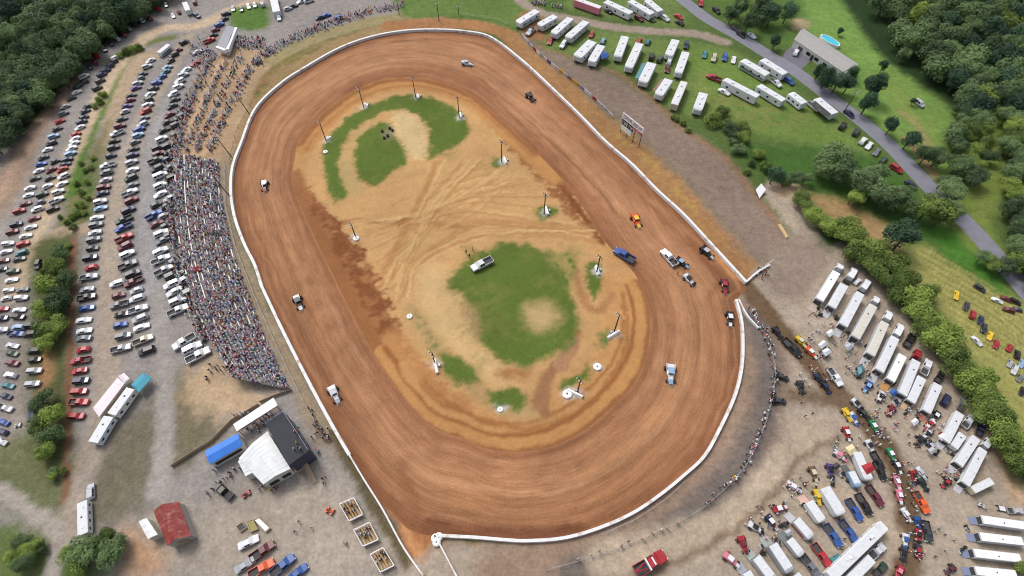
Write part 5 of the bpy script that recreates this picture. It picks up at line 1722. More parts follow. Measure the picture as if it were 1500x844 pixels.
# wooden fence below the grass
def fence(name, label, px, h, m, post=2.4, rails=2, boards=False):
    w = [W(u, v) for u, v in px]
    o = thing(name, label, 'fence', w[0])
    mb = MB()
    rb = MB()
    for a, b in zip(w[:-1], w[1:]):
        n = max(1, int((b - a).length / post))
        for i in range(n + 1):
            if i == 0 and a is not w[0]:
                continue
            p = a.lerp(b, i / n) - w[0]
            mb = MB()
            mb.tube((0, 0, 0), (0, 0, h + .06), .055, n=6)
            link('post', mb.mesh('fence_post', [m]), o, (p.x, p.y, 0))
        a_, b_ = a - w[0], b - w[0]
        for r in range(rails):
            z = h * (r + 1) / rails - .05
            rb.tube((a_.x, a_.y, z), (b_.x, b_.y, z), .04, n=5)
        if boards:
            d = (b_ - a_).normalized()
            nn = Vector((-d.y, d.x, 0)) * .03
            P4 = [a_ + nn, b_ + nn, b_ + nn + Vector((0, 0, h)), a_ + nn + Vector((0, 0, h)), a_ - nn, b_ - nn, b_ - nn + Vector((0, 0, h)), a_ - nn + Vector((0, 0, h))]
            rb.add(P4, [[0, 1, 2, 3], [7, 6, 5, 4], [3, 2, 6, 7]])
    pass
    link('rail', rb.mesh('fence_rail', [m]), o)
    return o


fence('timber_fence', 'weathered timber barrier leading up to the blue tarp stand', [(253, 684), (282, 665), (311, 647), (341, 617), (380, 594)], 1.1, M_wood, 2.2, 2, True)
fence('timber_fence', 'timber barrier across the lower end of the grandstand', [(382, 590), (400, 582), (428, 572)], 1.0, M_wood, 2.0, 2, True)
fence('pit_fence', 'wire fence with orange flags along the pit spectators, between gravel ring and pit', [(1096, 458), (1112, 482), (1126, 508), (1134, 540), (1131, 580), (1120, 620), (1106, 655), (1090, 685), (1062, 716), (1030, 744), (990, 768), (950, 786), (905, 805), (850, 822), (800, 836)], 1.1, M_steel, 3.0, 2)
fence('wire_fence', 'wire fence outside the near turn wall', [(880, 784), (930, 762), (975, 732), (1004, 705)], 1.1, M_steel, 3.0, 2)
fence('wire_fence', 'low wire fence at the foot of the grandstand', [(330, 242), (331, 300), (345, 360), (372, 430), (398, 490), (424, 545), (446, 590), (462, 618)], 1.1, M_steel, 3.0, 2)
fence('wire_fence', 'wire fence on the slope between the terraces and far turn wall', [(338, 236), (350, 190), (368, 158), (378, 138)], 1.1, M_pole, 4, 1)
fence('rail_fence', 'pale rail fence on the grass above the far turn', [(676, 22), (700, 26), (728, 30), (745, 38)], 1.1, mat('pale_rail', S(190, 180, 165)), 3, 2)
fence('wire_fence', 'wire fence along the pit entrance beside the gravel area', [(1112, 396), (1122, 390), (1130, 384)], 1.2, M_conc, 2, 2)
# timber ramp
o, q = bld('timber_ramp', 'timber access ramp at the foot of the press tower', 'ramp', [(444, 678), (450, 676), (464, 705), (458, 709)], .6)
mb = MB()
zz = [1.6, 1.6, .15, .15]
mb.add([Vector((p.x, p.y, z)) for p, z in zip(q, zz)] + [Vector((p.x, p.y, 0)) for p in q], [[0, 1, 2, 3], [0, 1, 5, 4], [1, 2, 6, 5], [2, 3, 7, 6], [3, 0, 4, 7]])
link('deck', recalc(mb.mesh('ramp_deck', [M_wood])), o)
mb = MB()
for a, b, za, zb in ((q[0], q[3], 1.6, .15), (q[1], q[2], 1.6, .15)):
    mb.tube((a.x, a.y, za + .9), (b.x, b.y, zb + .9), .05, n=5)
    for i in range(5):
        p = a.lerp(b, i / 4)
        z = za + (zb - za) * i / 4
        mb.tube((p.x, p.y, z), (p.x, p.y, z + .9), .05, n=5)
link('handrail', mb.mesh('ramp_rail', [M_wood]), o)
o, q = bld('timber_landing', 'timber landing joining the press tower and concession building', 'deck', [(430, 688), (444, 680), (447, 685), (433, 692)], 1.0)
mb = MB()
mb.add([Vector((p.x, p.y, 1.0)) for p in q] + [Vector((p.x, p.y, 0)) for p in q], [[0, 1, 2, 3], [0, 1, 5, 4], [1, 2, 6, 5], [2, 3, 7, 6], [3, 0, 4, 7]])
link('deck', recalc(mb.mesh('landing', [M_wood])), o)
# red barn
o, q = bld('red_roofed_barn', 'small barn with a faded red metal roof in the lower left', 'barn', [(225, 749), (262, 735), (281, 785), (246, 800)], 2.6)
gable(o, q, 2.6, 1.7, M_tinR, mat('barn_wall', S(176, 172, 168), rough=.8, vary=.12), along=1, ribs=9)
panel(o, 'door', q[2], q[3], 0, 2.1, .3, .7, M_wood)
o, q = bld('storage_box', 'cream box trailer standing beside the red-roofed barn', 'container', [(203, 764), (215, 759), (231, 783), (217, 790)], 2.5)
gable(o, q, 2.4, .12, M_tinW, M_cream, along=1, ribs=3)
panel(o, 'door', q[0], q[1], .2, 2.0, .2, .8, M_white)
# concession trailers
put_trailer('office_trailer', 'long narrow white trailer in the lower left beside the lane', 'trailer', (120, 735), (121, 783), 2.7, 2.9, CW, None, vents=3, windows=4, nose='flat')
o = put_trailer('food_trailer', 'white food trailer between pink-white awnings and the teal booth', 'trailer', (191, 569), (163, 607), 2.7, 3.0, S(238, 238, 235), None, vents=2, windows=3)
o = put_trailer('food_trailer', 'pale blue-white food trailer, lower one of the pair on the gravel', 'trailer', (159, 610), (136, 648), 3.0, 2.9, S(222, 230, 240), None, vents=2, windows=3)
put_canopy('long pinkish white awning beside the upper food trailer', [(136, 598), (172, 553), (182, 562), (145, 611)], 2.6, S(232, 218, 226), .25)
put_canopy('small pinkish white awning at the upper food trailer end', [(173, 551), (182, 546), (190, 555), (182, 562)], 2.6, S(226, 214, 224), .25)
put_canopy('white and teal booth canopy right of the food trailers', [(192, 564), (210, 546), (222, 554), (203, 575)], 2.7, S(40, 150, 176), .5)
o, q = bld('gutted_shed', 'small dark grey shed among the tree island bushes', 'shed', [(40, 597), (48, 597), (52, 619), (39, 618)], 2.2)
gable(o, q, 2.1, .5, mat('dark_shed_roof', S(92, 96, 112), rough=.7, vary=.15), M_wood, along=1)
# long shed at the top with white eaves
o, q = bld('long_shed', 'long shed with a grey roof and white eaves above the terraces', 'shed', [(318, 67), (333, 37), (344, 40), (331, 72)], 3.0)
gable(o, q, 2.8, .35, mat('grey_tin_roof', S(140, 140, 152), rough=.6, vary=.1), M_side, along=1)
for a, b in ((q[0], q[3]), (q[3], q[2])):
    panel(o, 'white_eave', a, b, 1.7, 2.95, 0, 1, M_white, thick=.9)
put_trailer('box_truck', 'white box truck with a teal front by the forest lane', 'truck', (275, 15), (270, 3), 2.6, 3.1, CW, None, vents=0)
put_trailer('box_truck', 'large white box truck at the top of the lot', 'truck', (405, 17), (399, -8), 3.4, 3.2, CW, None, vents=0)
o = put_trailer('toilet_trailer', 'white and teal portable toilet trailer beside the upper hedge', 'trailer', (247, 65), (232, 77), 2.4, 2.6, S(235, 238, 238), None, vents=1, stripe='t')
# house
o, q = bld('house', 'long ranch house with a grey shingle roof and white siding', 'house', [(1163, 58), (1177, 42), (1257, 94), (1244, 112)], 3.0)
gable(o, q, 2.9, 1.3, M_shing, M_side, along=1)
for i in range(6):
    w_ = panel(o, 'window', q[3], q[0], 1.0, 2.1, .06 + i * .15, .13 + i * .15, M_glass)
panel(o, 'garage_door', q[0], q[1], 0, 2.2, .2, .8, M_white)
panel(o, 'door', q[3], q[0], 0, 2.1, .60, .64, M_dark)
o, q = bld('porch', 'timber front porch with railings below the ranch house eaves', 'porch', [(1192, 79), (1217, 93), (1213, 98), (1190, 86)], .5)
mb = MB()
mb.add([Vector((p.x, p.y, .5)) for p in q] + [Vector((p.x, p.y, 0)) for p in q], [[0, 1, 2, 3], [0, 1, 5, 4], [1, 2, 6, 5], [2, 3, 7, 6], [3, 0, 4, 7]])
link('deck', recalc(mb.mesh('porch_deck', [mat('pale_timber', S(196, 172, 120), vary=.15)])), o)
mb = MB()
for a, b in ((q[2], q[3]), (q[1], q[2])):
    mb.tube((a.x, a.y, 1.4), (b.x, b.y, 1.4), .05, n=5)
    for i in range(6):
        p = a.lerp(b, i / 5)
        mb.tube((p.x, p.y, .5), (p.x, p.y, 1.4), .05, n=5)
link('railing', mb.mesh('porch_railing', [M_white]), o)
# pool
c = W(1214, 63)
o = thing('swimming_pool', 'oval above-ground pool with turquoise water behind the ranch house', 'pool', c, head(1212, 64, .85, .55), 1.0)
n = 28
mb = MB()
rings = []
for r, z in ((1.0, 0), (1.0, 1.25), (.93, 1.25), (.93, 1.0)):
    rings.append([(4.4 * r * math.cos(2 * math.pi * i / n), 1.9 * r * math.sin(2 * math.pi * i / n), z) for i in range(n)])
mb.loft(rings, caps=False)
link('pool_wall', recalc(mb.mesh('pool_wall', [M_white])), o)
mb = MB()
mb.add([(4.4 * .94 * math.cos(2 * math.pi * i / n), 1.9 * .94 * math.sin(2 * math.pi * i / n), 1.08) for i in range(n)], [list(range(n))])
link('water', mb.mesh('pool_water', [mat('pool_water', S(60, 190, 220), rough=.05, vary=.06)]), o)

# scoreboard: posts, a white title board, black result board, white lower board
c = W(921, 207)
a, b = W(908, 194), W(935, 216)
rot = math.atan2(b.y - a.y, b.x - a.x)
k = K(921, 195)
o = thing('scoreboard', 'large scoreboard on posts with white title strip and black lap board', 'scoreboard', (a + b) / 2, rot, 1.0)
L = (b - a).length
for i in range(4):
    mb = MB()
    x = -L / 2 + L * i / 3
    mb.tube((x, 0.15, 0), (x, 0.15, 7.6), .12, n=7)
    link('post', mb.mesh('board_post', [M_pole]), o)
M_ltr = mat('board_lettering', S(70, 56, 110), rough=.6)
M_red = mat('red_lettering', S(190, 40, 60), rough=.6)


def board(nm, x0, x1, z0, z1, m):
    mb = MB()
    mb.box(x0, x1, -.08, .08, z0, z1)
    return link(nm, mb.mesh(nm, [m]), o)


def strokes(par, x0, x1, z0, z1, n, m, seed):
    """rows of small letter-like marks, unreadable in the photograph"""
    r = random.Random(seed)
    mb = MB()
    w = (x1 - x0) / n
    for i in range(n):
        if r.random() < .12:
            continue
        xa = x0 + w * i + w * .12
        xb = x0 + w * (i + 1) - w * .12
        y = -.10
        q_ = [(xa, xa + w * .2, z0, z1)]
        if r.random() < .7:
            q_.append((xa + w * .2, xb, z1 - (z1 - z0) * .22, z1))
        if r.random() < .6:
            q_.append((xa + w * .2, xb, z0, z0 + (z1 - z0) * .22))
        if r.random() < .6:
            q_.append((xb - w * .2, xb, z0 + (z1 - z0) * .23, z1 - (z1 - z0) * .23))
        for (p0, p1, s0, s1) in q_:
            mb.add([(p0, y, s0), (p1, y, s0), (p1, y, s1), (p0, y, s1)], [[0, 1, 2, 3]])
    return link('lettering', mb.mesh('lettering', [m]), par)


t_ = board('title_board', -L / 2 - .3, L / 2 + .4, 5.6, 7.8, M_white)
strokes(t_, -L / 2 + .2, L / 2 - .2, 6.1, 7.3, 16, M_ltr, 3)
t_ = board('lap_board', -L / 2, L * .08, 3.6, 5.5, M_dark)
strokes(t_, -L / 2 + .3, L * .06, 4.0, 5.1, 8, M_white, 5)
t_ = board('sponsor_board', -L / 2, L * .02, 1.6, 3.5, M_white)
t_ = board('sponsor_board', L * .12, L / 2, 4.6, 5.5, M_red)
strokes(t_, L * .15, L / 2 - .3, 4.8, 5.3, 7, M_white, 6)

# advertising boards along the back straight
bp = smooth_poly([(765, 54), (782, 74), (800, 90), (820, 106), (838, 120), (852, 131), (868, 145), (882, 158), (897, 173)], False, 4)
bw = [W(u, v) for u, v in bp]
cum = [0]
for a, b in zip(bw[:-1], bw[1:]):
    cum.append(cum[-1] + (b - a).length)


def along_(s):
    for i in range(len(cum) - 1):
        if s <= cum[i + 1]:
            return bw[i].lerp(bw[i + 1], (s - cum[i]) / (cum[i + 1] - cum[i]))
    return bw[-1]


adc = ['w', 'w', 'l', 'w', 'r', 'w', 's', 'w', 'b', 'w', 'w', 'y', 'w', 'g', 'y', 'y', 'l', 'w', 'w', 'r', 'w', 'w', 's', 'w']
nb = len(adc)
for i, cc in enumerate(adc):
    a, b = along_(cum[-1] * i / nb), along_(cum[-1] * (i + .97) / nb)
    m_ = (a + b) / 2
    L = (b - a).length
    o = thing('advert_board', f'{COL[cc][1]} advert board on the back straight fence, {ordn(i + 1)} from the camper end', 'sign', (m_.x, m_.y, 0), math.atan2(b.y - a.y, b.x - a.x), 1.0, 'advert boards beyond the back straight')
    mb = MB()
    mb.box(-L / 2, L / 2, -.05, .05, .15, 1.35)
    link('board', mb.mesh('advert_panel', [M_matte]), o, color=jitcol(COL[cc][0]))
    for x in (-L * .4, L * .4):
        mb = MB()
        mb.tube((x, .1, 0), (x, .1, 1.4), .05, n=5)
        link('post', mb.mesh('advert_post', [M_pole]), o)
    strokes(o, -L * .4, L * .4, .45, 1.0, 6, M_red if i % 3 else M_ltr, 40 + i)

# poles
IFP = [((533, 158), 'far left of the upper infield'), ((609, 143), 'top centre of the upper infield'), ((673, 173), 'top right of the upper infield'), ((478, 207), 'left edge of the upper infield'), ((735, 238), 'beside the back straight groove'),
       ((797, 313), 'on the small grass pad by the back straight'), ((874, 399), 'on the narrow grass strip near the blue pickup'), ((900, 485), 'right of the large infield lawn'), ((846, 574), 'near the white tyres in the lower infield'), ((521, 347), 'on the left brown clay of the infield'), ((637, 532), 'beside the lower left grass patch')]
for i, ((u, v), wh) in enumerate(IFP):
    h = [8.2, 8.0, 8.0, 8.0, 8.2, 7.6, 6.6, 7.6, 6.5, 5.5, 5.0][i]
    put_pole(u, v, h, f'dark light pole with floodlights, {wh}', 1, 'light_pole', rot)
for (u, v, wh, h) in ((340, 231, 'outside the front wall, uppermost by the terraces', 9), (336, 287, 'outside the front wall by the upper grandstand', 9), (366, 168, 'outside the far turn below the terraces', 8), (585, 22, 'on the grass left of the far turn', 6), (643, 31, 'on the brown bank above the far turn', 8), (672, 22, 'on the grass right of the far turn', 4)):
    put_pole(u, v, h, f'tall timber light pole {wh}', 1, 'light_pole', .4, lean=(-1.2, .4) if u < 400 else (0, 0))
put_pole(1235, 166, 10, 'pale utility pole with crossarm beside the asphalt road', 2, 'utility_pole', .6)

# pole bases: white painted tyres and concrete blocks
TY_ = MB()
n = 20
rings = []
for j in range(9):
    a = 2 * math.pi * j / 8
    rr, zz = .56 + .40 * math.cos(a), .34 + .34 * math.sin(a)
    rings.append([(rr * math.cos(2 * math.pi * i / n), rr * math.sin(2 * math.pi * i / n), zz) for i in range(n)])
TY_.loft(rings, caps=False, smooth=True)
M_wt = mat('white_painted_tyre', (.78, .78, .78, 1), rough=.7, vary=.12, stain=(S(150, 120, 90), 1.5, .4))
TYM = recalc(TY_.mesh('painted_tyre', [M_wt]))
for u, v, s, wh in ((831, 578, 1.2, 'with a dark hole in the lower infield'), (875, 538, 1.05, 'near the right groove of the infield'), (733, 600, .7, 'beside the bottom grass patch'), (600, 464, .8, 'with a dark barrel base on the tan infield dirt'), (477, 223, .8, 'at the left edge of the upper infield'), (522, 350, .9, 'at the foot of the left clay light pole')):
    o = link('painted_tyre', TYM, None, W(u, v))
    o.scale = (s, s, s * .7)
    tag(o, f'white painted tractor tyre {wh}', 'tyre', 'white tyres marking the infield')
for u, v, du, dv, L, wh in ((537, 155, .8, .5, 2, 'upper left'), (613, 142, .5, .8, 2, 'top centre'), (675, 170, .3, .9, 2.4, 'top right'), (740, 236, .4, .9, 2.6, 'back straight'), (801, 310, .3, .9, 2.8, 'small grass pad'), (875, 397, .3, .9, 2.8, 'narrow strip'), (898, 491, .85, -.5, 3.4, 'right lawn'), (842, 577, .85, .4, 3.6, 'lower infield'), (639, 537, .2, 1, 3.6, 'lower left'), (482, 204, .8, -.4, 1.8, 'left edge')):
    k = K(u, v)
    o = thing('concrete_block', f'white painted concrete block at the foot of the {wh} light pole', 'barrier', W(u, v), head(u, v, du, dv), k, 'white blocks guarding the light poles')
    mb = MB()
    mb.loft([[(x, -.45, 0), (x, -.2, .75), (x, .2, .75), (x, .45, 0)] for x in (-L / 2, L / 2)])
    link('block', recalc(mb.mesh('block', [M_wt])), o)
    mb = MB()
    mb.box(-.35, .35, .5, 1.0, 0, .6, bev=.05)
    link('junction_box', mb.mesh('junction_box', [M_steel]), o)
for i, (u, v) in enumerate(((638, 789), (643, 787), (640, 795))):
    o = link('painted_tyre', TYM, None, W(u, v))
    o.scale = (.9, .9, 1.2)
    tag(o, f'white tyre stack at the track exit corner, {ordn(i + 1)} of three', 'tyre', 'tyre stacks at the exit')
for i, (u, v) in enumerate(((560, 193), (568, 200), (575, 192), (563, 203), (571, 189))):
    mb = MB()
    o = link('boulder', None if False else TYM, None, W(u, v))
    o.scale = (.5, .6, 1.0)
    o.data = TYM.copy()
    o.data.materials.clear()
    o.data.materials.append(M_tyre)
    o.name = 'old_tyre'
    tag(o, f'old black tyre in the heap on the upper infield bare patch, {ordn(i + 1)} of five', 'tyre', 'old tyres on the upper infield')

# spectator decks near the frame bottom
M_rail = mat('white_rail', (.75, .75, .76, 1), rough=.5)
DECKS = []
for lab, px in (('white-railed viewing deck nearest the concession building', [(497, 738), (518, 729), (531, 753), (511, 763)]), ('white-railed viewing deck in the middle of the three', [(518, 776), (541, 765), (554, 790), (531, 800)]), ('white-railed viewing deck nearest the frame bottom', [(542, 812), (561, 802), (577, 828), (557, 838)])):
    o, q = bld('viewing_deck', lab, 'deck', px, 1.9)
    H0 = .95
    mb = MB()
    mb.add([Vector((p.x, p.y, H0)) for p in q] + [Vector((p.x, p.y, H0 - .2)) for p in q], [[0, 1, 2, 3], [7, 6, 5, 4], [0, 1, 5, 4], [1, 2, 6, 5], [2, 3, 7, 6], [3, 0, 4, 7]])
    link('deck_floor', recalc(mb.mesh('deck_floor', [M_wood])), o)
    for p in q:
        pb = MB()
        pp = p * .96
        pb.box(pp.x - .06, pp.x + .06, pp.y - .06, pp.y + .06, 0, 1.95)
        link('deck_leg', pb.mesh('deck_leg', [M_rail]), o)
    for i in range(4):
        a, b = q[i], q[(i + 1) % 4]
        rb = MB()
        for z in (1.4, 1.95):
            rb.tube((a.x, a.y, z), (b.x, b.y, z), .07, n=6)
        for j in range(1, 4):
            p = a.lerp(b, j / 4)
            rb.tube((p.x, p.y, H0), (p.x, p.y, 1.95), .05, n=5)
        link('railing', rb.mesh('deck_railing', [M_rail]), o)
    for j in range(4):
        f = .2 + j * .2
        a, b = q[0].lerp(q[1], f), q[3].lerp(q[2], f)
        a, b = a.lerp(b, .08), b.lerp(a, .08)
        d = (b - a).normalized()
        nn = Vector((-d.y, d.x, 0)) * .16
        bb = MB()
        z = H0 + .45
        P4 = [a - nn, b - nn, b + nn, a + nn]
        bb.add([Vector((p.x, p.y, z)) for p in P4] + [Vector((p.x, p.y, z - .08)) for p in P4], [[0, 1, 2, 3], [7, 6, 5, 4], [0, 1, 5, 4], [1, 2, 6, 5], [2, 3, 7, 6], [3, 0, 4, 7]])
        link('bench', recalc(bb.mesh('deck_bench', [mat('yellow_timber', S(186, 150, 96), vary=.2)])), o)
    DECKS.append((px, H0))
for lab, px, m in (('small timber box with dark soil left of the parked foreground cars', [(345, 771), (355, 764), (361, 773), (351, 780)], M_wood), ('low bed of yellowed grass in timber beside the foreground cars', [(361, 764), (370, 760), (378, 775), (366, 780)], mat('dry_grass', S(150, 140, 70), vary=.4, vscale=2)), ('striped bench stand beside the foreground cars', [(371, 761), (378, 757), (396, 774), (389, 780)], M_alu)):
    o, q = bld('timber_box' if 'bench' not in lab else 'bench_stand', lab, 'planter' if 'bench' not in lab else 'bench', px, .6)
    mb = MB()
    mb.add([Vector((p.x, p.y, .6)) for p in q] + [Vector((p.x, p.y, 0)) for p in q], [[0, 1, 5, 4], [1, 2, 6, 5], [2, 3, 7, 6], [3, 0, 4, 7]])
    mb.add([Vector((p.x * .85, p.y * .85, .6)) for p in q] + [Vector((p.x, p.y, .6)) for p in q], [[0, 1, 5, 4], [1, 2, 6, 5], [2, 3, 7, 6], [3, 0, 4, 7]])
    link('frame', mb.mesh('box_frame', [M_wood]), o)
    mb = MB()
    mb.add([Vector((p.x * .86, p.y * .86, .5)) for p in q], [[0, 1, 2, 3]])
    link('filling', recalc(mb.mesh('box_fill', [m if m is not M_wood else M_dark])), o)

# ------------------------------------------------------------------ grandstand
GL = smooth_poly([(263, 236), (264, 300), (271, 370), (288, 440), (308, 490), (326, 522), (350, 562)], False, 8)
GR_ = smooth_poly([(320, 238), (327, 300), (343, 370), (368, 440), (392, 500), (410, 540), (426, 572)], False, 8)
NROW = 15
STEP = .20
cA = W(330, 420)
o = thing('grandstand', 'long bleacher bank packed with spectators beside the front straight', 'grandstand', (cA.x, cA.y, 0))
GP_ = []
for a, b in zip(GL, GR_):
    wa, wb = W(*a), W(*b)
    GP_.append((wa, wb))
st = MB()
vs, fs = [], []
for wa, wb in GP_:
    for r in range(NROW + 1):
        p = wb.lerp(wa, r / NROW) - o.location
        zl = STEP * max(r - 1, 0) + .15
        zh = STEP * r + .15
        vs += [(p.x, p.y, zl), (p.x, p.y, min(zh, STEP * (NROW - 1) + .15))]
m_ = 2 * (NROW + 1)
for i in range(len(GP_) - 1):
    for j in range(m_ - 1):
        fs.append([i * m_ + j, i * m_ + j + 1, (i + 1) * m_ + j + 1, (i + 1) * m_ + j])
st.add(vs, fs)
link('terrace', recalc(st.mesh('stand_terrace', [mat('stand_floor', S(150, 136, 126), rough=.9, vary=.3, vscale=.7)])), o)
M_bench = mat('white_bench', S(226, 224, 224), rough=.6, vary=.15, vscale=.6)
for r in range(NROW):
    bb = MB()
    rg = []
    for wa, wb in GP_:
        d = (wa - wb).normalized()
        p = wb.lerp(wa, (r + .55) / NROW) - o.location
        z = STEP * r + .15
        rg.append([p - d * .16 + Vector((0, 0, z + .44)), p + d * .16 + Vector((0, 0, z + .44)), p + d * .16 + Vector((0, 0, z + .37)), p - d * .16 + Vector((0, 0, z + .37))])
    bb.loft(rg)
    link('bench', recalc(bb.mesh('stand_bench', [M_bench])), o)


def stand_pt(f, r):
    x = f * (len(GP_) - 1)
    i = min(int(x), len(GP_) - 2)
    t = x - i
    wa = GP_[i][0].lerp(GP_[i + 1][0], t)
    wb = GP_[i][1].lerp(GP_[i + 1][1], t)
    p = wb.lerp(wa, (r + .55) / NROW)
    d = wb - wa
    return Vector((p.x, p.y, STEP * r + .15)), math.atan2(d.y, d.x)


# ------------------------------------------------------------------ people
def person_mesh(name, pose):
    """one continuous skinned figure facing +X"""
    V, E, R = [], [], []

    def j(p, r, par=None):
        V.append(p)
        R.append(r)
        if par is not None:
            E.append((par, len(V) - 1))
        return len(V) - 1
    sit = pose == 'sit'
    hz = .50 if sit else .95
    pel = j((0, 0, hz), .15)
    wst = j((.01, 0, hz + .20), .14, pel)
    ch = j((0.0, 0, hz + .42), .165, wst)
    nk = j((0, 0, hz + .57), .065, ch)
    hd = j((.02, 0, hz + .68), .095, nk)
    tp = j((.01, 0, hz + .79), .085, hd)
    for s in (-1, 1):
        sw = .16 * s if pose == 'walk' else 0
        hip = j((0, .10 * s, hz - .06), .11, pel)
        if sit:
            kn = j((.44, .13 * s, hz + .01), .075, hip)
            an = j((.46, .13 * s, .09), .05, kn)
        else:
            kn = j((sw * .7 + .02, .11 * s, .50), .072, hip)
            an = j((sw * 1.3 - .03, .11 * s, .09), .05, kn)
        j((V[an][0] + .16, V[an][1] + .02 * s, .045), .042, an)
        sh = j((0, .19 * s, hz + .47), .075, ch)
        if pose == 'stand2' and s > 0:
            el = j((.10, .27 * s, hz + .24), .05, sh)
            ha = j((.30, .18 * s, hz + .42), .04, el)
        elif sit:
            el = j((.08, .26 * s, hz + .20), .05, sh)
            ha = j((.32, .16 * s, hz + .12), .04, el)
        else:
            el = j((-.02 - sw * .5, .25 * s, hz + .18), .05, sh)
            ha = j((.06 - sw * 1.0, .26 * s, hz - .06), .04, el)
    me = bpy.data.meshes.new(name + '_skeleton')
    me.from_pydata(V, E, [])
    ob = bpy.data.objects.new(name + '_skeleton', me)
    col.objects.link(ob)
    sk = ob.modifiers.new('skin', 'SKIN')
    for i, v in enumerate(me.skin_vertices[0].data):
        v.radius = (R[i], R[i] * (1.2 if i in (1, 2) else 1.0))
        v.use_root = i == 0
    sb = ob.modifiers.new('sub', 'SUBSURF')
    sb.levels = sb.render_levels = 1
    dg = bpy.context.evaluated_depsgraph_get()
    me2 = bpy.data.meshes.new_from_object(ob.evaluated_get(dg))
    bpy.data.objects.remove(ob)
    me2.name = name
    me2.materials.clear()
    for m in (M_shirt, M_jeans, M_skin, M_hair):
        me2.materials.append(m)
    for p in me2.polygons:
        c = p.center
        p.use_smooth = True
        if c.z > hz + .70 or (c.z > hz + .63 and c.x < -.02):
            p.material_index = 3
        elif c.z > hz + .55:
            p.material_index = 2
        elif abs(c.y) > .225 and c.z < hz + .34 or (c.x > .16 and c.z > hz + .08):
            p.material_index = 2
        elif c.z < hz + .06 or (sit and c.x > .13):
            p.material_index = 1
        else:
            p.material_index = 0
    return me2


PM = {p: person_mesh('person_' + p, p) for p in ('stand', 'stand2', 'walk', 'sit')}
M_cap = mat('pale_cap', (.7, .7, .7, 1), rough=.8)
PM2 = {}
for p, m_ in PM.items():
    PM2[p] = m_.copy()
    PM2[p].materials[3] = M_cap
PN = {'stand': 'standing', 'stand2': 'arm raised', 'walk': 'walking', 'sit': 'sitting'}
SHC = 'wwwwwkkdgsbnlrrmtoyexpu'
ncount = 0
PEOPLE = []


def put_person(pos, rot, pose, where, group, c=None, k=1.0):
    global ncount
    c = c or random.choice(SHC)
    o = link('person', random.choice((PM, PM, PM2))[pose], None, pos, rot, color=jitcol(COL[c][0]))
    h = random.uniform(.93, 1.06) * k
    o.scale = (h, h, h)
    tag(o, f'person in {COL[c][1]} top {PN[pose]} {where}', 'person', group)
    ncount += 1
    return o


def cluster(u, v, ru, rv, n, where, group, z=0.0, poses=('stand', 'stand', 'stand2', 'walk'), face=None):
    for i in range(n):
        for _ in range(20):
            a, r = random.uniform(0, 6.28), math.sqrt(random.random())
            uu, vv = u + ru * r * math.cos(a), v + rv * r * math.sin(a)
            if all(math.hypot(uu - x, vv - y) > 2.2 for x, y in PEOPLE):
                break
        PEOPLE.append((uu, vv))
        p = W(uu, vv, z)
        put_person(p, random.uniform(0, 6.28) if face is None else face + random.uniform(-.5, .5), random.choice(poses), where, group, k=K(uu, vv))


def path_people(px, n, where, group, jit=2.5, face=None):
    Q = smooth_poly(px, False, 6)
    for i in range(n):
        t = (i + random.uniform(.1, .9)) / n * (len(Q) - 1)
        a = Q[min(int(t), len(Q) - 1)]
        b = Q[min(int(t) + 1, len(Q) - 1)]
        f = t - int(t)
        uu, vv = a[0] + (b[0] - a[0]) * f + random.uniform(-jit, jit), a[1] + (b[1] - a[1]) * f + random.uniform(-jit, jit)
        PEOPLE.append((uu, vv))
        put_person(W(uu, vv), random.uniform(0, 6.28) if face is None else face + random.uniform(-.5, .5), random.choice(('stand', 'stand', 'stand2', 'walk')), where, group, k=K(uu, vv))


path_people([(1094, 452), (1110, 478), (1122, 500), (1131, 535), (1130, 570), (1118, 612), (1104, 648), (1088, 680), (1062, 712), (1030, 738)], 44, 'along the pit fence', 'spectators along the pit fence', 3.0, math.pi)
path_people([(1000, 765), (955, 783), (900, 803), (840, 822)], 10, 'along the lower pit fence', 'spectators along the pit fence', 2.5, 2.0)
cluster(1115, 402, 11, 12, 12, 'at the pit entrance corner', 'people at the pit entrance')
path_people([(300, 727), (325, 706), (342, 692), (352, 682)], 18, 'queueing below the blue tarp stand', 'people by the food stand', 4)
cluster(376, 627, 14, 8, 9, 'beside the long white stand', 'people by the food stand')
cluster(398, 613, 10, 6, 6, 'behind the press tower', 'people by the food stand')
cluster(392, 715, 18, 6, 7, 'below the concession building', 'people by the concession building')
for (px, H0), wh in zip(DECKS, ('on the upper viewing deck', 'on the middle viewing deck', 'on the lowest viewing deck')):
    cu_, cv_ = sum(p[0] for p in px) / 4, sum(p[1] for p in px) / 4 + 2
    cluster(cu_, cv_ - 4, 10, 9, 13, wh, 'spectators on the viewing decks', H0 + .01, face=.4)
cluster(436, 644, 8, 20, 6, 'on the black press tower roof', 'people on the press tower', 6.06, face=0)
cluster(466, 640, 12, 18, 8, 'by the wall below the tower', 'people by the front wall')
path_people([(452, 596), (468, 622), (482, 645)], 8, 'leaning along the front straight wall', 'people by the front wall', 2, 0)
for u, v, wh in ((992, 402, 'on the clay beside the tow truck'), (683, 372, 'on the dirt beside the infield pickup'), (688, 378, 'behind the infield pickup'), (692, 366, 'near the infield pickup nose')):
    put_person(W(u, v), random.uniform(0, 6), 'stand', wh, None, 'y' if u > 900 else None, K(u, v))
cluster(475, 705, 4, 8, 3, 'near the timber ramp on the gravel', 'people on the foreground gravel')
cluster(445, 775, 14, 12, 3, 'on the open foreground gravel', 'people on the foreground gravel', poses=('walk',))
cluster(505, 795, 4, 5, 2, 'near the middle viewing deck on the gravel', 'people on the foreground gravel', poses=('walk',))
cluster(318, 548, 20, 14, 10, 'on the bare dirt below the grandstand', 'people below the grandstand')
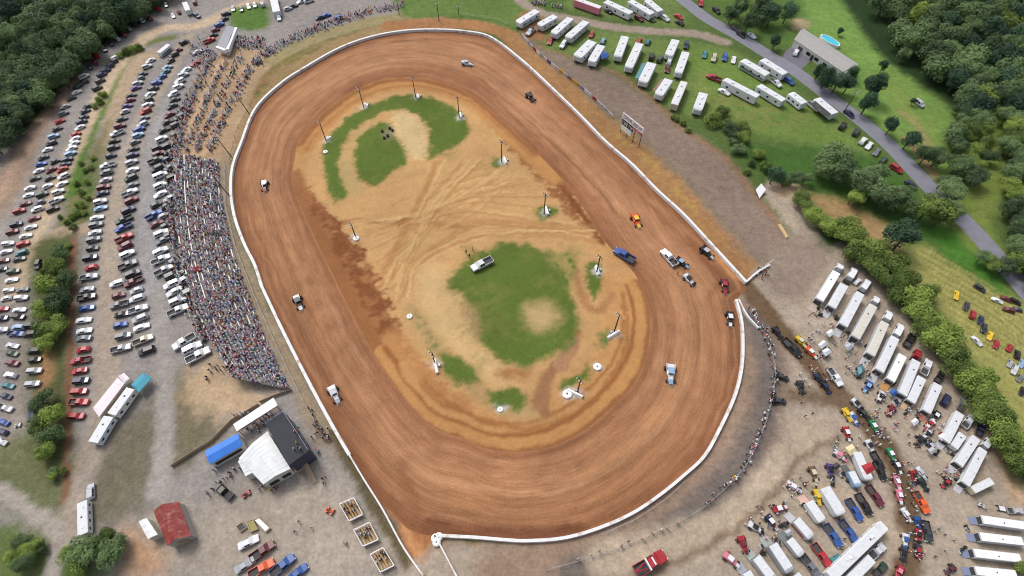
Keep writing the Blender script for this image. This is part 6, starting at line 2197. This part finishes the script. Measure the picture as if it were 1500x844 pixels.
for u, v, ru, rv, n, wh in ((1196, 462, 12, 8, 5, 'by the topmost hauler ramp'), (1225, 500, 20, 10, 7, 'by the upper hauler ramps'), (1280, 560, 16, 14, 7, 'by the middle hauler ramps'), (1340, 600, 22, 12, 9, 'by the lower hauler ramps'), (1345, 645, 20, 14, 8, 'in the open middle of the pit'), (1390, 690, 20, 14, 10, 'by the corner hauler ramps'), (1270, 615, 18, 10, 6, 'among the queueing race cars'), (1330, 735, 12, 30, 9, 'beside the mud lane queue'), (1345, 800, 10, 25, 8, 'at the lower mud lane queue'), (1380, 800, 18, 30, 6, 'left of the corner haulers'), (1165, 705, 20, 12, 5, 'behind the enclosed trailers'), (1115, 755, 22, 16, 6, 'behind the lower pit trailers'), (1235, 795, 12, 12, 3, 'between the pit pickups'), (1180, 600, 16, 14, 3, 'on the bare pit ground'), (1440, 745, 8, 8, 2, 'near the corner box truck')):
    cluster(u, v, ru, rv, n, wh, 'crew and spectators in the pit')
nstand = max(0, 296 - ncount)
taken = set()
for i in range(nstand):
    for _ in range(30):
        r = random.randrange(NROW)
        f = 1 - (random.random() ** 1.6) * .30
        key = (r, int(f * 240))
        if key not in taken:
            taken.add(key)
            break
    p, a = stand_pt(f, r)
    p.z += -.02
    put_person(p, a + random.uniform(-.3, .3), 'sit' if random.random() < .8 else 'stand', f'on the {ordn(r + 1)} bleacher row of the lower grandstand', 'spectators in the lower grandstand', k=.92)

# the rest of the crowd: a mass no one could count
cv_, cf_, cc_ = [], [], []
SHL = [COL[c][0] for c in 'wwwwwwwwwwwwwwwwwwcssllpppprrrbbmkknydtox']
HATS = [(.05, .035, .03), (.20, .14, .09), (.34, .24, .18), S(235, 235, 235)[:3], S(225, 190, 200)[:3], S(240, 240, 240)[:3], S(200, 205, 230)[:3], S(225, 225, 225)[:3],  S(225, 225, 225)[:3], S(225, 225, 225)[:3], S(180, 40, 50)[:3], S(60, 80, 140)[:3], S(190, 160, 120)[:3]]
HAIR, SKINC, TRS = (.05, .035, .03), (.46, .28, .2), [(.12, .17, .30), (.05, .05, .06), (.38, .31, .22), (.50, .50, .52), (.46, .29, .21), (.20, .26, .38)]


def crowd_person(p, rot, sit, s):
    ca, sa = math.cos(rot), math.sin(rot)
    c = random.choice(SHL)
    t = random.choice(TRS)
    HAIR = random.choice(HATS)
    hz = .45 if sit else .85
    secs = [(0 if not sit else .42, .0, .11, .15, t), (0 if not sit else .40, hz * .55, .12, .17, t), (0, hz, .15, .20, t), (0, hz + .02, .17, .24, c), (0, hz + .34, .17, .28, c), (0, hz + .52, .10, .17, c), (0, hz + .55, .05, .06, SKINC), (.02, hz + .66, .10, .09, SKINC), (.0, hz + .70, .14, .13, HAIR), (0, hz + .80, .08, .08, HAIR)]
    b = len(cv_)
    for x, z, rx, ry, cl in secs:
        for i in range(6):
            a = math.pi / 3 * i
            lx, ly = (x + rx * math.cos(a)) * s, ry * math.sin(a) * s
            cv_.append((p.x + lx * ca - ly * sa, p.y + lx * sa + ly * ca, p.z + z * s))
            cc_.append((cl[0], cl[1], cl[2], 1))
    for k_ in range(len(secs) - 1):
        for i in range(6):
            j_ = (i + 1) % 6
            cf_.append((b + k_ * 6 + i, b + k_ * 6 + j_, b + k_ * 6 + 6 + j_, b + k_ * 6 + 6 + i))
    cf_.append(tuple(b + (len(secs) - 1) * 6 + i for i in range(6)))


for i in range(60):
    for r in range(NROW):
        for q_ in range(4):
            f = (i * 4 + q_ + random.uniform(-.3, .3)) / 240
            hole = math.sin(f * 61 + r * 1.9) + math.sin(f * 23 - r * 2.7) + math.sin(f * 117 + r * 5.1)
            if r == 11 and f < .5 and random.random() < .85 or abs(f - .62) < .006 or hole > 1.55:
                continue
            if f < 0 or f > 1 or (r, int(f * 240)) in taken or random.random() < (.42 if f > .72 else .24):
                continue
            p, a = stand_pt(f, r + random.uniform(-.18, .18))
            crowd_person(p, a + random.uniform(-.4, .4), random.random() < .75, random.uniform(.98, 1.15))


def crowd_line(px, n, jit):
    Q = smooth_poly(px, False, 6)
    for i in range(n):
        t = random.random() * (len(Q) - 1.001)
        a, b = Q[int(t)], Q[int(t) + 1]
        f = t - int(t)
        uu, vv = a[0] + (b[0] - a[0]) * f + random.gauss(0, jit), a[1] + (b[1] - a[1]) * f + random.gauss(0, jit * .7)
        crowd_person(W(uu, vv), random.uniform(-.6, .3), random.random() < .85, K(uu, vv) * 1.35)


crowd_line([(256, 232), (270, 175), (290, 125), (315, 80)], 330, 4.5)
crowd_line([(272, 222), (292, 175), (312, 130), (332, 92)], 120, 2.2)
crowd_line([(288, 222), (308, 178), (330, 130), (352, 85)], 170, 2.6)
crowd_line([(306, 222), (325, 180), (345, 140), (368, 100)], 150, 3.0)
crowd_line([(350, 62), (368, 66), (384, 62)], 120, 6.5)
crowd_line([(372, 95), (392, 80), (420, 62), (460, 45), (500, 30), (545, 18), (590, 8)], 330, 3.6)
crowd_line([(285, 65), (300, 80), (285, 100)], 40, 6)
crowd_line([(255, 330), (262, 400), (285, 460), (300, 500)], 130, 3.5)
crowd_line([(252, 240), (250, 300), (254, 350)], 90, 3.0)
for (u_, v_, ru_, rv_, n_) in ((1210, 470, 30, 20, 16), (1260, 530, 30, 26, 26), (1320, 590, 34, 24, 26), (1360, 640, 34, 24, 24), (1395, 690, 26, 18, 16), (1290, 630, 30, 30, 30), (1320, 700, 20, 30, 22), (1340, 780, 16, 40, 26), (1235, 650, 26, 24, 14), (1165, 720, 34, 22, 16), (1120, 770, 30, 20, 14), (1195, 545, 26, 26, 14), (1195, 500, 18, 14, 10), (372, 690, 60, 14, 10), (470, 640, 14, 26, 10), (370, 615, 34, 10, 16)):
    for i in range(n_):
        a_ = random.uniform(0, 6.28)
        r_ = math.sqrt(random.random())
        crowd_person(W(u_ + ru_ * r_ * math.cos(a_), v_ + rv_ * r_ * math.sin(a_)), random.uniform(0, 6.28), False, K(u_, v_) * 1.1)
crowd_line([(1096, 452), (1112, 478), (1124, 500), (1133, 535), (1132, 570), (1120, 612), (1106, 648), (1090, 680), (1064, 712)], 70, 2.0)
crowd_line([(780, 5), (800, 8), (825, 14)], 28, 2.5)
me = bpy.data.meshes.new('crowd')
me.from_pydata(cv_, [], cf_)
at = me.attributes.new('Col', 'FLOAT_COLOR', 'POINT')
at.data.foreach_set('color', np.array(cc_, np.float32).ravel())
m = bpy.data.materials.new('crowd_clothing')
m.use_nodes = True
a_ = m.node_tree.nodes.new('ShaderNodeAttribute')
a_.attribute_name = 'Col'
m.node_tree.links.new(a_.outputs['Color'], m.node_tree.nodes['Principled BSDF'].inputs['Base Color'])
m.node_tree.nodes['Principled BSDF'].inputs['Roughness'].default_value = .85
me.materials.append(m)
me.update()
o = link('crowd', me)
o['kind'] = 'stuff'
o['label'] = 'dense crowd of spectators filling the grandstand and hillside terraces'
o['category'] = 'crowd'
put_canopy('red parasol-like shade among the grandstand crowd', [(283, 393), (290, 390), (294, 397), (287, 400)], 2.9, COL['r'][0])

# ------------------------------------------------------------------ pit clutter
ST = MB()
for i in range(4):
    rg_ = []
    for j in range(7):
        a = 2 * math.pi * j / 6
        rg_.append([((.27 + .13 * math.cos(a)) * math.cos(2 * math.pi * q / 12), (.27 + .13 * math.cos(a)) * math.sin(2 * math.pi * q / 12), .14 + .27 * i + .14 * math.sin(a)) for q in range(12)])
    ST.loft(rg_, caps=False, smooth=True)
STM = recalc(ST.mesh('tyre_stack', [M_tyre]))
CB = MB()
CB.box(-.5, .5, -.3, .3, .12, .95, bev=.04)
CBM = CB.mesh('tool_cart_body', [M_matte])
CD = MB()
CD.box(-.46, .46, -.27, .27, .952, .97)
CDM = CD.mesh('tool_cart_top', [M_dark])
CWM = wheel_mesh(.1, .06, 'cart_wheel', 8)
rc_ = random.Random(31)
SPOTS = ((1206, 458, 'topmost hauler'), (1232, 474, 'second hauler'), (1248, 498, 'third hauler'), (1270, 512, 'fourth hauler'), (1292, 536, 'fifth hauler'), (1300, 558, 'sixth hauler'), (1318, 585, 'seventh hauler'), (1333, 604, 'eighth hauler'), (1350, 612, 'ninth hauler'), (1372, 640, 'tenth hauler'), (1378, 668, 'eleventh hauler'), (1398, 702, 'pit corner haulers'), (1176, 745, 'pink-ramped trailer'), (1150, 772, 'red-sided trailer'), (1140, 790, 'vee-nosed trailer'), (1120, 806, 'long grey trailer'), (1210, 705, 'big bright white trailer'), (1235, 700, 'pale blue trailer'), (1408, 775, 'upper corner hauler'), (1405, 802, 'second corner hauler'))
for u, v, wh in SPOTS:
    for i in range(2):
        uu, vv = u + rc_.uniform(-9, 9), v + rc_.uniform(-7, 7)
        k = K(uu, vv)
        o = link('tyre_stack', STM, None, W(uu, vv), rc_.uniform(0, 6))
        o.scale = (k * 1.2, k * 1.2, k)
        tag(o, f'stack of black racing tyres on the ground by the {wh}', 'tyre stack', 'tyre stacks in the pit')
    uu, vv = u + rc_.uniform(-10, 10), v + rc_.uniform(-8, 8)
    cc = rc_.choice('rbkswwgo')
    o = thing('tool_cart', f'{COL[cc][1]} tool cart standing by the {wh}', 'tool cart', W(uu, vv), rc_.uniform(0, 6), K(uu, vv) * 1.2, 'tool carts in the pit')
    link('cabinet', CBM, o, color=COL[cc][0])
    link('worktop', CDM, o)
    for x in (-.4, .4):
        for y in (-.22, .22):
            link('castor', CWM, o, (x, y, .1))
for u, v, cc, wh in ((1216, 488, 'w', 'between the second and third hauler ramps'), (1243, 508, 's', 'below the third hauler ramp'), (1309, 575, 'b', 'below the seventh hauler ramp'), (1340, 618, 'w', 'below the ninth hauler ramp'), (1365, 660, 's', 'in the middle of the pit near the tenth hauler'), (1380, 640, 'w', 'at the eleventh hauler ramp'), (1155, 780, 's', 'at the vee-nosed trailer ramp'), (1225, 683, 'd', 'beside the pale blue trailer')):
    put_canopy(f'{COL[cc][1]} pop-up canopy {wh}', [(u - 6, v - 1), (u + 1, v - 6), (u + 7, v), (u, v + 6)], 2.3, COL[cc][0], .5)

# ------------------------------------------------------------------ trees
def leaf_mat(name, c, hue):
    m = bpy.data.materials.new(name)
    m.use_nodes = True
    t = m.node_tree
    L = t.links.new
    p = t.nodes['Principled BSDF']
    p.inputs['Roughness'].default_value = .75
    p.inputs['Specular IOR Level'].default_value = .2
    oi = t.nodes.new('ShaderNodeObjectInfo')
    tc = t.nodes.new('ShaderNodeTexCoord')
    n = t.nodes.new('ShaderNodeTexNoise')
    n.inputs['Scale'].default_value = 1.1
    n.inputs['Detail'].default_value = 5
    L(tc.outputs['Object'], n.inputs['Vector'])
    a = t.nodes.new('ShaderNodeMath')
    a.operation = 'MULTIPLY_ADD'
    L(oi.outputs['Random'], a.inputs[0])
    a.inputs[1].default_value = .7
    a.inputs[2].default_value = -.35
    b = t.nodes.new('ShaderNodeMath')
    b.operation = 'ADD'
    L(a.outputs[0], b.inputs[0])
    L(n.outputs['Fac'], b.inputs[1])
    cr = t.nodes.new('ShaderNodeValToRGB')
    cr.color_ramp.elements[0].position = .2
    cr.color_ramp.elements[1].position = .85
    d = [max(0, x * (1 - hue)) for x in c[:3]]
    e = [c[0] * (1 + hue * 1.25), c[1] * (1 + hue * .9), c[2] * (1 + hue * .5)]
    cr.color_ramp.elements[0].color = (*d, 1)
    cr.color_ramp.elements[1].color = (*e, 1)
    L(b.outputs[0], cr.inputs['Fac'])
    L(cr.outputs['Color'], p.inputs['Base Color'])
    return m


LM = {'forest': leaf_mat('forest_leaves', (.088, .150, .066, 1), .5), 'bright': leaf_mat('bright_leaves', (.140, .215, .050, 1), .5), 'dark': leaf_mat('dark_needles', (.040, .088, .050, 1), .4)}
M_bark = mat('bark', (.07, .055, .045, 1), rough=.9, vary=.3, vscale=2)


def crown_mesh(seed, nleaf, lobes, m, flat=.8, lsz=.085, cone=False):
    r = random.Random(seed)
    L = []
    for i in range(lobes):
        a = r.uniform(0, 6.28)
        d = r.uniform(0, .62) if not cone else r.uniform(0, .2)
        z = r.uniform(-.35, .5) if not cone else -.6 + 1.5 * i / lobes
        rad = r.uniform(.24, .44) if not cone else max(.12, .62 * (1 - (z + .6) / 1.75))
        L.append((d * math.cos(a), d * math.sin(a), z * flat, rad))
    vs, fs = [], []
    for i in range(nleaf):
        cx, cy, cz, rad = L[r.randrange(lobes)]
        u, th = r.uniform(-.55, 1), r.uniform(0, 6.28)
        s = math.sqrt(max(0, 1 - u * u))
        n = Vector((s * math.cos(th), s * math.sin(th), u))
        rr = rad * (r.uniform(.72, 1.06) if r.random() < .85 else r.uniform(.3, .7))
        p = Vector((cx, cy, cz)) + Vector((n.x * rr, n.y * rr, n.z * rr * (flat + .1)))
        n = (n + Vector((r.uniform(-.7, .7), r.uniform(-.7, .7), r.uniform(-.3, .9)))).normalized()
        t = n.orthogonal().normalized()
        t = Matrix.Rotation(r.uniform(0, 6.28), 3, n) @ t
        b = n.cross(t)
        l, w = lsz * r.uniform(.6, 1.35), lsz * r.uniform(.45, .9)
        k_ = len(vs)
        vs += [p - t * l, p + b * w + n * l * .15, p + t * l, p - b * w + n * l * .15]
        fs.append((k_, k_ + 1, k_ + 2, k_ + 3))
    me = bpy.data.meshes.new('crown')
    me.from_pydata([tuple(v) for v in vs], [], fs)
    me.materials.append(m)
    me.update()
    return me


def trunk_mesh(seed):
    r = random.Random(seed)
    mb = MB()
    mb.tube((0, 0, -1.05), (0, 0, .05), .055, .035, n=7)
    for i in range(5):
        a = i * 1.26 + r.uniform(-.3, .3)
        z = r.uniform(-.45, -.1)
        mb.tube((0, 0, z), (.45 * math.cos(a), .45 * math.sin(a), z + .4), .028, .012, n=5)
    return mb.mesh('trunk', [M_bark])


CR = {k_: [crown_mesh(100 * i + j, nl, lb, LM[k_], fl, ls) for j in range(4)] for i, (k_, nl, lb, fl, ls) in enumerate((('forest', 3600, 17, .85, .052), ('bright', 3600, 17, .8, .050)))}
CR['dark'] = [crown_mesh(900 + j, 3600, 13, LM['dark'], .95, .048) for j in range(3)]
TR = [trunk_mesh(i) for i in range(3)]


def put_tree(u, v, d, kind, label, group, hrel=1.0, lift=.75, name='tree'):
    """u, v: pixel of the crown centre; d: crown diameter in photo pixels"""
    x, y = (u - 750.0) / F, (v - 422.0) / F
    sc = F * (SP + y * CP) / HC
    R = d / 2 / sc
    zc = R * (lift + .35) * hrel + .2
    p = W(u, v, zc)
    base = Vector((p.x, p.y, 0))
    o = thing(name, label, 'tree' if name == 'tree' else 'bush', base, random.uniform(0, 6.28), 1.0, group)
    c = link('crown', random.choice(CR[kind]), o, (0, 0, zc), random.uniform(0, 6.28))
    s = R * 1.2
    c.scale = (s * random.uniform(.86, 1.16), s * random.uniform(.86, 1.16), s * random.uniform(.8, 1.15))
    t = link('trunk', random.choice(TR), o, (0, 0, zc))
    t.scale = (s, s, zc / 1.05)
    return o


def scatter(P_, spacing, dmin, dmax, kinds, label, group, seed):
    r = random.Random(seed)
    us, vs_ = [p[0] for p in P_], [p[1] for p in P_]
    pts = []
    Q = np.array(P_, float)
    for _ in range(9000):
        u, v = r.uniform(min(us), max(us)), r.uniform(min(vs_), max(vs_))
        if not inside(np.array([u]), np.array([v]), Q)[0]:
            continue
        if all(((u - a) ** 2 + ((v - b) * 1.25) ** 2) > spacing ** 2 for a, b in pts):
            pts.append((u, v))
    pts.sort(key=lambda q: q[1])
    for u, v in pts:
        kd = r.choice(kinds)
        put_tree(u, v, r.uniform(dmin, dmax), kd, label, group, 1.0, .5)
    return len(pts)


n1 = scatter([(-20, -18), (250, -18), (204, 16), (160, 46), (124, 78), (98, 104), (76, 134), (44, 166), (16, 196), (-20, 226)], 17, 30, 42, ['forest'] * 4 + ['dark'], 'leafy tree in the dense dark forest on the left hillside', 'trees of the left forest', 5)
n2 = scatter([(1266, -18), (1520, -18), (1520, 120), (1482, 160), (1455, 145), (1435, 180), (1426, 160), (1398, 124), (1362, 92), (1336, 60), (1304, 32)], 21, 33, 47, ['forest'] * 4 + ['bright', 'dark'], 'leafy tree in the dense forest beyond the lawn', 'trees of the right forest', 6)
n2 += scatter([(1480, 150), (1520, 110), (1520, 420), (1495, 380), (1480, 300), (1478, 200)], 19, 28, 38, ['forest', 'forest', 'bright'], 'leafy tree in the forest strip at the right edge', 'trees of the right forest', 8)
n2 += scatter([(1400, 150), (1440, 160), (1455, 190), (1450, 240), (1420, 268), (1402, 240), (1398, 200)], 20, 26, 34, ['forest', 'bright'], 'leafy tree in the grove between lawn and grass lane', 'trees of the right forest', 9)
print('forest trees', n1, n2)
o, q = bld('backdrop_board', 'pale square board leaning on the bank between thicket and dark gravel', 'board', [(1107, 278), (1114, 271), (1122, 278), (1114, 288)], 1.2)
mb = MB()
mb.add([Vector((p.x, p.y, z)) for p, z in zip(q, (1.3, 1.9, 1.3, .4))] + [Vector((p.x, p.y, z)) for p, z in zip(q, (1.2, 1.8, 1.2, .3))], [[0, 1, 2, 3], [0, 1, 5, 4], [1, 2, 6, 5], [2, 3, 7, 6], [3, 0, 4, 7], [7, 6, 5, 4]])
link('panel', recalc(mb.mesh('board_panel', [M_white])), o)
mb = MB()
for p in q[:2]:
    mb.tube((p.x, p.y, 0), (p.x, p.y, 1.3), .06, n=6)
link('prop', mb.mesh('board_prop', [M_wood]), o)
o, q = bld('lumber_pile', 'pile of pale sawn planks at the end of the reddish gravel edge', 'lumber', [(1140, 328), (1144, 327), (1156, 346), (1152, 348)], .5)
for i in range(5):
    mb = MB()
    a, b = q[0].lerp(q[1], i / 5), q[3].lerp(q[2], i / 5)
    d = (q[1] - q[0]) / 6
    P4 = [Vector((p.x, p.y, .28 + .1 * (i % 2))) for p in (a, a + d, b + d, b)]
    mb.add(P4 + [Vector((p.x, p.y, 0)) for p in P4], [[0, 1, 2, 3], [0, 1, 5, 4], [1, 2, 6, 5], [2, 3, 7, 6], [3, 0, 4, 7]])
    link('plank', recalc(mb.mesh('plank', [mat('sawn_timber', S(214, 186, 140), vary=.15)])), o)
LST = '''1131 20 28 d|1154 18 24 d|1136 60 18 d|1087 8 26 f|1097 32 24 f|1072 20 20 f|1112 12 28 f|1120 27 20 f|1231 46 9 d|1294 97 14 d|1325 80 16 f|1200 104 20 d|1212 112 28 d|1228 120 28 d|1250 108 18 d|1243 124 22 d|1280 126 34 d|1272 151 28 d|1306 185 22 d|1333 205 24 d|1338 148 9 d|
1220 226 36 f|1237 248 34 f|1260 263 38 f|1285 276 34 f|1300 293 32 f|1285 256 32 f|1322 288 30 f|1207 244 28 f|1335 303 24 f|1362 305 40 b|1380 318 30 b|1398 311 28 f|1327 346 46 d|1135 256 26 d|1162 261 20 f|1180 262 18 f|1250 288 22 b|1357 228 24 f|1375 231 24 f|1397 280 34 f|1382 265 22 f|1412 241 26 f|1440 376 20 f|1475 392 22 f|1455 385 22 b|1490 330 26 f'''
for s in LST.replace('\n', '').split('|'):
    u, v, d, kd = s.split()
    kd = {'f': 'forest', 'b': 'bright', 'd': 'dark'}[kd]
    u, v, d = float(u), float(v), float(d)
    sz = 'small' if d < 19 else 'broad' if d > 31 else 'mid-sized'
    if v < 40 and u < 1165:
        wh = 'in the group beside the road above the house'
    elif v < 165 and 1190 < u < 1300:
        wh = 'in front of the ranch house'
    elif v < 215:
        wh = 'on the mown lawn beyond the road'
    elif u > 1340:
        wh = 'along the lower road'
    else:
        wh = 'in the thicket between camper field and pit'
    put_tree(u, v, d * 1.2, kd, f'{sz} {dict(forest="green", bright="light green", dark="dark round")[kd]} tree {wh}', 'trees ' + wh)
HED = '1175 293 20|1185 306 22|1195 318 22|1210 326 22|1225 336 28|1242 331 32|1257 350 34|1275 368 34|1255 372 28|1295 366 24|1287 392 32|1310 391 32|1325 410 34|1306 411 30|1316 430 30|1345 436 34|1362 428 24|1348 457 34|1370 477 36|1355 480 30|1376 500 38|1393 494 30|1397 520 36|1405 538 32|1434 552 32|1416 556 32|1434 573 32|1450 588 38|1462 605 36|1442 603 30|1475 614 28|1473 628 34|1468 642 34|1485 655 30|1490 672 32|1498 688 28|1500 835 22'
for i, s in enumerate(HED.split('|')):
    u, v, d = map(float, s.split())
    put_tree(u, v, d * 1.32, 'bright', f'bushy bright green tree in the hedge behind the haulers, {ordn(i + 1)} from the top', 'trees of the hedge behind the haulers', .8)
ISL = '85 370 26|80 392 32|70 420 38|88 440 38|65 452 34|82 474 34|96 412 28|60 482 28|68 503 30|60 585 34|77 605 34|60 622 32|76 640 34|70 662 28'
for i, s in enumerate(ISL.split('|')):
    u, v, d = map(float, s.split())
    put_tree(u, v, d, 'bright' if i % 3 else 'forest', f'green tree on the island between the left car rows, {ordn(i + 1)} from the top', 'trees of the left island', .8)
for i, s in enumerate('128 805 46|150 790 36|158 815 40|118 828 34|172 798 28|104 808 30|30 792 26|45 806 28|36 826 28|18 815 24|62 800 18|76 700 16|80 688 14|92 690 12'.split('|')):
    u, v, d = map(float, s.split())
    wh = 'in the clump below the long white trailer' if u > 100 else 'in the lower left corner patch' if v > 750 else 'at the edge of the left dirt lane'
    put_tree(u, v, d, 'bright' if i % 2 else 'forest', f'{"broad" if d > 32 else "small"} {"light green" if i % 2 else "green"} tree {wh}', 'trees ' + wh, .8)
for i, s in enumerate('185 76 16|194 72 16|204 70 14|176 82 12|146 148 16|150 139 13|140 156 10|120 282 14|116 300 16|128 266 12|108 318 12|124 250 10|112 270 10|118 240 9|128 290 12|114 312 14|98 326 12|88 318 9|136 232 9|132 246 10|122 312 12|60 420 14|100 360 12|106 334 14|64 398 12|1045 176 28|1057 163 24|1066 188 24|1086 186 22|1088 201 24|1075 200 20|1000 181 11|1008 191 11|1082 219 22|1110 226 20|1120 244 22|1100 240 13|1095 252 13|1150 268 16|1075 210 16|985 172 9|992 176 9'.split('|')):
    u, v, d = map(float, s.split())
    wh = 'on the bank between the left car rows' if u < 300 else 'below the camper field'
    put_tree(u, v, d, 'bright' if (i % 3 or u < 300) else 'forest', f'{"small" if d < 16 else "leafy"} green bush {wh}', 'bushes ' + wh, .45, .5, name='bush')

# ------------------------------------------------------------------ labels that repeat get their place in the line
by = {}
for o in ROOTS:
    by.setdefault(o['label'], []).append(o)
dg = bpy.context.view_layer
for lab, os_ in by.items():
    if len(os_) < 2 or 'dense' in lab or 'forest strip' in lab:
        continue
    os_.sort(key=lambda q: (q.location.x / max(q.location.y + 60, 1)))
    n = len(os_)
    for i, q in enumerate(os_):
        s = ('left one', 'right one')[i] if n == 2 else f'{ordn(i + 1)} such from left'
        q['label'] = lab + ', ' + s
for o in ROOTS:
    w = o['label'].split()
    if len(w) > 16:
        print('LONG', o['label'])
print('objects', len(bpy.data.objects), 'things', len(ROOTS), 'persons', ncount, 'crowd', len(cv_) // 60)
